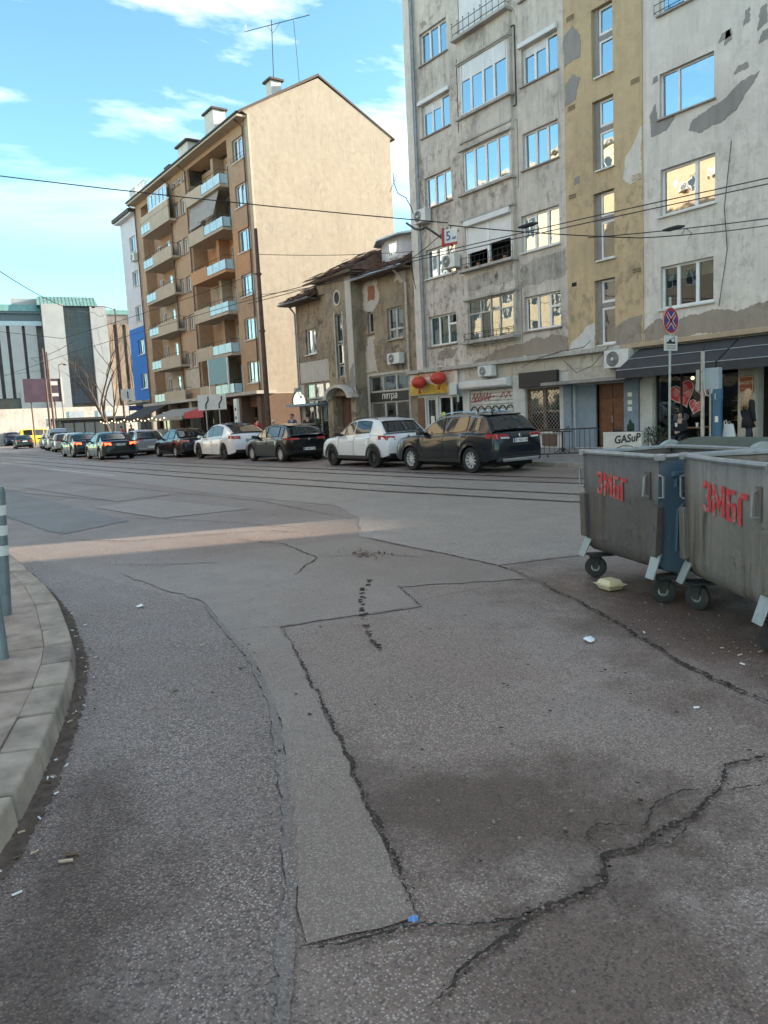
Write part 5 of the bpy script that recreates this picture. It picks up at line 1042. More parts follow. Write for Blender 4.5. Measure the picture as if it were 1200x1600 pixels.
rf = MB().hexa([(-.6, -1.8, 23.9), (9.6, -1.8, 23.9), (9.6, 8, 23.9), (-.6, 8, 23.9), (-.3, .2, 25.7), (9.2, .2, 25.7), (9.2, 8, 25.7), (-.3, 8, 25.7)]).build('roof', 'copper_green', off)
for k in range(17): x = -.5 + k * .6; MB().hexa([(x, -1.83, 23.92), (x + .06, -1.83, 23.92), (x + .06, -1.7, 23.92), (x, -1.7, 23.92), (x + .01, .17, 25.74), (x + .06, .17, 25.74), (x + .06, .3, 25.74), (x + .01, .3, 25.74)]).build('seam', 'office_strip', rf)
MB().box(-4.5, -.3, 2, 8, 24.3, 25.6).build('plant_room', 'office_pale', off)
for a, b in ((11.0, 12.0), (12.6, 13.6), (14.2, 15.2)): MB().box(a, b, -.9, .59, 6, 20.8).build('fin', 'office_stone', off)
MB().box(10.86, 16, -.5, .59, 20.8, 22.6).build('band', 'office_strip', off); MB().hexa([(10.8, -.7, 22.6), (16, -.7, 22.6), (16, 6, 22.6), (10.8, 6, 22.6), (10.8, .6, 23.6), (16, .6, 23.6), (16, 6, 23.6), (10.8, 6, 23.6)]).build('roof', 'copper_green', off)
off.location = (-148, 32, 0); off.rotation_euler = (0, 0, math.atan2(.985, .171))
# garden wall, billboard, kiosk, hoarding in front of it
gwall = tag(MB().box(-120.4, -120, 18, 46, 0, 5.2).build('garden_wall', 'cornice'), 'long white boundary wall in front of the office building', 'wall')
flat('poster', (0.045, 0.025, 0.04), .4, var=.5, vs=.7); flat('green_board', (0.03, 0.09, 0.055), .6, var=.2); flat('van_yellow', (0.75, 0.50, 0.03), .4)
bbd = empty('billboard', (-105, 22, 0), 0, 'dark purple billboard on posts before the office building', 'billboard')
pn = MB().box(-105.15, -105, 19.8, 24.2, 5.5, 8.45).build('panel', 'poster', bbd); MB().box(-104.998, -104.98, 22.9, 23.9, 7.6, 8.1).build('print', 'office_pale', pn); MB().box(-104.998, -104.98, 22.9, 23.9, 6.2, 6.6).build('print', 'office_pale', pn)
for y in (20.6, 23.4): MB().tube([(-105.3, y, 0), (-105.3, y, 8.4)], .09, 8).build('post', 'umber_paint', bbd)
MB().box(-105.2, -104.9, 24.21, 24.5, 5.2, 8.6).build('frame_edge', 'office_pale', bbd)
kio = empty('kiosk_pavilion', (-92, 24, 0), 0, 'low black pavilion with flat roof behind the parked cars', 'pavilion')
MB().box(-96, -92, 20.9, 28.2, 0, 2.9).build('wall', 'black_metal', kio); MB().box(-96.4, -91.5, 20.5, 28.6, 2.9, 3.15).build('roof', 'black_metal', kio)
for k in range(6): MB().box(-91.98, -91.95, 21.2 + k * 1.15, 22.2 + k * 1.15, .5, 2.6).build('window', 'far_pane', kio)
for y in (22.0, 25.2): MB().box(-94, -92.5, y, y + 1.6, 3.15, 3.9).build('roof_unit', 'zinc', kio)
hb = empty('hoarding', (-125, 23, 0), 0, 'dark green hoarding with the white word SOFIA', 'sign'); pn = MB().box(-125.2, -125, 20.2, 25.6, .2, 3.7).build('board', 'green_board', hb)
text('SOFIA', 1.5, 'paper', 'lettering', hb, (-124.97, 23.6, 2.3), (R(90), 0, R(90)), bold=.03)
for y in (20.6, 25.2): MB().box(-125.5, -125.21, y - .1, y + .1, 0, 3.6).build('post', 'black_metal', hb)

# ------------------------------------------------------------------ bare trees
flat('bark', (0.10, 0.075, 0.06), .95, var=.35, vs=8, bump=.5, bs=30)
def bare_tree(loc, h, label, seed, r0=.16, lean=(0, 0), levels=5, spread=.55):
    q = random.Random(seed); r = empty('bare_tree', loc, 0, label, 'tree', 'bare street trees'); tr = MB(); cr = MB()
    def grow(p, d, L, rad, lv, mb):
        pts = [p]; rr = [rad]; k = 4
        for i in range(k):
            d = (d + Vector((q.gauss(0, .10), q.gauss(0, .10), q.gauss(0, .06) + .02))).normalized(); p = p + d * L / k; pts.append(p); rr.append(rad * (1 - .38 * (i + 1) / k))
        mb.tube(pts, rr, 7 if lv == 0 else (5 if lv < 3 else 3), lv < 2)
        if lv >= levels: return
        for i in range(q.choice((2, 3, 3)) if lv else 4):
            t = q.uniform(.45, 1.0) if i else 1.0; j = min(k, max(1, int(round(t * k)))); b = pts[j]
            nd = (d + Vector((q.gauss(0, spread), q.gauss(0, spread), q.gauss(.1, spread * .6)))).normalized(); grow(b, nd, L * q.uniform(.58, .85), rr[j] * q.uniform(.5, .72), lv + 1, cr)
    grow(Vector((0, 0, -.05)), Vector((lean[0], lean[1], 1)).normalized(), h * .30, r0, 0, tr)
    tr.build('trunk', 'bark', r, local=True, smooth=True); cr.build('crown', 'bark', r, local=True, recalc=False)
    return r
bare_tree((-72.5, 20.8, 0), 15, 'bare leafless tree beside the narrow blue house', 11, .2, (.05, -.12), 5, .36)
bare_tree((-76.0, 24.2, 0), 15, 'bare leafless tree behind the pavilion lights', 14, .16, (0, .1), 5, .38)
bare_tree((-78.0, 22.5, 0), 13, 'bare thin tree standing by the street lamp', 23, .14, (.1, .2), 5, .38)
bare_tree((-47.5, 45.0, 0), 18, 'bare tree showing between the gable and the grey house', 31, .22, (.0, .0), 5, .42)
# ------------------------------------------------------------------ cars
flat('tyre', (0.018, 0.018, 0.019), .85, var=.2, vs=12); flat('alloy', (0.60, 0.61, 0.63), .35, .25, var=.08); flat('dark_alloy', (0.06, 0.06, 0.065), .35, .6); flat('black_trim', (0.016, 0.016, 0.018), .5, var=.2); flat('underbody', (0.008, 0.008, 0.008), .9)
flat('plate_white', (0.70, 0.70, 0.68), .5); flat('plate_blue', (0.02, 0.07, 0.40), .5); flat('chrome', (0.75, 0.76, 0.78), .12, 1.0, var=.03); flat('silver_trim', (0.38, 0.40, 0.43), .4, .6)
flat('lamp_red', (0.34, 0.008, 0.012), .12, coat=1.0, var=.15, vs=12); flat('lamp_lit', (0.5, 0.02, 0.01), .2, emit=((1.0, 0.07, 0.02), 2.2)); flat('lamp_clear', (0.55, 0.57, 0.60), .1, .3)
m_, nt_, b_ = nodes_of('car_glass'); b_.inputs['Base Color'].default_value = (.012, .016, .019, 1); b_.inputs['Roughness'].default_value = .025; b_.inputs['IOR'].default_value = 1.55; b_.inputs['Specular IOR Level'].default_value = .55
def lerp_tab(tab, x):
    if x <= tab[0][0]: return tab[0][1]
    for (a, b), (c, d) in zip(tab, tab[1:]):
        if x <= c:
            t = (x - a) / (c - a) if c > a else 0; return b + (d - b) * t
    return tab[-1][1]
def smooth_tab(tab, x, e=.06): return (lerp_tab(tab, x - e) + 2 * lerp_tab(tab, x) + lerp_tab(tab, x + e)) / 4
def wheel(parent, x, y, r, side, rim='alloy', spokes=10, w=.21):
    o = empty('wheel', (x, y, r)); o.parent = parent
    MB().lathe([(r * .64, -w / 2), (r * .93, -w / 2), (r, -w * .36), (r, w * .36), (r * .93, w / 2), (r * .64, w / 2), (r * .64, -w / 2)], 28, (0, 0, 0), 'y').build('tyre', 'tyre', o, local=True, smooth=True)
    mb = MB(); yo = side * w * .42
    mb.lathe([(r * .655, yo), (r * .60, yo), (r * .585, yo - side * .03), (r * .58, -yo)], 28, (0, 0, 0), 'y')
    for k in range(spokes):
        a = 2 * math.pi * k / spokes; da = .16 if spokes > 6 else .26; ca, sa = math.cos(a), math.sin(a)
        def pt(rr, off, yy): return (rr * ca - off * sa, yy, rr * sa + off * ca)
        ww = r * .045 if spokes > 6 else r * .09
        mb.hexa([pt(r * .14, -ww * 1.2, yo - side * .05), pt(r * .60, -ww, yo - side * .035), pt(r * .60, ww, yo - side * .035), pt(r * .14, ww * 1.2, yo - side * .05), pt(r * .14, -ww * 1.2, yo - side * .012), pt(r * .60, -ww * .8, yo - side * .004), pt(r * .60, ww * .8, yo - side * .004), pt(r * .14, ww * 1.2, yo - side * .012)])
    mb.lathe([(0, yo - side * .008), (r * .17, yo - side * .01), (r * .17, yo - side * .05)], 14, (0, 0, 0), 'y')
    mb.build('rim', rim, o, local=True); MB().lathe([(0, 0), (r * .58, 0)], 20, (0, yo - side * .09, 0), 'y').build('brake_disc', 'underbody', o, local=True)
    return o
def car(label, loc, rz, kind, paint, plate=None, lit=False, rim='alloy', detail=True, group=None, name='parked_car', emblem=None, scale=1.0):
    """local +x is the front; the tables give the outline of lower body and cabin of each kind"""
    K = {
     'suv':   dict(L=4.62, W=1.88, wb=2.71, fo=.93, rw=.355, sill=.30, top=[(-2.31, .95), (-2.2, 1.08), (-1.2, 1.12), (.8, 1.06), (1.0, 1.07), (1.9, .98), (2.2, .86), (2.31, .66)], cab=[(1.02, 1.06), (.62, 1.34), (.30, 1.51), (.0, 1.585), (-.5, 1.625), (-1.1, 1.61), (-1.6, 1.55), (-1.82, 1.46), (-2.12, 1.10)], belt=[(-2.3, 1.14), (-1.4, 1.13), (1.0, 1.03)], wins=[(.82, -.12), (-.20, -1.12), (-1.2, -1.62)], bp=(-.16, -1.16), rear=(1.46, 1.12), cl=True, rails='chrome'),
     'cross': dict(L=4.10, W=1.85, wb=2.60, fo=.84, rw=.33, sill=.28, top=[(-2.05, .90), (-1.95, 1.03), (-1.0, 1.06), (.8, 1.0), (1.6, .93), (1.95, .80), (2.05, .62)], cab=[(.96, 1.0), (.55, 1.27), (.2, 1.45), (-.1, 1.52), (-.6, 1.55), (-1.1, 1.52), (-1.45, 1.45), (-1.9, 1.05)], belt=[(-2.0, 1.12), (-1.2, 1.08), (1.0, .97)], wins=[(.78, -.18), (-.26, -1.16)], bp=(-.22, -1.2), rear=(1.42, 1.08), cl=True, rails='black_trim'),
     'hatch': dict(L=4.22, W=1.80, wb=2.58, fo=.86, rw=.32, sill=.22, top=[(-2.1, .85), (-2.0, .96), (-1.0, .98), (.9, .94), (1.6, .86), (2.0, .72), (2.11, .55)], cab=[(1.0, .93), (.55, 1.2), (.2, 1.38), (-.1, 1.45), (-.6, 1.48), (-1.2, 1.46), (-1.6, 1.38), (-2.02, .98)], belt=[(-2.0, 1.0), (-1.2, .99), (1.0, .91)], wins=[(.8, -.12), (-.2, -1.15), (-1.24, -1.5)], bp=(-.16, -1.2), rear=(1.36, 1.0), cl=False, rails=None),
     'fast':  dict(L=4.75, W=1.92, wb=2.89, fo=.87, rw=.36, sill=.24, top=[(-2.37, .88), (-2.25, 1.10), (-1.9, 1.16), (-1.0, 1.04), (.9, .98), (1.7, .90), (2.2, .74), (2.37, .55)], cab=[(1.25, .97), (.7, 1.28), (.35, 1.47), (.0, 1.57), (-.5, 1.61), (-1.0, 1.56), (-1.5, 1.43), (-2.1, 1.18)], belt=[(-2.3, 1.12), (-1.5, 1.08), (1.1, .96)], wins=[(.95, -.12), (-.2, -1.2)], bp=(-.16, -1.25), rear=(1.52, 1.18), cl=False, rails=None),
     'sedan': dict(L=4.72, W=1.82, wb=2.78, fo=.86, rw=.32, sill=.2, top=[(-2.36, .74), (-2.28, .98), (-1.6, 1.02), (.9, .95), (1.7, .86), (2.2, .72), (2.36, .52)], cab=[(1.12, .94), (.6, 1.24), (.25, 1.40), (-.1, 1.45), (-.6, 1.46), (-1.05, 1.37), (-1.7, 1.03)], belt=[(-2.3, .98), (-1.2, .96), (1.1, .92)], wins=[(.85, -.14), (-.22, -1.12)], bp=(-.18, -1.16), rear=(1.36, 1.05), cl=False, rails=None),
     'van':   dict(L=4.9, W=1.95, wb=3.0, fo=.9, rw=.34, sill=.26, top=[(-2.45, 1.1), (-2.4, 1.2), (-1, 1.2), (1.2, 1.12), (2.0, .98), (2.35, .8), (2.45, .6)], cab=[(1.6, 1.1), (1.15, 1.5), (.8, 1.78), (.4, 1.88), (-.5, 1.92), (-1.6, 1.92), (-2.2, 1.88), (-2.4, 1.2)], belt=[(-2.4, 1.15), (1.2, 1.08)], wins=[(1.25, .35), (.25, -.9), (-1.0, -2.0)], bp=(.3, -.95), rear=(1.8, 1.25), cl=False, rails=None)}[kind]
    L, W, rw = K['L'], K['W'], K['rw']; hl = L / 2; xf = hl - K['fo']; xr = xf - K['wb']; ra = rw * 1.17; sill = K['sill']
    r = empty(name, loc, rz, label, 'car', group)
    def zlow(x):
        z = sill + max(0, (abs(x) - hl + .45)) * .22
        for w in (xf, xr):
            d = abs(x - w)
            if d < ra: z = max(z, rw + math.sqrt(ra * ra - d * d) * .98)
        return z
    def ztop(x): return smooth_tab(K['top'], x)
    def hw(x): e = max(0, (abs(x) - hl + .55) / .55); return W / 2 * (1 - .17 * e ** 2.6)
    def sec(x):
        a, b, h = zlow(x), ztop(x), hw(x); b = max(b, a + .08); d = b - a; bulge = 1.012 if K['cl'] else 1.0
        return [(0, a), (h * .80, a), (h * .985, a), (h * 1.0, a + d * .10), (h * 1.0 * bulge, a + d * .35), (h * .995, a + d * .58), (h * .985, a + d * .74), (h * .955, a + d * .90), (h * .90, b - .01), (h * .78, b + .012), (h * .4, b + .03), (0, b + .035)]
    xs = sorted(set([-hl, -hl + .03, -hl + .08, hl, hl - .03, hl - .08] + [-hl + .1 + (L - .2) * k / 34 for k in range(35)] + [w + ra * math.cos(t * math.pi / 12) * .999 for w in (xf, xr) for t in range(13)]))
    mb = MB(); n = len(sec(0)); m2 = 2 * n - 2
    for x in xs:
        s = sec(x); e = min(1, .90 + (hl - abs(x)) * 1.6); s = [(y, (z - .6) * (e if abs(x) > hl - .07 else 1) + .6) for y, z in s]
        for y, z in s: mb.v.append((x, y, z))
        for y, z in s[-2:0:-1]: mb.v.append((x, -y, z))
    for i in range(len(xs) - 1):
        for j in range(m2): q = i * m2; mb.f.append((q + j, q + (j + 1) % m2, q + m2 + (j + 1) % m2, q + m2 + j))
    mb.f.append(tuple(range(m2))); mb.f.append(tuple((len(xs) - 1) * m2 + j for j in range(m2)))
    mb.build('body', paint, r, local=True, smooth=True)
    MB().box(-hl + .25, hl - .3, -W / 2 + .24, W / 2 - .24, .17, .62).build('underbody', 'underbody', r, local=True)
    # cabin
    C = K['cab'][::-1]; x0, x1 = C[0][0], C[-1][0]; zb = lambda x: min(lerp_tab(K['belt'], x), ztop(x) + .03)
    zo = lambda x: smooth_tab(C, x, .05); zmax = max(z for _, z in C)
    def cy(x, z): t = min(1, max(0, (z - .95) / (zmax - .95))); e = max(0, (abs(x - (x0 + x1) / 2) / ((x1 - x0) / 2) - .55)); return W / 2 * (.955 - .235 * t ** 1.25 - .10 * e * e)
    cx = [x0 + (x1 - x0) * k / 36 for k in range(37)]; lat = [-1, -.92, -.7, -.35, 0, .35, .7, .92, 1]
    mb = MB()
    def roofpt(x, v, o=0.): z = zo(x); return (x + .05 * (1 - v * v) * ((1 if x > 0 else -1) * (1 if z < zmax - .12 else .3)), v * cy(x, z), z + .035 * (1 - v * v) + o - .02 * (abs(v) > .97))
    for x in cx:
        for v in lat: mb.v.append(roofpt(x, v))
    nl = len(lat)
    for i in range(36):
        for j in range(nl - 1): q = i * nl + j; mb.f.append((q, q + 1, q + nl + 1, q + nl))
    for s in (0, nl - 1):
        b0 = len(mb.v)
        for x in cx: z = min(zb(x), zo(x)) - .05; sg = -1 if s == 0 else 1; mb.v.append((x, sg * cy(x, z), z))
        for i in range(36): mb.f.append((i * nl + s, (i + 1) * nl + s, b0 + i + 1, b0 + i))
    mb.build('cabin', paint, r, local=True, smooth=True)
    # glass
    for sg in (1, -1):
        for (a, b) in K['wins']:
            k = 12; mb = MB(); ok = 0
            P = []
            for i in range(k + 1):
                x = a + (b - a) * i / k; zt = zo(x) - .075; zl = zb(x) + .03
                P.append((x, zl, max(zl + .002, zt)))
            for i in range(k):
                (xa, la, ta), (xb, lb, tb) = P[i], P[i + 1]
                mb.quad((xa, sg * (cy(xa, la) + .007), la), (xb, sg * (cy(xb, lb) + .007), lb), (xb, sg * (cy(xb, tb) + .007), tb), (xa, sg * (cy(xa, ta) + .007), ta))
            mb.build('side_window', 'car_glass', r, local=True, smooth=True)
            if detail:
                edge = [(x, sg * (cy(x, t) + .010), t + .012) for x, l, t in P]; MB().tube([p for p in edge], .011, 5).build('window_trim', 'chrome' if K['rails'] == 'chrome' else 'black_trim', r, local=True)
    def screen(nm, xa, xb, m='car_glass'):
        k = 10; mb = MB()
        def fn(u, v):
            x = xa + (xb - xa) * u; vv = -.87 + 1.74 * v; p = roofpt(x, vv); s = 1 if x > 0 else -1; return (p[0] + s * .012, p[1], p[2] + .012)
        mb.grid(fn, k, 10); return mb.build(nm, m, r, local=True, smooth=True)
    xs_f = [x for x in cx if x > .0 and zo(x) < zmax - .07]; screen('windscreen', max(xs_f) - .06, min(xs_f))
    rz1, rz0 = K['rear']; xb_ = [x for x in cx if x < -.4 and rz0 - .02 < zo(x) < rz1 + .03]; screen('rear_window', min(xb_) + .015, max(xb_))
    if kind == 'fast': screen('glass_roof', .2, -.95)
    # wheels
    for x in (xf, xr):
        for sg in (1, -1): wheel(r, x, sg * (W / 2 - .115), rw, sg, rim, 10 if kind in ('suv', 'cross', 'hatch') else 5)
    # rear and front lamps, plate, bumpers
    zt_ = K['top'][1][1]; lm = 'lamp_lit' if lit else 'lamp_red'
    for sg in (1, -1):
        h1 = hw(-hl + .35); h0 = hw(-hl + .02); z0, z1 = (zt_ - .23, zt_ - .03) if kind != 'sedan' else (zt_ - .26, zt_ - .06)
        if kind == 'hatch': z0, z1 = zt_ - .16, zt_ - .0
        yy0 = h0 * (.52 if kind in ('suv', 'hatch') else .62)
        mb = MB().hexa([(-hl - .015, sg * yy0, z0 + .05), (-hl + .03, sg * (h0 + .004), z0 + .05), (-hl + .36, sg * (h1 + .006), z0 + .08), (-hl + .2, sg * yy0, z0 + .05), (-hl + .02, sg * yy0, z1 - .02), (-hl + .07, sg * (h0 + .004), z1), (-hl + .40, sg * (h1 - .018), z1 + .01), (-hl + .25, sg * yy0, z1 - .02)])
        t = mb.build('taillight', lm, r, local=True, bevel=.02)
        if kind == 'suv': MB().hexa([(-hl - .022, sg * yy0 * .98, z0 + .07), (-hl - .004, sg * h0 * .88, z0 + .07), (-hl + .02, sg * h0 * .88, z0 + .07), (-hl + .01, sg * yy0 * .98, z0 + .07), (-hl + .004, sg * yy0 * .98, z0 + .11), (-hl + .02, sg * h0 * .88, z0 + .12), (-hl + .05, sg * h0 * .88, z0 + .12), (-hl + .04, sg * yy0 * .98, z0 + .11)]).build('reversing_lamp', 'lamp_clear', t, local=True)
        MB().hexa([(hl - .30, sg * .86 * hw(hl - .3), .60), (hl - .02, sg * .55 * W / 2, .58), (hl - .10, sg * .5 * W / 2, .58), (hl - .5, sg * .97 * hw(hl - .5), .62), (hl - .34, sg * .86 * hw(hl - .3), .74), (hl - .08, sg * .55 * W / 2, .68), (hl - .16, sg * .5 * W / 2, .70), (hl - .52, sg * .965 * hw(hl - .5), .76)]).build('headlight', 'lamp_clear', r, local=True, bevel=.015)
        xm = x1 - .25
        mi = MB().hexa([(xm - .1, sg * W / 2 * .93, zb(xm) + .02), (xm + .08, sg * W / 2 * .93, zb(xm) + .02), (xm + .1, sg * (W / 2 + .17), zb(xm) + .03), (xm - .08, sg * (W / 2 + .17), zb(xm) + .03), (xm - .09, sg * W / 2 * .95, zb(xm) + .13), (xm + .05, sg * W / 2 * .95, zb(xm) + .13), (xm + .06, sg * (W / 2 + .16), zb(xm) + .16), (xm - .07, sg * (W / 2 + .16), zb(xm) + .16)]).build('mirror', paint if kind == 'fast' else 'black_trim', r, local=True, bevel=.03)
    zp = {'suv': .86, 'cross': .62, 'hatch': .50, 'fast': .86, 'sedan': .80, 'van': .8}[kind]
    pl = MB().box(-hl - .030, -hl - .008, -.26, .26, zp - .055, zp + .055).build('number_plate', 'plate_white', r, local=True)
    MB().box(-hl - .034, -hl - .030, .215, .258, zp - .052, zp + .052).build('plate_band', 'plate_blue', pl, local=True)
    if plate: t = text(plate, .105, 'black_letter', 'plate_lettering', None, (0, 0, 0), (R(90), 0, R(-90)), extrude=.001); t.parent = pl; t.location = (-hl - .032, -.02, zp)
    hr = hw(-hl + .03)
    MB().hexa([(-hl - .02, -hr * .95, .30), (-hl - .02, hr * .95, .30), (-hl + .12, hr * 1.0, .30), (-hl + .12, -hr * 1.0, .30), (-hl - .045, -hr * .93, .44), (-hl - .045, hr * .93, .44), (-hl + .12, hr * 1.004, .48), (-hl + .12, -hr * 1.004, .48)]).build('rear_bumper', 'black_trim' if kind in ('suv', 'cross', 'fast', 'sedan') else paint, r, local=True, bevel=.03)
    if detail:
        if kind == 'suv': MB().hexa([(-hl - .055, -.62, .30), (-hl - .055, .62, .30), (-hl + .05, .7, .30), (-hl + .05, -.7, .30), (-hl - .055, -.70, .40), (-hl - .055, .70, .40), (-hl + .05, .78, .40), (-hl + .05, -.78, .40)]).build('skid_plate', 'silver_trim', r, local=True, bevel=.03)
        for sg in (1, -1):
            for xx in (K['wins'][0][0] - .02, K['bp'][0], K['bp'][1]):
                s = sec(xx); P = [(xx, sg * (y + .002), z) for y, z in s[2:9]]
                if xx > xr + ra or True: MB().tube([p for p in P if p[2] > zlow(xx) - .01], .005, 4).build('door_seam', 'underbody', r, local=True)
            for xx in (K['bp'][0] + .12, K['bp'][1] + .12):
                s = sec(xx); MB().box(xx - .09, xx + .09, sg * (s[6][0] + .012) - .014, sg * (s[6][0] + .012) + .014, s[6][1] - .012, s[6][1] + .018).build('door_handle', paint, r, local=True, bevel=.008)
            if K['cl']:
                q = MB(); xa, xb2 = xr + ra - .02, xf - ra + .02
                for i in range(14):
                    xx = xa + (xb2 - xa) * i / 13; h = hw(xx); q.v += [(xx, sg * h * .95, sill - .03), (xx, sg * (h + .012), sill + .0), (xx, sg * (h + .018), sill + .10)]
                for i in range(13):
                    for j in range(2): q.f.append((i * 3 + j, i * 3 + j + 1, i * 3 + j + 4, i * 3 + j + 3))
                q.build('sill_cladding', 'black_trim', r, local=True)
                for w in (xf, xr):
                    P = []
                    for t in range(13):
                        a = math.pi * t / 12; P.append((w + math.cos(a) * ra * 1.02, a))
                    q = MB()
                    for xx, a in P:
                        z = rw + math.sin(a) * ra * 1.0; h = hw(w); q.v += [(w + math.cos(a) * ra * .98, sg * (h * .99), rw + math.sin(a) * ra * .98), (w + math.cos(a) * ra * .98, sg * (h + .022), rw + math.sin(a) * ra * .98), (w + math.cos(a) * ra * 1.16, sg * (h * 1.0 + .014), rw + math.sin(a) * ra * 1.16)]
                    for i in range(12):
                        for j in range(2): q.f.append((i * 3 + j, i * 3 + j + 1, i * 3 + j + 4, i * 3 + j + 3))
                    q.build('arch_trim', 'black_trim' if kind == 'cross' else paint, r, local=True, smooth=True)
            if K['rails']:
                MB().tube([(x, sg * (cy(x, zo(x)) - .10), zo(x) + (.055 if abs(x + .55) < .75 else .01)) for x in [.15, .05, -.2, -.6, -1.0, -1.2, -1.3]], .016, 6).build('roof_rail', 'chrome' if kind == 'suv' else 'black_trim', r, local=True)
        zs = zmax - .02; xe = min(x for x in cx if zo(x) > zmax - .10)
        if kind in ('suv', 'cross', 'hatch'): MB().hexa([(xe - .16, -.62, zo(xe) - .005), (xe - .16, .62, zo(xe) - .005), (xe + .15, .66, zo(xe) + .02), (xe + .15, -.66, zo(xe) + .02), (xe - .17, -.60, zo(xe) + .025), (xe - .17, .60, zo(xe) + .025), (xe + .15, .66, zo(xe) + .055), (xe + .15, -.66, zo(xe) + .055)]).build('spoiler', paint, r, local=True, bevel=.012)
        if emblem: MB().lathe([(0, -.012), (.05, -.012), (.055, 0)], 16, (-hl - .012, 0, zt_ - .09), 'x').build('emblem', 'chrome', r, local=True)
        if kind in ('suv', 'hatch', 'cross'): MB().tube([(-hl + .16, .0, zt_ + .05), (-hl + .12, -.32, zt_ + .08)], .008).build('rear_wiper', 'black_trim', r, local=True)
        MB().tube([(-.9 if kind != 'suv' else -1.2, 0, zmax - .01), (-1.0 if kind != 'suv' else -1.35, 0, zmax + .07)], .02).build('roof_aerial', 'black_trim', r, local=True)
    r.scale = (scale,) * 3
    return r
car_paint('paint_slate', (0.010, 0.014, 0.022), .15); car_paint('paint_white', (0.74, 0.75, 0.78), 0); car_paint('paint_black', (0.005, 0.0055, 0.007), 0); car_paint('paint_silver', (0.42, 0.44, 0.46), .6); car_paint('paint_green', (0.015, 0.03, 0.025), .3); car_paint('paint_navy', (0.012, 0.02, 0.05), .3); car_paint('paint_grey', (0.14, 0.15, 0.17), .5); car_paint('paint_yellow', (0.75, 0.5, 0.03), 0)
PI = math.pi
car('dark slate sports utility car with chrome window trim and silver skid plate', (-16.3, 14.42, 0), PI - .01, 'suv', 'paint_slate', 'CB 9651 HA', emblem=1, scale=.965)
car('white crossover hatchback with black wheel arch trim and roof rails', (-21.15, 14.66, 0), PI - .03, 'cross', 'paint_white', 'CB 3142 TT', rim='dark_alloy', emblem=1)
car('black compact hatchback with red tail lamps and silver wheels', (-28.1, 15.0, 0), PI - .01, 'hatch', 'paint_black', 'CA 8417 KM', emblem=1)
car('white fastback electric car with a glass roof and black wheels', (-33.6, 15.05, 0), PI, 'fast', 'paint_white', 'CB 4478 PB', rim='dark_alloy')
car('black sedan parked before the white fastback car', (-39.6, 15.05, 0), PI - .02, 'sedan', 'paint_black', None)
car('silver hatchback parked beside the cafe terrace', (-46.4, 15.0, 0), PI - .05, 'hatch', 'paint_silver', None)
car('dark sedan standing in the lane with its brake lamps lit', (-43.6, 12.35, 0), PI - .04, 'sedan', 'paint_black', 'CB 2290 AX', lit=True, name='waiting_car')
car('black sedan queuing in the lane before the braking sedan', (-51.0, 12.7, 0), PI - .04, 'sedan', 'paint_slate', None, lit=True, name='waiting_car')
for x, y, kd, pt, lb in ((-60.5, 14.6, 'hatch', 'paint_white', 'small white hatchback parked past the queue of cars'), (-67.0, 15.3, 'hatch', 'paint_silver', 'pale silver hatchback parked near the narrow blue house'), (-74.0, 16.3, 'van', 'paint_silver', 'silver van parked by the low black pavilion'), (-81.5, 17.4, 'cross', 'paint_silver', 'light grey crossover parked by the low black pavilion'), (-88.0, 18.6, 'sedan', 'paint_white', 'white sedan parked at the far end of the row')):
    car(lb, (x, y, 0), PI - .14, kd, pt, None, detail=False)
car('dark green sedan driving away at the far bend', (-93.0, 16.9, 0), PI - .1, 'sedan', 'paint_green', None, detail=False, name='moving_car')
car('black car coming round the bend at the edge of the carriageway', (-98.0, 14.2, 0), -.1, 'hatch', 'paint_black', None, detail=False, name='moving_car')
car('dark blue van driving at the far end of the street', (-121.0, 20.3, 0), PI, 'van', 'paint_navy', None, detail=False, name='moving_van')
car('bright yellow delivery van parked near the green hoarding', (-116.0, 23.4, 0), PI / 2, 'van', 'paint_yellow', None, detail=False, name='delivery_van', scale=1.15)
# ------------------------------------------------------------------ refuse containers
sheet_metal('galvanised', (0.15, 0.133, 0.13), amt=.9, metal=.45, rough=.55); sheet_metal('galvanised_pale', (0.25, 0.222, 0.20), amt=1.0, metal=.4, rough=.55); sheet_metal('bin_blue', (0.12, 0.19, 0.26), amt=.25, metal=.15, rough=.42); sheet_metal('bin_green', (0.03, 0.055, 0.04), amt=.3, metal=.1, rough=.5); sheet_metal('rim_steel', (0.36, 0.36, 0.37), amt=.5, metal=.5, rough=.45); sheet_metal('plate_pale', (0.36, 0.40, 0.42), amt=.3, metal=.3)
flat('rubber', (0.035, 0.032, 0.03), .85, var=.3, vs=15)
m_, nt_, b_ = nodes_of('stencil_red'); n_ = N(nt_)
nt_.links.new(n_.mix(n_.ramp(n_.noise(22, 7, .75), .52, .60), (0.56, 0.035, 0.04), (0.30, 0.24, 0.22)), b_.inputs['Base Color']); b_.inputs['Roughness'].default_value = .8
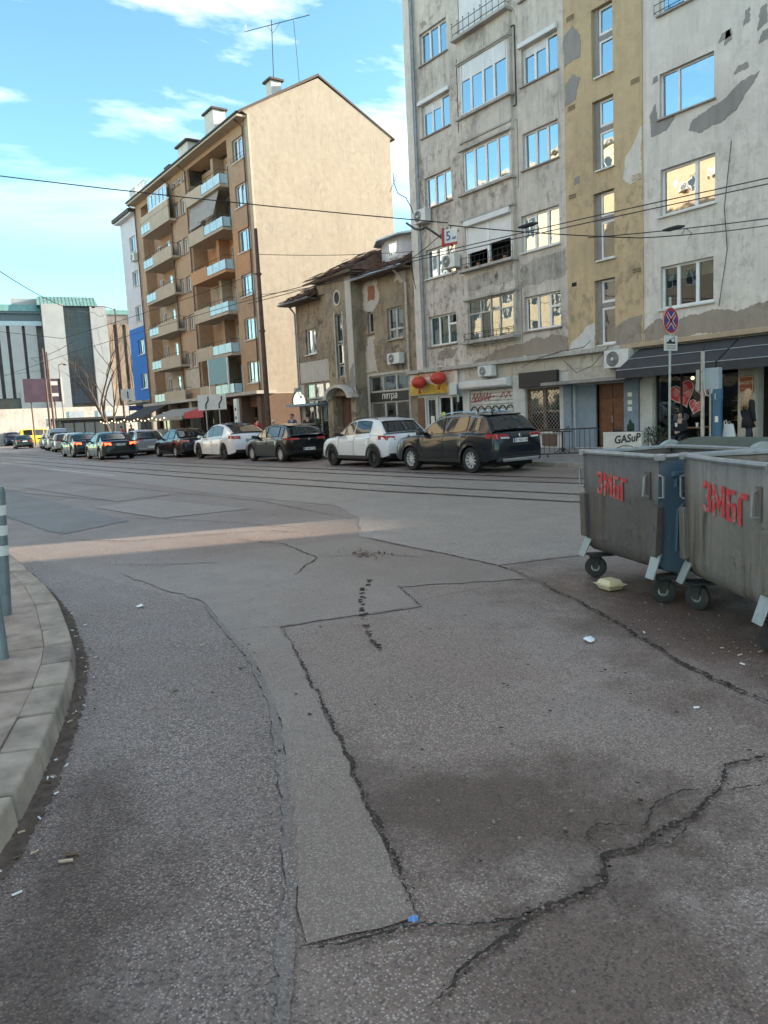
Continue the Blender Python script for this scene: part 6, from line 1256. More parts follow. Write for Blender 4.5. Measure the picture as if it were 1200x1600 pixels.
def dumpster(label, loc, rz, w, d, h, body, side, word=None, lid=False, wx=(.29, .5), wz=.91, wh=.21):
    r = empty('refuse_container', loc, rz, label, 'container', 'refuse containers at the kerb')
    zb = .25; half = [(0, h), (.0, .8), (.0, .58), (.0, .40), (.006, .36), (.025, .315), (.06, .28), (.12, .258), (.25, .246)]; prof = half + [(d / 2, .245)] + [(d - y, z) for y, z in half[::-1]]
    ins = lambda z: .05 * (1 - min(1, max(0, (z - .25) / (h - .25))))
    mb = MB(); nx = 10
    for k in range(nx + 1):
        for y, z in prof:
            t = k / nx; i = ins(z); dent = .003 * math.sin(k * 2.1 + z * 9) * math.sin(math.pi * t); mb.v.append((i + (w - 2 * i) * t, y + (dent if y < d / 2 else -dent), z))
    n = len(prof)
    for k in range(nx):
        for j in range(n - 1): q = k * n + j; mb.f.append((q, q + 1, q + n + 1, q + n))
    o = mb.build('shell', body, r, local=True, smooth=True, recalc=False); sd = o.modifiers.new('s', 'SOLIDIFY'); sd.thickness = .008; sd.offset = 1
    for e in (0, 1):   # end walls with pressed panels
        P = [((ins(z) if e == 0 else w - ins(z)), y, z) for y, z in prof]
        sp = MB().add(P, [tuple(range(n))]).build('end_wall', side if e else body, r, local=True, solid=.01)
        sx = -1 if e == 0 else 1
        def on(y, z, out=.012): return ((ins(z) if e == 0 else w - ins(z)) + sx * out, y, z)
        for (ya, yb, za, zc) in ((.14, d - .14, .90, 1.05), (.16, d - .16, .38, .80)):
            fr = [on(ya + .05, za), on(yb - .05, za), on(yb, za + .05), on(yb, zc - .05), on(yb - .05, zc), on(ya + .05, zc), on(ya, zc - .05), on(ya, za + .05)]
            MB().tube(fr + fr[:1], .010, 5).build('pressed_frame', side if e else body, sp, local=True)
        MB().box(*( (-.02, .01) if e == 0 else (w - .01, w + .02)), .1, d - .1, h - .16, h - .12).build('stiffener', side if e else body, sp, local=True, bevel=.008)
    # rolled rim
    for a, b in (((0, 0), (w, 0)), ((w, 0), (w, d)), ((w, d), (0, d)), ((0, d), (0, 0))):
        MB().tube([(a[0], a[1], h), ((a[0] + b[0]) / 2, (a[1] + b[1]) / 2, h + rnd.uniform(-.006, .004)), (b[0], b[1], h)], .022, 7).build('rim', 'rim_steel', r, local=True, smooth=True)
    for x, y in ((0, 0), (w, 0)): MB().box(x - .035, x + .035, y - .035, y + .03, h - .03, h + .025).build('rim_corner', 'rim_steel', r, local=True, bevel=.008)
    # corner guards, foot plates and casters
    for x in (.05, w - .05):
        s = -1 if x < w / 2 else 1
        for y in (0, d):
            t = -1 if y == 0 else 1; yy = y + t * .012
            MB().hexa([(x - .045 + .05 * -s * 0, yy - .035, .40), (x + .045, yy - .035, .40), (x + .045, yy + .03, .42), (x - .045, yy + .03, .42), (x - .045 + s * .03, yy - .03, .80), (x + .045 + s * .03, yy - .03, .80), (x + .045 + s * .03, yy + .02, .80), (x - .045 + s * .03, yy + .02, .80)]).build('corner_guard', body, r, local=True, bevel=.006)
            MB().hexa([(x - .055, yy + t * .06, .215), (x + .055, yy + t * .06, .215), (x + .055, yy + t * .06 + .012, .215), (x - .055, yy + t * .06 + .012, .215), (x - .06 + s * -.02, yy - t * .02, .41), (x + .06 + s * -.02, yy - t * .02, .41), (x + .06 + s * -.02, yy - t * .02 + .012, .41), (x - .06 + s * -.02, yy - t * .02 + .012, .41)]).build('foot_plate', 'plate_pale', r, local=True)
            cx, cyy = x + s * -.02, y - t * .05 + (.02 if t < 0 else 0)
            MB().prism([(cx - .09, cyy - .07), (cx + .09, cyy - .07), (cx + .12, cyy + .13), (cx - .06, cyy + .13)], 'z', .212, .226).build('caster_plate', 'rubber', r, local=True)
            cw = empty('caster', (cx, cyy, .1)); cw.parent = r; cw.rotation_euler = (0, 0, rnd.uniform(.1, .9) + (.5 if x > w / 2 else 0))
            MB().lathe([(.04, -.022), (.085, -.025), (.1, -.015), (.1, .015), (.085, .025), (.04, .022)], 20, (0, 0, 0), 'y').build('tyre', 'rubber', cw, local=True, smooth=True)
            MB().lathe([(0, -.02), (.05, -.02), (.05, .02), (0, .02)], 14, (0, 0, 0), 'y').build('rim', 'rim_steel', cw, local=True)
            for u in (-.033, .033): MB().hexa([(-.02, u - .004, -.015), (.02, u - .004, -.015), (.02, u + .004, -.015), (-.02, u + .004, -.015), (-.055, u - .004, .112), (.055, u - .004, .112), (.055, u + .004, .112), (-.055, u + .004, .112)]).build('fork', 'rubber', cw, local=True)
    # handles and trunnions
    for x, s in ((0, -1), (w, 1)):
        xo = x + s * .0; MB().tube([(xo + (-s) * .01, -.005, .86), (xo + s * .055, -.01, .87), (xo + s * .055, -.01, 1.03), (xo - s * .01, -.005, 1.04)], .011, 6).build('handle', 'rim_steel', r, local=True, smooth=True)
    MB().tube([(w - .17, -.01, 1.03), (w - .14, -.05, 1.02), (w - .15, -.055, .87), (w - .13, -.01, .86)], .013, 6).build('handle', 'rim_steel', r, local=True, smooth=True)
    MB().box(w - .18, w - .11, -.022, -.012, .84, 1.06).build('handle_plate', body, r, local=True)
    if word:   # stencilled letters cut from bars: each letter its own piece
        B = {'З': [[(0, .76), (0, .9), (.12, 1), (.6, 1), (.74, .88), (.74, .84), (.27, .84), (.27, .76)], [(.47, .83), (.74, .83), (.74, .6), (.64, .51), (.47, .51)], [(.24, .44), (.46, .44), (.46, .57), (.24, .57)], [(.47, .50), (.64, .50), (.74, .4), (.74, .15), (.47, .15)], [(0, .24), (0, .1), (.12, 0), (.6, 0), (.74, .12), (.74, .14), (.27, .14), (.27, .24)]],
             'М': [[(0, 0), (.25, 0), (.25, 1), (0, 1)], [(.27, 1), (.5, .5), (.73, 1), (.73, .58), (.5, .1), (.27, .58)], [(.75, 0), (1.0, 0), (1.0, 1), (.75, 1)]],
             'Б': [[(0, 0), (.27, 0), (.27, 1), (0, 1)], [(.29, .84), (.7, .84), (.7, 1), (.29, 1)], [(.29, .46), (.46, .46), (.46, .6), (.29, .6)], [(.48, .16), (.76, .16), (.76, .48), (.64, .6), (.48, .6)], [(.29, 0), (.64, 0), (.76, .12), (.76, .14), (.29, .14)]],
             'Г': [[(0, 0), (.27, 0), (.27, 1), (0, 1)], [(.29, .83), (.7, .83), (.7, 1), (.29, 1)]]}
        adv = {'З': .86, 'М': 1.12, 'Б': .88, 'Г': .72}; tot = sum(adv[c] for c in word); cur = 0
        for ci, c in enumerate(word):
            mb = MB()
            for poly in B[c]:
                P = []
                for x, z in poly: zz_ = wz - wh / 2 + z * wh - .012 * ci + rnd.uniform(-.002, .002); P.append((wx[0] + (cur + x) / tot * wx[1], zz_))
                P = ragged(P, .0022, .012, ci + 3); mb.add([(x, -.0145, z) for x, z in P], [tuple(range(len(P)))])
            mb.build('stencil_letter', 'stencil_red', r, local=True); cur += adv[c]
    if lid:
        mb = MB(); mb.lathe([(d / 2, .03), (d / 2, w - .03)], 16, (0, d / 2, h - .05), 'x', 0, math.pi); mb.v = [(x, y, h - .05 + (z - h + .05) * .38) for x, y, z in mb.v]; mb.build('lid', body, r, local=True, smooth=True)
        MB().box(-.02, w + .02, -.06, -.02, h - .14, h + .01).build('lid_lip', body, r, local=True, bevel=.015); MB().tube([(-.02, -.05, h + .02), (w * .8, -.05, h + .02)], .02, 6).build('lid_edge', 'plate_pale', r, local=True)
        for x in (.0, w - .02):
            mb = MB().lathe([(.0, 0), (.12, 0), (.14, .06), (.14, .1), (0, .1)], 20, (x - .04, .06, h - .02), 'x').build('lid_pivot', 'plate_pale', r, local=True, smooth=True)
    return r
dumpster('dark galvanised refuse container with a blue end wall and red stencilled letters', (-4.70, 5.64, 0), -.386, 1.22, .92, 1.182, 'galvanised', 'bin_blue', 'ЗМБГ', wx=(.26, .50), wz=.92, wh=.20)
dumpster('pale dented galvanised refuse container with larger red stencilled letters', (-3.40, 5.25, 0), -.60, 1.28, 1.0, 1.19, 'galvanised_pale', 'galvanised_pale', 'ЗМБГ', wx=(.34, .66), wz=.92, wh=.22)
dumpster('green refuse container with a curved lid behind the two grey ones', (-5.02, 7.35, 0), -.31, 1.32, .95, 1.08, 'bin_green', 'bin_green', None, lid=True)

# ------------------------------------------------------------------ litter
flat('foam_yellow', (0.62, 0.55, 0.36), .7); flat('tissue', (0.72, 0.76, 0.80), .9); flat('butt', (0.46, 0.38, 0.28), .9, var=.3, vs=40); flat('leaf_dry', (0.14, 0.09, 0.055), .9, var=.4, vs=30); flat('foil_blue', (0.08, 0.25, 0.6), .3)
fb = empty('takeaway_box', (-4.20, 5.36, 0), -.25, 'pale yellow foam takeaway box lying closed on the asphalt', 'box')
for z0, z1, a, b in ((.006, .05, .075, .10), (.056, .095, .092, .068)): MB().hexa([(-a, -a * .85, z0), (a, -a * .85, z0), (a, a * .85, z0), (-a, a * .85, z0), (-b, -b * .85, z1), (b, -b * .85, z1), (b, b * .85, z1), (-b, b * .85, z1)]).build('tray' if z0 < .03 else 'lid', 'foam_yellow', fb, local=True, bevel=.007)
MB().box(-.112, .112, -.097, .097, .0505, .0555).build('flange', 'foam_yellow', fb, local=True)
def scrap(name, loc, r, m, label, cat, group=None, seed=1, flatn=.25):
    q = random.Random(seed); mb = MB(); n = 9
    ring = [(r * q.uniform(.6, 1.2) * math.cos(6.283 * k / n), r * .6 * q.uniform(.6, 1.2) * math.sin(6.283 * k / n), q.uniform(.0, r * flatn)) for k in range(n)]
    mb.add(ring + [(0, 0, r * flatn * 1.3)] + [(x * .45, y * .45, r * flatn * q.uniform(.7, 1.6)) for x, y, z in ring], [(k, (k + 1) % n, n + 1 + (k + 1) % n, n + 1 + k) for k in range(n)] + [(n, n + 1 + k, n + 1 + (k + 1) % n) for k in range(n)])
    o = mb.build(name, m, None, local=True, solid=.002); o.location = loc; o.rotation_euler = (0, 0, q.uniform(0, 6)); return tag(o, label, cat, group)
scrap('paper_napkin', (-3.34, 4.03, .012), .06, 'tissue', 'crumpled white paper napkin on the asphalt before the containers', 'napkin', seed=3)
scrap('paper_scrap', (-6.75, 2.05, .012), .05, 'tissue', 'small white paper scrap lying near the corner kerb', 'paper', seed=4)
scrap('foil_scrap', (-1.80, 1.31, .016), .018, 'foil_blue', 'shiny blue foil scrap in the wide asphalt joint', 'litter', seed=5, flatn=.5)
lq = random.Random(6); mb = MB()
for k in range(60):
    a = lq.uniform(0, 6.28); e = abs(lq.gauss(0, .13)); c = Vector((e * math.cos(a) * 1.6, e * math.sin(a), .012 + lq.random() * .025)); d = Vector((lq.gauss(0, 1), lq.gauss(0, 1), lq.gauss(0, .35))).normalized() * .03; s = d.cross(Vector((lq.gauss(0, .3), lq.gauss(0, .3), 1))).normalized() * .012
    mb.add([c - d, c - s, c + d, c + s], [(0, 1, 2, 3)])
o = mb.build('dry_leaves', 'leaf_dry', None, local=True, recalc=False); o.location = (-7.3, 4.85, 0); tag(o, 'little scatter of brown dry leaves in the road', 'leaves', None, 'stuff')
q = random.Random(12); lit_n = 0
def butt(x, y, big=1.0):
    L = q.uniform(.014, .034) * big; a = q.uniform(0, 6.28); o = MB().tube([(-L / 2 * math.cos(a), -L / 2 * math.sin(a), .006), (L / 2 * math.cos(a), L / 2 * math.sin(a), .006)], .004 * big, 5).build('cigarette_butt', q.choice(('butt', 'butt', 'tissue', 'leaf_dry')), None, local=True)
    o.location = (x, y, .005); return tag(o, 'tiny pale litter scrap in the gutter along the kerb' if big == 1.0 else 'small pale stick of litter on the asphalt', 'litter', 'gutter litter' if big == 1.0 else 'loose litter sticks')
for k in range(48):
    i = q.randrange(3, len(kp) - 3)
    while not (-8 < kp[i].x < -2.7): i = q.randrange(3, len(kp) - 3)
    t = (kp[i + 1] - kp[i]); p = kp[i] + t * q.random(); nn = Vector((-t.y, t.x)).normalized(); o_ = abs(q.gauss(0, .07)) + .015; butt(p.x + nn.x * o_, p.y + nn.y * o_)
for x, y in ((-2.93, .55), (-2.9, .52), (-2.45, 4.6), (-2.5, 4.45), (-2.65, 4.5), (-2.4, 4.3), (-3.4, 4.6), (-3.2, 4.45), (-5.2, 2.0), (-4.4, 1.5), (-2.2, 3.5), (-2.0, 3.3)): butt(x, y, 1.5 if y < 1 else 1.2)

# ------------------------------------------------------------------ street furniture
flat('bollard_grey', (0.16, 0.20, 0.22), .5, .3, var=.25, vs=9); flat('bollard_white', (0.62, 0.64, 0.64), .6, var=.15, vs=9); flat('sign_white', (0.66, 0.67, 0.66), .45, var=.08); flat('sign_blue', (0.02, 0.05, 0.26), .4); flat('sign_red', (0.42, 0.02, 0.025), .4); flat('grey_box', (0.30, 0.36, 0.40), .5, var=.1); flat('blue_column', (0.045, 0.12, 0.20), .45, var=.15); flat('galv_pole', (0.36, 0.38, 0.37), .5, .4, var=.15, vs=6); flat('rust_pole', (0.10, 0.055, 0.042), .7, var=.3, vs=4)
for x, y, lean, lb in ((-6.84, .965, 0, 'grey steel bollard with white bands upright in the pavers'), (-5.50, .72, -.20, 'grey steel bollard leaning over among the pavers')):
    r = empty('bollard', (x, y, .13), 0, lb, 'bollard', 'bollards on the corner'); r.rotation_euler = (-.05 if lean == 0 else 0, lean, 0); r.scale = (1.0, 1.0, 1.1)
    MB().lathe([(0, -.02), (.055, -.02), (.055, .92), (.045, .96), (0, .97)], 16).build('post', 'bollard_grey', r, local=True, smooth=True)
    for z in (.45, .60, .75): MB().lathe([(.0565, z), (.0565, z + .075)], 16).build('band', 'bollard_white', r, local=True, smooth=True)
# no-stopping sign
r = empty('road_sign', (-11.05, 16.4, .125), 0, 'round blue and red no-stopping sign with a plate on a grey pole', 'sign')
MB().tube([(0, 0, 0), (0.02, .02, 3.95)], .032, 10).build('pole', 'galv_pole', r, local=True, smooth=True)
dsc = MB().lathe([(0, .05), (.31, .05), (.31, .035), (0, .035)], 36, (0, 0, 3.40), 'x').build('disc', 'sign_red', r, local=True)
MB().lathe([(.295, .054), (.31, .054), (.31, .05)], 36, (0, 0, 3.40), 'x').build('edge', 'sign_white', dsc, local=True); MB().lathe([(0, .053), (.235, .053)], 36, (0, 0, 3.40), 'x').build('field', 'sign_blue', dsc, local=True)
for a in (.785, -.785):
    c, s = math.cos(a), math.sin(a)
    MB().add([(.056, x * c - y * s, 3.40 + x * s + y * c) for x, y in ((-.25, -.03), (.25, -.03), (.25, .03), (-.25, .03))], [(0, 1, 2, 3)]).build('bar', 'sign_red', dsc, local=True)
    for o_ in (-.042, .042): MB().add([(.0555, x * c - y * s, 3.40 + x * s + y * c) for x, y in ((-.235, o_ - .01), (.235, o_ - .01), (.235, o_ + .01), (-.235, o_ + .01))], [(0, 1, 2, 3)]).build('bar_edge', 'sign_white', dsc, local=True)
pl = MB().box(.035, .05, -.26, .26, 2.70, 3.05).build('plate', 'sign_white', r, local=True)
MB().add([(.052, y, 2.86 + z) for y, z in ((-.18, 0), (-.18, .04), (-.1, .05), (-.07, .1), (.0, .1), (.04, .05), (.17, .05), (.17, 0))], [tuple(range(8))]).build('tow_symbol', 'black_letter', pl, local=True); MB().tube([(.052, -.02, 2.96), (.052, .14, 3.02), (.052, .14, 2.92)], .008).build('tow_symbol', 'black_letter', pl, local=True)
for z in (2.80, 2.75): MB().box(.051, .053, -.18, .18, z, z + .018).build('print_line', 'black_letter', pl, local=True)
# post with electric boxes
r = empty('electric_post', (-10.3, 16.6, .125), 0, 'pale post with grey electric boxes and a bent conduit', 'post')
MB().tube([(0, 0, 0), (0, 0, 2.62)], .045, 10).build('pole', 'pipe_pale', r, local=True, smooth=True); MB().box(.05, .42, -.05, .12, 1.72, 2.22).build('box', 'grey_box', r, local=True, bevel=.02); MB().box(-.14, -.05, -.06, .06, 1.7, 2.2).build('box', 'galv_pole', r, local=True, bevel=.01)
MB().tube([(.06, -.06, 2.55), (.08, -.06, 1.75), (.12, -.06, 1.62), (.2, -.06, 1.58), (.27, -.06, 1.66), (.27, -.06, 1.74)], .022, 8).build('conduit', 'galv_pole', r, local=True, smooth=True); MB().box(.34, .48, -.04, .06, 1.5, 1.71).build('box', 'blue_column', r, local=True, bevel=.01)
MB().tube([(0, 0, 2.6), (.08, 0, 2.8), (.18, 0, 2.7), (.22, 0, 2.82)], .012).build('loose_cable', 'cable', r, local=True)
r = empty('info_column', (-11.36, 19.0, .125), 0, 'slim blue column with white stickers by the bakery', 'column')
MB().lathe([(0, 0), (.16, 0), (.16, .06), (.125, .08), (.125, 2.05), (.14, 2.06), (.14, 2.12), (0, 2.13)], 18).build('body', 'blue_column', r, local=True, smooth=True)
for z in (1.5, .9): MB().box(-.0, .09, -.128, -.118, z, z + .16).build('sticker', 'paper', r, local=True)
MB().box(-.22, -.16, -.03, .03, .1, 2.0).build('side_pole', 'galv_pole', r, local=True)
# crowd barrier, bistro table
r = empty('crowd_barrier', (-16.1, 17.28, .13), math.atan2(1.04, .98), 'black steel crowd barrier standing on the pavement behind the slate car', 'barrier')
MB().tube([(0, 0, .1), (0, 0, .72), (.08, 0, .82), (1.72, 0, .82), (1.8, 0, .72), (1.8, 0, .1), (0, 0, .1)], .02, 8).build('frame', 'wrought_iron', r, local=True, smooth=True)
for k in range(1, 12): MB().tube([(k * .15, 0, .1), (k * .15, 0, .82)], .008, 6).build('bar', 'wrought_iron', r, local=True)
for x in (.25, 1.55): MB().tube([(x, -.25, 0), (x, 0, .1), (x, .25, 0)], .016).build('foot', 'wrought_iron', r, local=True)
r = empty('bistro_table', (-16.6, 18.9, .13), 0, 'small round bistro table behind the crowd barrier', 'table')
MB().lathe([(0, .70), (.32, .70), (.32, .73), (0, .73)], 20).build('top', 'wrought_iron', r, local=True); MB().tube([(0, 0, 0.05), (0, 0, .7)], .03).build('stem', 'wrought_iron', r, local=True)
for k in range(4): a = k * 1.57 + .4; MB().tube([(0, 0, .2), (.28 * math.cos(a), .28 * math.sin(a), .01)], .016).build('leg', 'wrought_iron', r, local=True)
# planter and shrubs
flat('planter_white', (0.62, 0.61, 0.56), .8, var=.12); flat('leaf_dark', (0.028, 0.045, 0.022), .7, var=.4, vs=12); flat('cactus', (0.022, 0.05, 0.035), .8, var=.3, vs=9); flat('soil', (0.04, 0.03, 0.022), 1)
r = empty('planter', (-16.0, 20.15, .13), 0, 'white planter box sprayed with black GASUP graffiti', 'planter')
MB().box(0, 1.45, 0, .4, 0, .62).build('box', 'planter_white', r, local=True, bevel=.015); MB().box(.05, 1.4, .05, .35, .6, .625).build('soil', 'soil', r, local=True)
t = text('GASuP', .34, 'black_letter', 'graffiti_lettering', None, (0, 0, 0), (R(90), 0, 0), extrude=.002, shear=.2, bold=.008); t.parent = r; t.location = (.92, -.006, .40); t.rotation_euler = (R(90), R(-6), 0)
MB().tube([(.5, -.004, .1), (.8, -.004, .2), (1.1, -.004, .17), (1.25, -.004, .1)], .012, 5).build('graffiti_stroke', 'black_letter', r, local=True)
def shrub(name, loc, h, rad, label, seed, cat='shrub', m='leaf_dark', n=420):
    q = random.Random(seed); r = empty(name, loc, 0, label, cat); mb = MB(); st = MB()
    for k in range(14):
        a = q.uniform(0, 6.28); e = q.uniform(.2, 1) * rad; st.tube([(0, 0, 0), (e * .5 * math.cos(a), e * .5 * math.sin(a), h * .5), (e * math.cos(a), e * math.sin(a), h * q.uniform(.7, 1))], [.012, .008, .004], 4)
    for k in range(n):
        a = q.uniform(0, 6.28); z = h * (q.random() ** .7); e = rad * math.sqrt(q.random()) * (1 - .55 * abs(z / h - .45)); p = Vector((e * math.cos(a), e * math.sin(a), z)); d = Vector((q.gauss(0, 1), q.gauss(0, 1), q.gauss(.3, 1))).normalized() * q.uniform(.03, .07); s = d.cross(Vector((q.gauss(0, 1), q.gauss(0, 1), q.gauss(0, 1)))).normalized() * .016
        mb.add([p - s, p + d * .5 - s * 1.4, p + d, p + d * .5 + s * 1.4, p + s], [(0, 1, 2, 3, 4)])
    st.build('stem', 'bark', r, local=True); mb.build('foliage', m, r, local=True, recalc=False)
    return r
shrub('potted_shrub', (-14.3, 20.55, .13), .75, .45, 'dark low shrub in front of the bakery window', 5)
shrub('potted_shrub', (-35.2, 21.0, .13), 1.5, .7, 'dark bushy shrub beside the porch of the old house', 6, n=700)
r = empty('cactus_plant', (-15.1, 20.35, .74), 0, 'dark upright cactus growing in the white planter', 'plant')
for x, y, z, hh in ((0, 0, 0, .38), (-.08, .02, .0, .24), (.09, 0, 0, .28), (.04, .05, 0, .2)): MB().lathe([(.02, z), (.05, z + .06), (.055, z + hh * .7), (.03, z + hh), (0, z + hh + .01)], 9, (x, y, 0)).build('stem', 'cactus', r, local=True, smooth=True)
r = empty('small_plant', (-15.6, 20.35, .74), 0, 'small reddish plant in the white planter', 'plant')
for k in range(30): a = rnd.uniform(0, 6.28); MB().add([(0, 0, 0), (.12 * math.cos(a), .12 * math.sin(a), rnd.uniform(.05, .16)), (.14 * math.cos(a + .2), .14 * math.sin(a + .2), rnd.uniform(.02, .12))], [(0, 1, 2)]).build('leaf', rnd.choice(('leaf_dark', 'leaf_dry', 'cactus')), r, local=True)
# lane arrow sign, pharmacy-like pillar sign, other signs
r = empty('lane_sign', (-37.9, 16.3, .125), 0, 'square white lane sign with two black arrows on two posts', 'sign')
bd = MB().box(.03, .05, -.75, .75, 2.25, 3.05).build('board', 'sign_white', r, local=True)
for y in (-.35, .35): MB().tube([(0, y, 0), (0, y, 3.0)], .035, 8).build('post', 'galv_pole', r, local=True); MB().tube([(.056, y + .02, 2.32), (.056, y + .02, 2.55), (.056, y + .16, 2.75), (.056, y + .16, 2.95)], .035, 5).build('arrow', 'black_letter', bd, local=True)
r.rotation_euler = (0, 0, R(-35)); r.location = (-38.2, 16.3, .125)
for x, y, z, w_, h_, m, lb in ((-66.0, 20.6, 4.0, 1.1, .95, 'sign_white', 'white street sign on a thin pole by the terrace'), (-66.5, 21.4, 3.15, 1.2, .4, 'sign_blue', 'long blue street name sign by the terrace'), (-95, 20.5, 2.3, 1.1, .9, 'sign_white', 'pale blue parking sign at the far crossing')):
    r = empty('street_sign', (x, y, 0), R(-20), lb, 'sign'); MB().tube([(0, 0, 0), (0, 0, z + h_)], .04, 8).build('pole', 'galv_pole', r, local=True); b = MB().box(.045, .07, -w_ / 2, w_ / 2, z, z + h_).build('board', m, r, local=True)
    if m == 'sign_white': MB().box(.071, .075, -.06, .06, z + .15, z + h_ - .2).build('mark', 'sign_blue', b, local=True)
# tram pole, lamps and wires
def pole(loc, h, label, arm=None, r0=.13, m='rust_pole', name='tram_pole', lamp=False):
    r = empty(name, loc, 0, label, 'pole'); MB().tube([(0, 0, 0), (0, 0, .9), (0, 0, .92), (0, 0, h)], [r0 * 1.25, r0 * 1.2, r0, r0 * .6], 12).build('shaft', m, r, local=True, smooth=True)
    for z in (.0, h * .55, h * .8): MB().lathe([(r0 * 1.12, z), (r0 * 1.12, z + .08)], 12).build('collar', m, r, local=True)
    if arm:
        MB().tube([(0, 0, h - .1), (arm[0] * .5, arm[1] * .5, h + .12), (arm[0], arm[1], h + .05)], .045, 8).build('arm', m, r, local=True)
        if lamp: MB().lathe([(0, 0), (.14, .0), (.2, .08), (.1, .16), (0, .17)], 12, (arm[0], arm[1], h - .08)).build('lamp_head', 'black_metal', r, local=True, smooth=True)
    return r
pole((-32.3, 16.5, .125), 10.2, 'tall brown tram pole before the old house passage')
pole((-85, 18.2, 0), 10.2, 'rusty tram mast in front of the office building', m='rust_pole'); pole((-86.4, 18.9, 0), 10.0, 'second rusty mast beside the tram mast by the office building')
pole((-75, 22.9, 0), 13.0, 'tall street lamp beside the bare tree with an arm over the road', (.4, -2.1), .12, 'rust_pole', 'street_lamp', True)
pole((-100, 23.1, 0), 9.8, 'thin street lamp before the office building', (0, .7), .07, 'rust_pole', 'street_lamp', True)
def wire(pts, r, label, sag=0.0, name='overhead_wire', group='overhead wires'):
    P = []
    for a, b in zip(pts, pts[1:]):
        a, b = Vector(a), Vector(b); n = 12
        for k in range(n): t = k / n; p = a.lerp(b, t); p.z -= sag * 4 * t * (1 - t); P.append(tuple(p))
    P.append(tuple(pts[-1])); o = MB().tube(P, r, 5).build(name, 'cable', None, local=True); return tag(o, label, 'wire', group)
wire([(-30.8, -6.45, 11.0), (-13.84, 12, 5.95)], .013, 'dark span wire running from the stop sign across the sky and gable', .25)
wire([(-13.84, 12, 5.90), (-11.56, 16, 5.50), (-11.6, 21.95, 6.4)], .013, 'span wire from the stop sign to the grey apartment house wall', .04)
wire([(6, 18.5, 5.6), (-7.47, 14.06, 5.5), (-10.9, 13.2, 5.5), (-15.6, 12.24, 5.5), (-23, 11.2, 5.5), (-40, 10.0, 5.5), (-85, 9.2, 5.6)], .011, 'double contact wire over the tram track, outer strand')
wire([(6, 18.42, 5.5), (-7.47, 13.98, 5.38), (-10.9, 13.12, 5.38), (-15.6, 12.2, 5.42), (-23, 11.3, 5.42)], .011, 'double contact wire over the tram track, inner strand')
wire([(-15.6, 12.24, 5.5), (-27.6, 21.9, 7.2)], .016, 'cross wire tied from the contact wire to the drainpipe corner', .1)
wire([(-32.3, 16.5, 9.2), (-27.65, 21.9, 8.85)], .013, 'wire from the tram pole to the grey house corner', .1); wire([(-32.3, 16.5, 7.4), (-18, 13.5, 5.8), (-13.84, 12, 5.85)], .011, 'wire from the tram pole to the stop sign', .1)
wire([(-32.3, 16.5, 8.4), (-44, 10.5, 6.6), (-62, -6.4, 11)], .013, 'span wire from the tram pole over the road to the far houses', .1)
wire([(-22.7, 4, 5.9), (-43, 12, 7.9), (-75, 22, 12.6)], .012, 'slack wire from the street lamp over the carriageway', .3); wire([(-11.46, 14, 5.3), (-6, 19, 5.6)], .011, 'thin stay wire beside the bakery front', .1)
wire([(-85, 18.2, 9.0), (-60, 12, 7.0), (-40, 10, 6.0)], .014, 'wire from the rusty mast along the tram line', .2)
wire([(-85, 18.2, 8.0), (-92, 8, 7.4), (-100, -6, 9)], .014, 'cross wire from the rusty mast over the far bend', .1)
arm = tag(MB().tube([(-15.9, 12.4, 6.45), (-15.3, 12.2, 6.15), (-14.95, 12.1, 6.05), (-14.7, 12.05, 6.05), (-13.7, 12.0, 5.42)], .028, 7).build('wire_hanger', 'cable', None, local=True), 'bent black hanger holding the tram wires', 'hanger')
for p in ((-12.2, 12.9, 5.62), (-10.6, 15.9, 5.5), (-13.9, 12.1, 5.75)): tag(MB().tube([(p[0] - .25, p[1] - .05, p[2]), (p[0] - .1, p[1], p[2]), (p[0] + .1, p[1], p[2]), (p[0] + .25, p[1] + .05, p[2])], [.02, .05, .05, .02], 8).build('insulator', 'cable', None, local=True), 'dark insulator knot on the tram wires', 'insulator', 'wire insulators')
r = empty('stop_sign', (-13.75, 12.0, 5.45), R(18), 'small hanging stop sign with a blue number 5', 'sign'); r.scale = (.85,) * 3
pn = MB().box(-.20, .20, -.02, .02, .02, .42).build('panel', 'sign_white', r, local=True); MB().box(-.26, -.2, -.06, .02, -.02, .46).build('side', 'awning_red', r, local=True); MB().box(-.2, .2, -.024, -.02, -.03, .05).build('base_strip', 'awning_red', r, local=True)
t = text('5', .34, 'sign_blue', 'number', None, (0, 0, 0), (R(90), 0, 0)); t.parent = r; t.location = (-.07, -.026, .22); t = text('ав', .12, 'sign_blue', 'lettering', None, (0, 0, 0), (R(90), 0, 0)); t.parent = r; t.location = (.11, -.026, .16)
MB().tube([(0, 0, .42), (0, 0, .5)], .015).build('hook', 'cable', r, local=True)

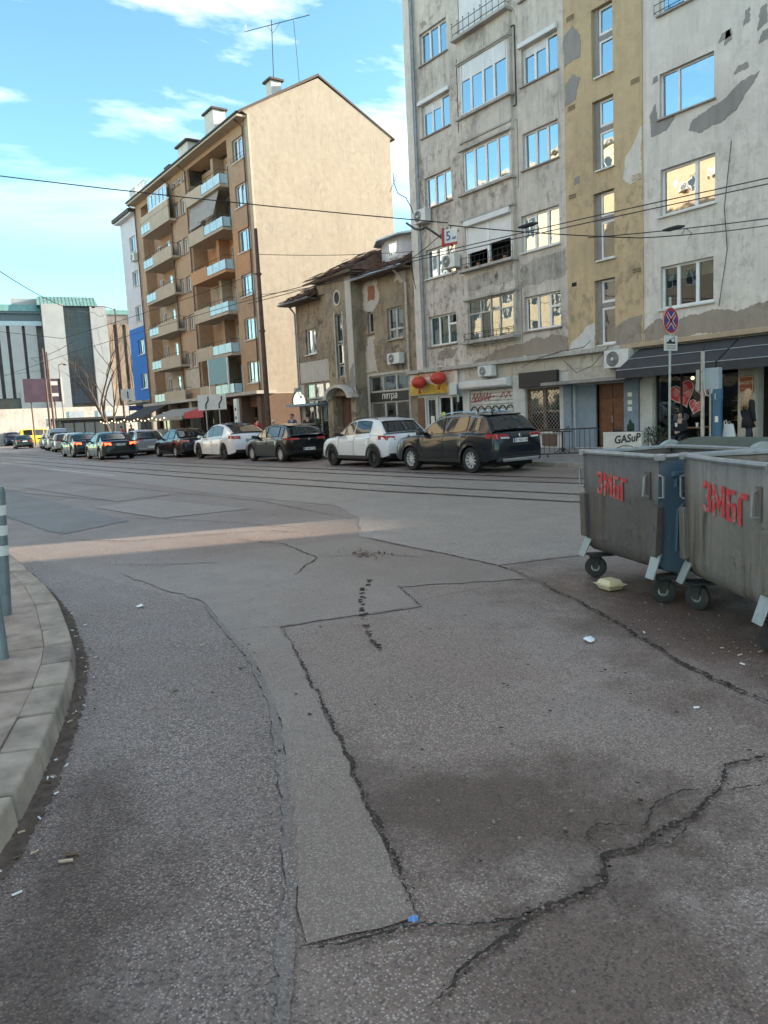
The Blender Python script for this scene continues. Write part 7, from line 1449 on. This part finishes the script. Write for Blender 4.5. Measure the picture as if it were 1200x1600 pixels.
# ------------------------------------------------------------------ people
flat('skin', (0.45, 0.28, 0.21), .6, var=.08); flat('coat_black', (0.014, 0.013, 0.016), .85, var=.2); flat('jeans_dark', (0.03, 0.035, 0.055), .9); flat('hair_blonde', (0.40, 0.26, 0.14), .6, var=.35, vs=25); flat('hair_dark', (0.02, 0.014, 0.011), .6); flat('jacket_red', (0.36, 0.03, 0.03), .8); flat('jacket_blue', (0.03, 0.09, 0.22), .8); flat('shoe', (0.02, 0.018, 0.018), .7); flat('fur_white', (0.6, 0.57, 0.52), .95); flat('bag_white', (0.62, 0.63, 0.66), .7); flat('jacket_brown', (0.13, 0.085, 0.06), .85)
def person(label, loc, rz, top, legs, hair, pose='stand', long_hair=False, group=None, h=1.72, hat=None, bend=0.0):
    r = empty('person', loc, rz, label, 'person', group); k = h / 1.72
    J = {'pelvis': (0, 0, .95), 'waist': (0, .0, 1.08), 'chest': (0, 0, 1.28), 'neck': (0, .01, 1.46), 'jaw': (0, -.015, 1.545), 'head': (0, 0, 1.62), 'crown': (0, .01, 1.69), 'nose': (0, -.105, 1.59)}
    rad = {'pelvis': .145, 'waist': .135, 'chest': .155, 'neck': .058, 'jaw': .068, 'head': .088, 'crown': .066, 'nose': .014}
    lab = {'pelvis': 'legs', 'waist': 'top', 'chest': 'top', 'neck': 'skin', 'jaw': 'skin', 'head': 'skin', 'crown': 'skin', 'nose': 'skin'}
    E = [('pelvis', 'waist'), ('waist', 'chest'), ('chest', 'neck'), ('neck', 'jaw'), ('jaw', 'head'), ('head', 'crown'), ('head', 'nose')]
    def add(n, p, q, rr, l): J[n] = p; rad[n] = rr; lab[n] = l; E.append((q, n))
    for s, t in ((-1, 'l'), (1, 'r')):
        add('sh' + t, (s * .175, .0, 1.40), 'chest', .075, 'top')
        if pose == 'sit': el, wr = (s * .24, -.06, 1.16), (s * .06, -.30, 1.08)
        elif pose == 'hold' and s > 0: el, wr = (s * .26, .03, 1.14), (s * .20, -.20, 1.02)
        else: el, wr = (s * .25, .02, 1.13), (s * .26, -.04, .88)
        add('el' + t, el, 'sh' + t, .055, 'top'); add('wr' + t, wr, 'el' + t, .034, 'top')
        d = (Vector(wr) - Vector(el)).normalized(); hp = Vector(wr) + d * .07; add('ha' + t, tuple(hp), 'wr' + t, .03, 'skin')
        sd = d.cross(Vector((0, 1, 0.2))).normalized()
        for f in range(4): add('f%d%s' % (f, t), tuple(hp + d * (.075 + (.012 if f in (1, 2) else 0)) + sd * (.013 * (f - 1.5)) + Vector((0, -.015, 0))), 'ha' + t, .0085, 'skin')
        add('th' + t, tuple(Vector(wr) + d * .045 + sd * -s * .05 + Vector((0, -.02, 0))), 'ha' + t, .0095, 'skin')
        add('hip' + t, (s * .095, 0, .88), 'pelvis', .10, 'legs')
        if pose == 'sit': kn, an, to = (s * .12, -.42, .90), (s * .12, -.40, .50), (s * .12, -.54, .46)
        elif pose == 'walk': kn, an, to = (s * .10, -.10 * s - .04, .50), (s * .09, .10 * -s + .05, .09), (s * .10, .10 * -s - .09, .04)
        else: kn, an, to = (s * .105, -.02, .49), (s * .11, .02, .09), (s * .12, -.13, .04)
        add('kn' + t, kn, 'hip' + t, .068, 'legs'); add('an' + t, an, 'kn' + t, .042, 'legs'); add('to' + t, to, 'an' + t, .036, 'shoe')
    names = list(J); me = bpy.data.meshes.new('tmp'); me.from_pydata([tuple(c * k for c in J[n]) for n in names], [(names.index(a), names.index(b)) for a, b in E], [])
    o = bpy.data.objects.new('tmp', me); col.objects.link(o); o.modifiers.new('skin', 'SKIN'); o.modifiers.new('sub', 'SUBSURF').levels = 2
    for i, n in enumerate(names):
        sv = me.skin_vertices[0].data[i]; q = rad[n] * k; sv.radius = (q * (1.22 if n in ('chest', 'waist', 'pelvis') else 1), q * (.78 if n in ('chest', 'waist', 'pelvis') else 1)); sv.use_root = n == 'pelvis'
    dg = bpy.context.evaluated_depsgraph_get(); m2 = bpy.data.meshes.new_from_object(o.evaluated_get(dg)); bpy.data.objects.remove(o)
    m2.materials.clear(); mats = {'skin': M['skin'], 'top': M[top], 'legs': M[legs], 'shoe': M['shoe']}; order = list(mats)
    for t in order: m2.materials.append(mats[t])
    segs = [(Vector(J[a]) * k, Vector(J[b]) * k, lab[b]) for a, b in E]
    for p in m2.polygons:
        c = p.center; best = min(segs, key=lambda s: ((s[0].lerp(s[1], min(1, max(0, (c - s[0]).dot(s[1] - s[0]) / max(1e-6, (s[1] - s[0]).length_squared)))) - c).length)); l = best[2]
        if c.z > 1.0 * k and c.z < 1.47 * k and l != 'skin': l = 'top'
        if l == 'top' and c.z < .82 * k and abs(c.x) < .17: l = 'legs'
        p.material_index = order.index(l); p.use_smooth = True
    b = bpy.data.objects.new('body', m2); col.objects.link(b); b.parent = r
    # coat skirt, hair
    mb = MB(); H = Vector(J['head']) * k
    def cap(u, v):
        a = u * 2 * math.pi; e = v * math.pi * .62; rr = .098 * k; x = rr * math.sin(e) * math.cos(a); y = rr * 1.12 * math.sin(e) * math.sin(a); z = rr * 1.15 * math.cos(e)
        if y < -.02 and z < .045 * k: z = .045 * k + (z - .045 * k) * .1; y = min(y, -.0) * .9
        return (H.x + x, H.y + y + .012, H.z + z + .02)
    mb.grid(cap, 20, 8); hb = mb.build('hair', hair if not hat else hat, r, local=True, smooth='all')
    if long_hair:
        mb = MB()
        for q in range(26):
            a = math.pi * (q / 25) * 1.15 - .24; x = .085 * math.cos(a); y = .095 * math.sin(a); L = rnd.uniform(.32, .46); wv = rnd.uniform(-.03, .03)
            mb.tube([(H.x + x, H.y + y + .01, H.z + .05), (H.x + x * 1.25, H.y + y * 1.2 + .02, H.z - .08), (H.x + x * 1.4 + wv, H.y + abs(y) * 1.3 + .05, H.z - .22), (H.x + x * 1.5 - wv, H.y + abs(y) * 1.2 + .08, H.z - L)], [.016, .022, .02, .006], 5)
        mb.build('hair_strands', hair, hb, local=True, smooth='all')
    for s in (-1, 1): MB().lathe([(0, -.012), (.010, -.006), (.010, .004), (0, .008)], 8, (s * .032 * k, -.079 * k, 1.605 * k), 'y').build('eye', 'hair_dark', r, local=True)
    MB().box(-.022 * k, .022 * k, -.084 * k, -.076 * k, 1.545 * k, 1.552 * k).build('mouth', 'maroon', r, local=True)
    if pose != 'sit':
        mb = MB(); mb.lathe([(.165, 1.0), (.175, .9), (.19, .72)], 18); mb.v = [(x * k * 1.08, y * k * .82, z * k) for x, y, z in mb.v]; mb.build('coat_hem', top, r, local=True, smooth='all', solid=.01)
    return r
wm = person('woman with long blonde hair in a black coat carrying a white bag', (-10.85, 19.6, .13), R(150), 'coat_black', 'jeans_dark', 'hair_blonde', 'walk', True, h=1.70)
bg = empty('shopping_bag', (-11.2, 19.3, .62), R(10), 'white paper shopping bag hanging from the hand of the blonde woman', 'bag')
MB().hexa([(-.16, -.06, 0), (.16, -.06, 0), (.16, .06, 0), (-.16, .06, 0), (-.13, -.01, .34), (.10, -.01, .34), (.10, .01, .34), (-.13, .01, .34)]).build('body', 'bag_white', bg, local=True); MB().tube([(-.06, 0, .33), (.0, 0, .42), (.05, 0, .33)], .006).build('handle', 'bag_white', bg, local=True)
person('person in a black hooded coat sitting at the bakery window with a cup', (-13.8, 21.05, -.32), R(15), 'coat_black', 'jeans_dark', 'hair_dark', 'sit', h=1.62)
bn = empty('wooden_bench', (-14.3, 21.0, .13), 0, 'dark bench under the bakery window', 'bench')
MB().box(-.1, 1.3, -.12, .3, .33, .38).build('seat', 'door_wood', bn, local=True)
for x in (.0, 1.15): 
    for y in (-.08, .24): MB().box(x, x + .06, y, y + .05, 0, .33).build('leg', 'door_wood', bn, local=True)
tb = empty('cafe_table', (-13.0, 20.75, .13), 0, 'round wooden cafe table outside the bakery', 'table')
MB().lathe([(0, .68), (.32, .68), (.32, .72), (0, .72)], 20).build('top', 'door_wood', tb, local=True); MB().tube([(0, 0, .03), (0, 0, .68)], .03).build('stem', 'black_metal', tb, local=True); MB().lathe([(0, 0), (.2, 0), (.2, .03), (0, .04)], 16).build('foot', 'black_metal', tb, local=True)
for x, y, lb in ((-13.05, 20.75, 'white paper cup on the round cafe table'), (-13.72, 20.72, 'white cup held over the lap at the bakery')):
    c = empty('paper_cup', (x, y, .85 if x > -13.5 else .86), 0, lb, 'cup'); MB().lathe([(0, 0), (.03, 0), (.04, .1), (0, .1)], 12).build('cup', 'paper', c, local=True, smooth=True); MB().lathe([(0, .1), (.043, .1), (.04, .115), (0, .115)], 12).build('lid', 'bag_white', c, local=True)
ch = empty('cafe_chair', (-12.45, 20.9, .13), R(-70), 'light wooden cafe chair beside the round table', 'chair')
MB().box(-.2, .2, -.2, .2, .43, .46).build('seat', 'cream_letter', ch, local=True)
for x, y in ((-.18, -.18), (.18, -.18), (-.18, .18), (.18, .18)): MB().tube([(x, y, 0), (x, y, .43 if y < 0 else .85)], .015).build('leg', 'cream_letter', ch, local=True)
MB().tube([(-.18, .18, .62), (0, .2, .66), (.18, .18, .62)], .012).build('backrest', 'cream_letter', ch, local=True); MB().tube([(-.18, .18, .84), (0, .2, .88), (.18, .18, .84)], .015).build('backrest', 'cream_letter', ch, local=True)
person('person in a red jacket standing near the brown tram pole', (-36.9, 18.2, .13), R(200), 'jacket_red', 'coat_black', 'hair_dark', 'stand', h=1.72)
person('person in a black jacket beside the person in red', (-36.3, 18.5, .13), R(160), 'coat_black', 'jeans_dark', 'hair_dark', 'walk', h=1.75)
person('person in a blue jacket with a white collar on the pavement', (-34.55, 19.0, .13), R(30), 'jacket_blue', 'jeans_dark', 'hair_dark', 'walk', h=1.80)
person('person wearing a white hat near the passage', (-35.3, 18.3, .13), R(190), 'coat_black', 'jeans_dark', 'hair_dark', 'stand', h=1.55, hat='fur_white')
person('person in a dark jacket walking in front of the shop canopy', (-34.0, 19.6, .13), R(220), 'coat_black', 'jeans_dark', 'hair_dark', 'walk', h=1.76)
person('person in a brown jacket by the terrace awning', (-59.5, 18.6, .13), R(100), 'jacket_brown', 'coat_black', 'hair_dark', 'walk', h=1.74)
person('person in a dark red jacket by the terrace awning', (-61.0, 18.3, .13), R(200), 'jacket_red', 'coat_black', 'hair_dark', 'stand', h=1.7)
# terrace fence with a small notice board
tf = empty('terrace_fence', (-57.5, 17.3, .13), 0, 'dark terrace fence panels along the cafe pavement', 'fence')
for k in range(8): MB().box(-58.5 + k * 1.6, -57.0 + k * 1.6, 17.28, 17.32, .2, 1.0).build('panel', 'coat_black', tf); MB().box(-58.55 + k * 1.6, -58.5 + k * 1.6, 17.26, 17.34, .13, 1.1).build('post', 'black_metal', tf)
nb = empty('notice_board', (-48.5, 17.1, .13), R(30), 'small cream notice board on the terrace fence', 'sign'); MB().box(-.02, .02, -.4, .4, .75, 1.35).build('board', 'sign_cream', nb, local=True); MB().tube([(0, 0, 0), (0, 0, .75)], .03).build('post', 'black_metal', nb, local=True)
pp = empty('pillar_sign', (-41.5, 19.2, .13), 0, 'slim white pillar sign with dark marks beside the brown pole', 'sign'); MB().box(-.22, .22, -.08, .08, 0, 2.9).build('body', 'sign_white', pp, local=True, bevel=.02)
for z in (2.3, 1.8, 1.1): MB().lathe([(0, 0), (.13, 0)], 4, (0, -.083, z), 'y').build('mark', 'black_letter', pp, local=True)
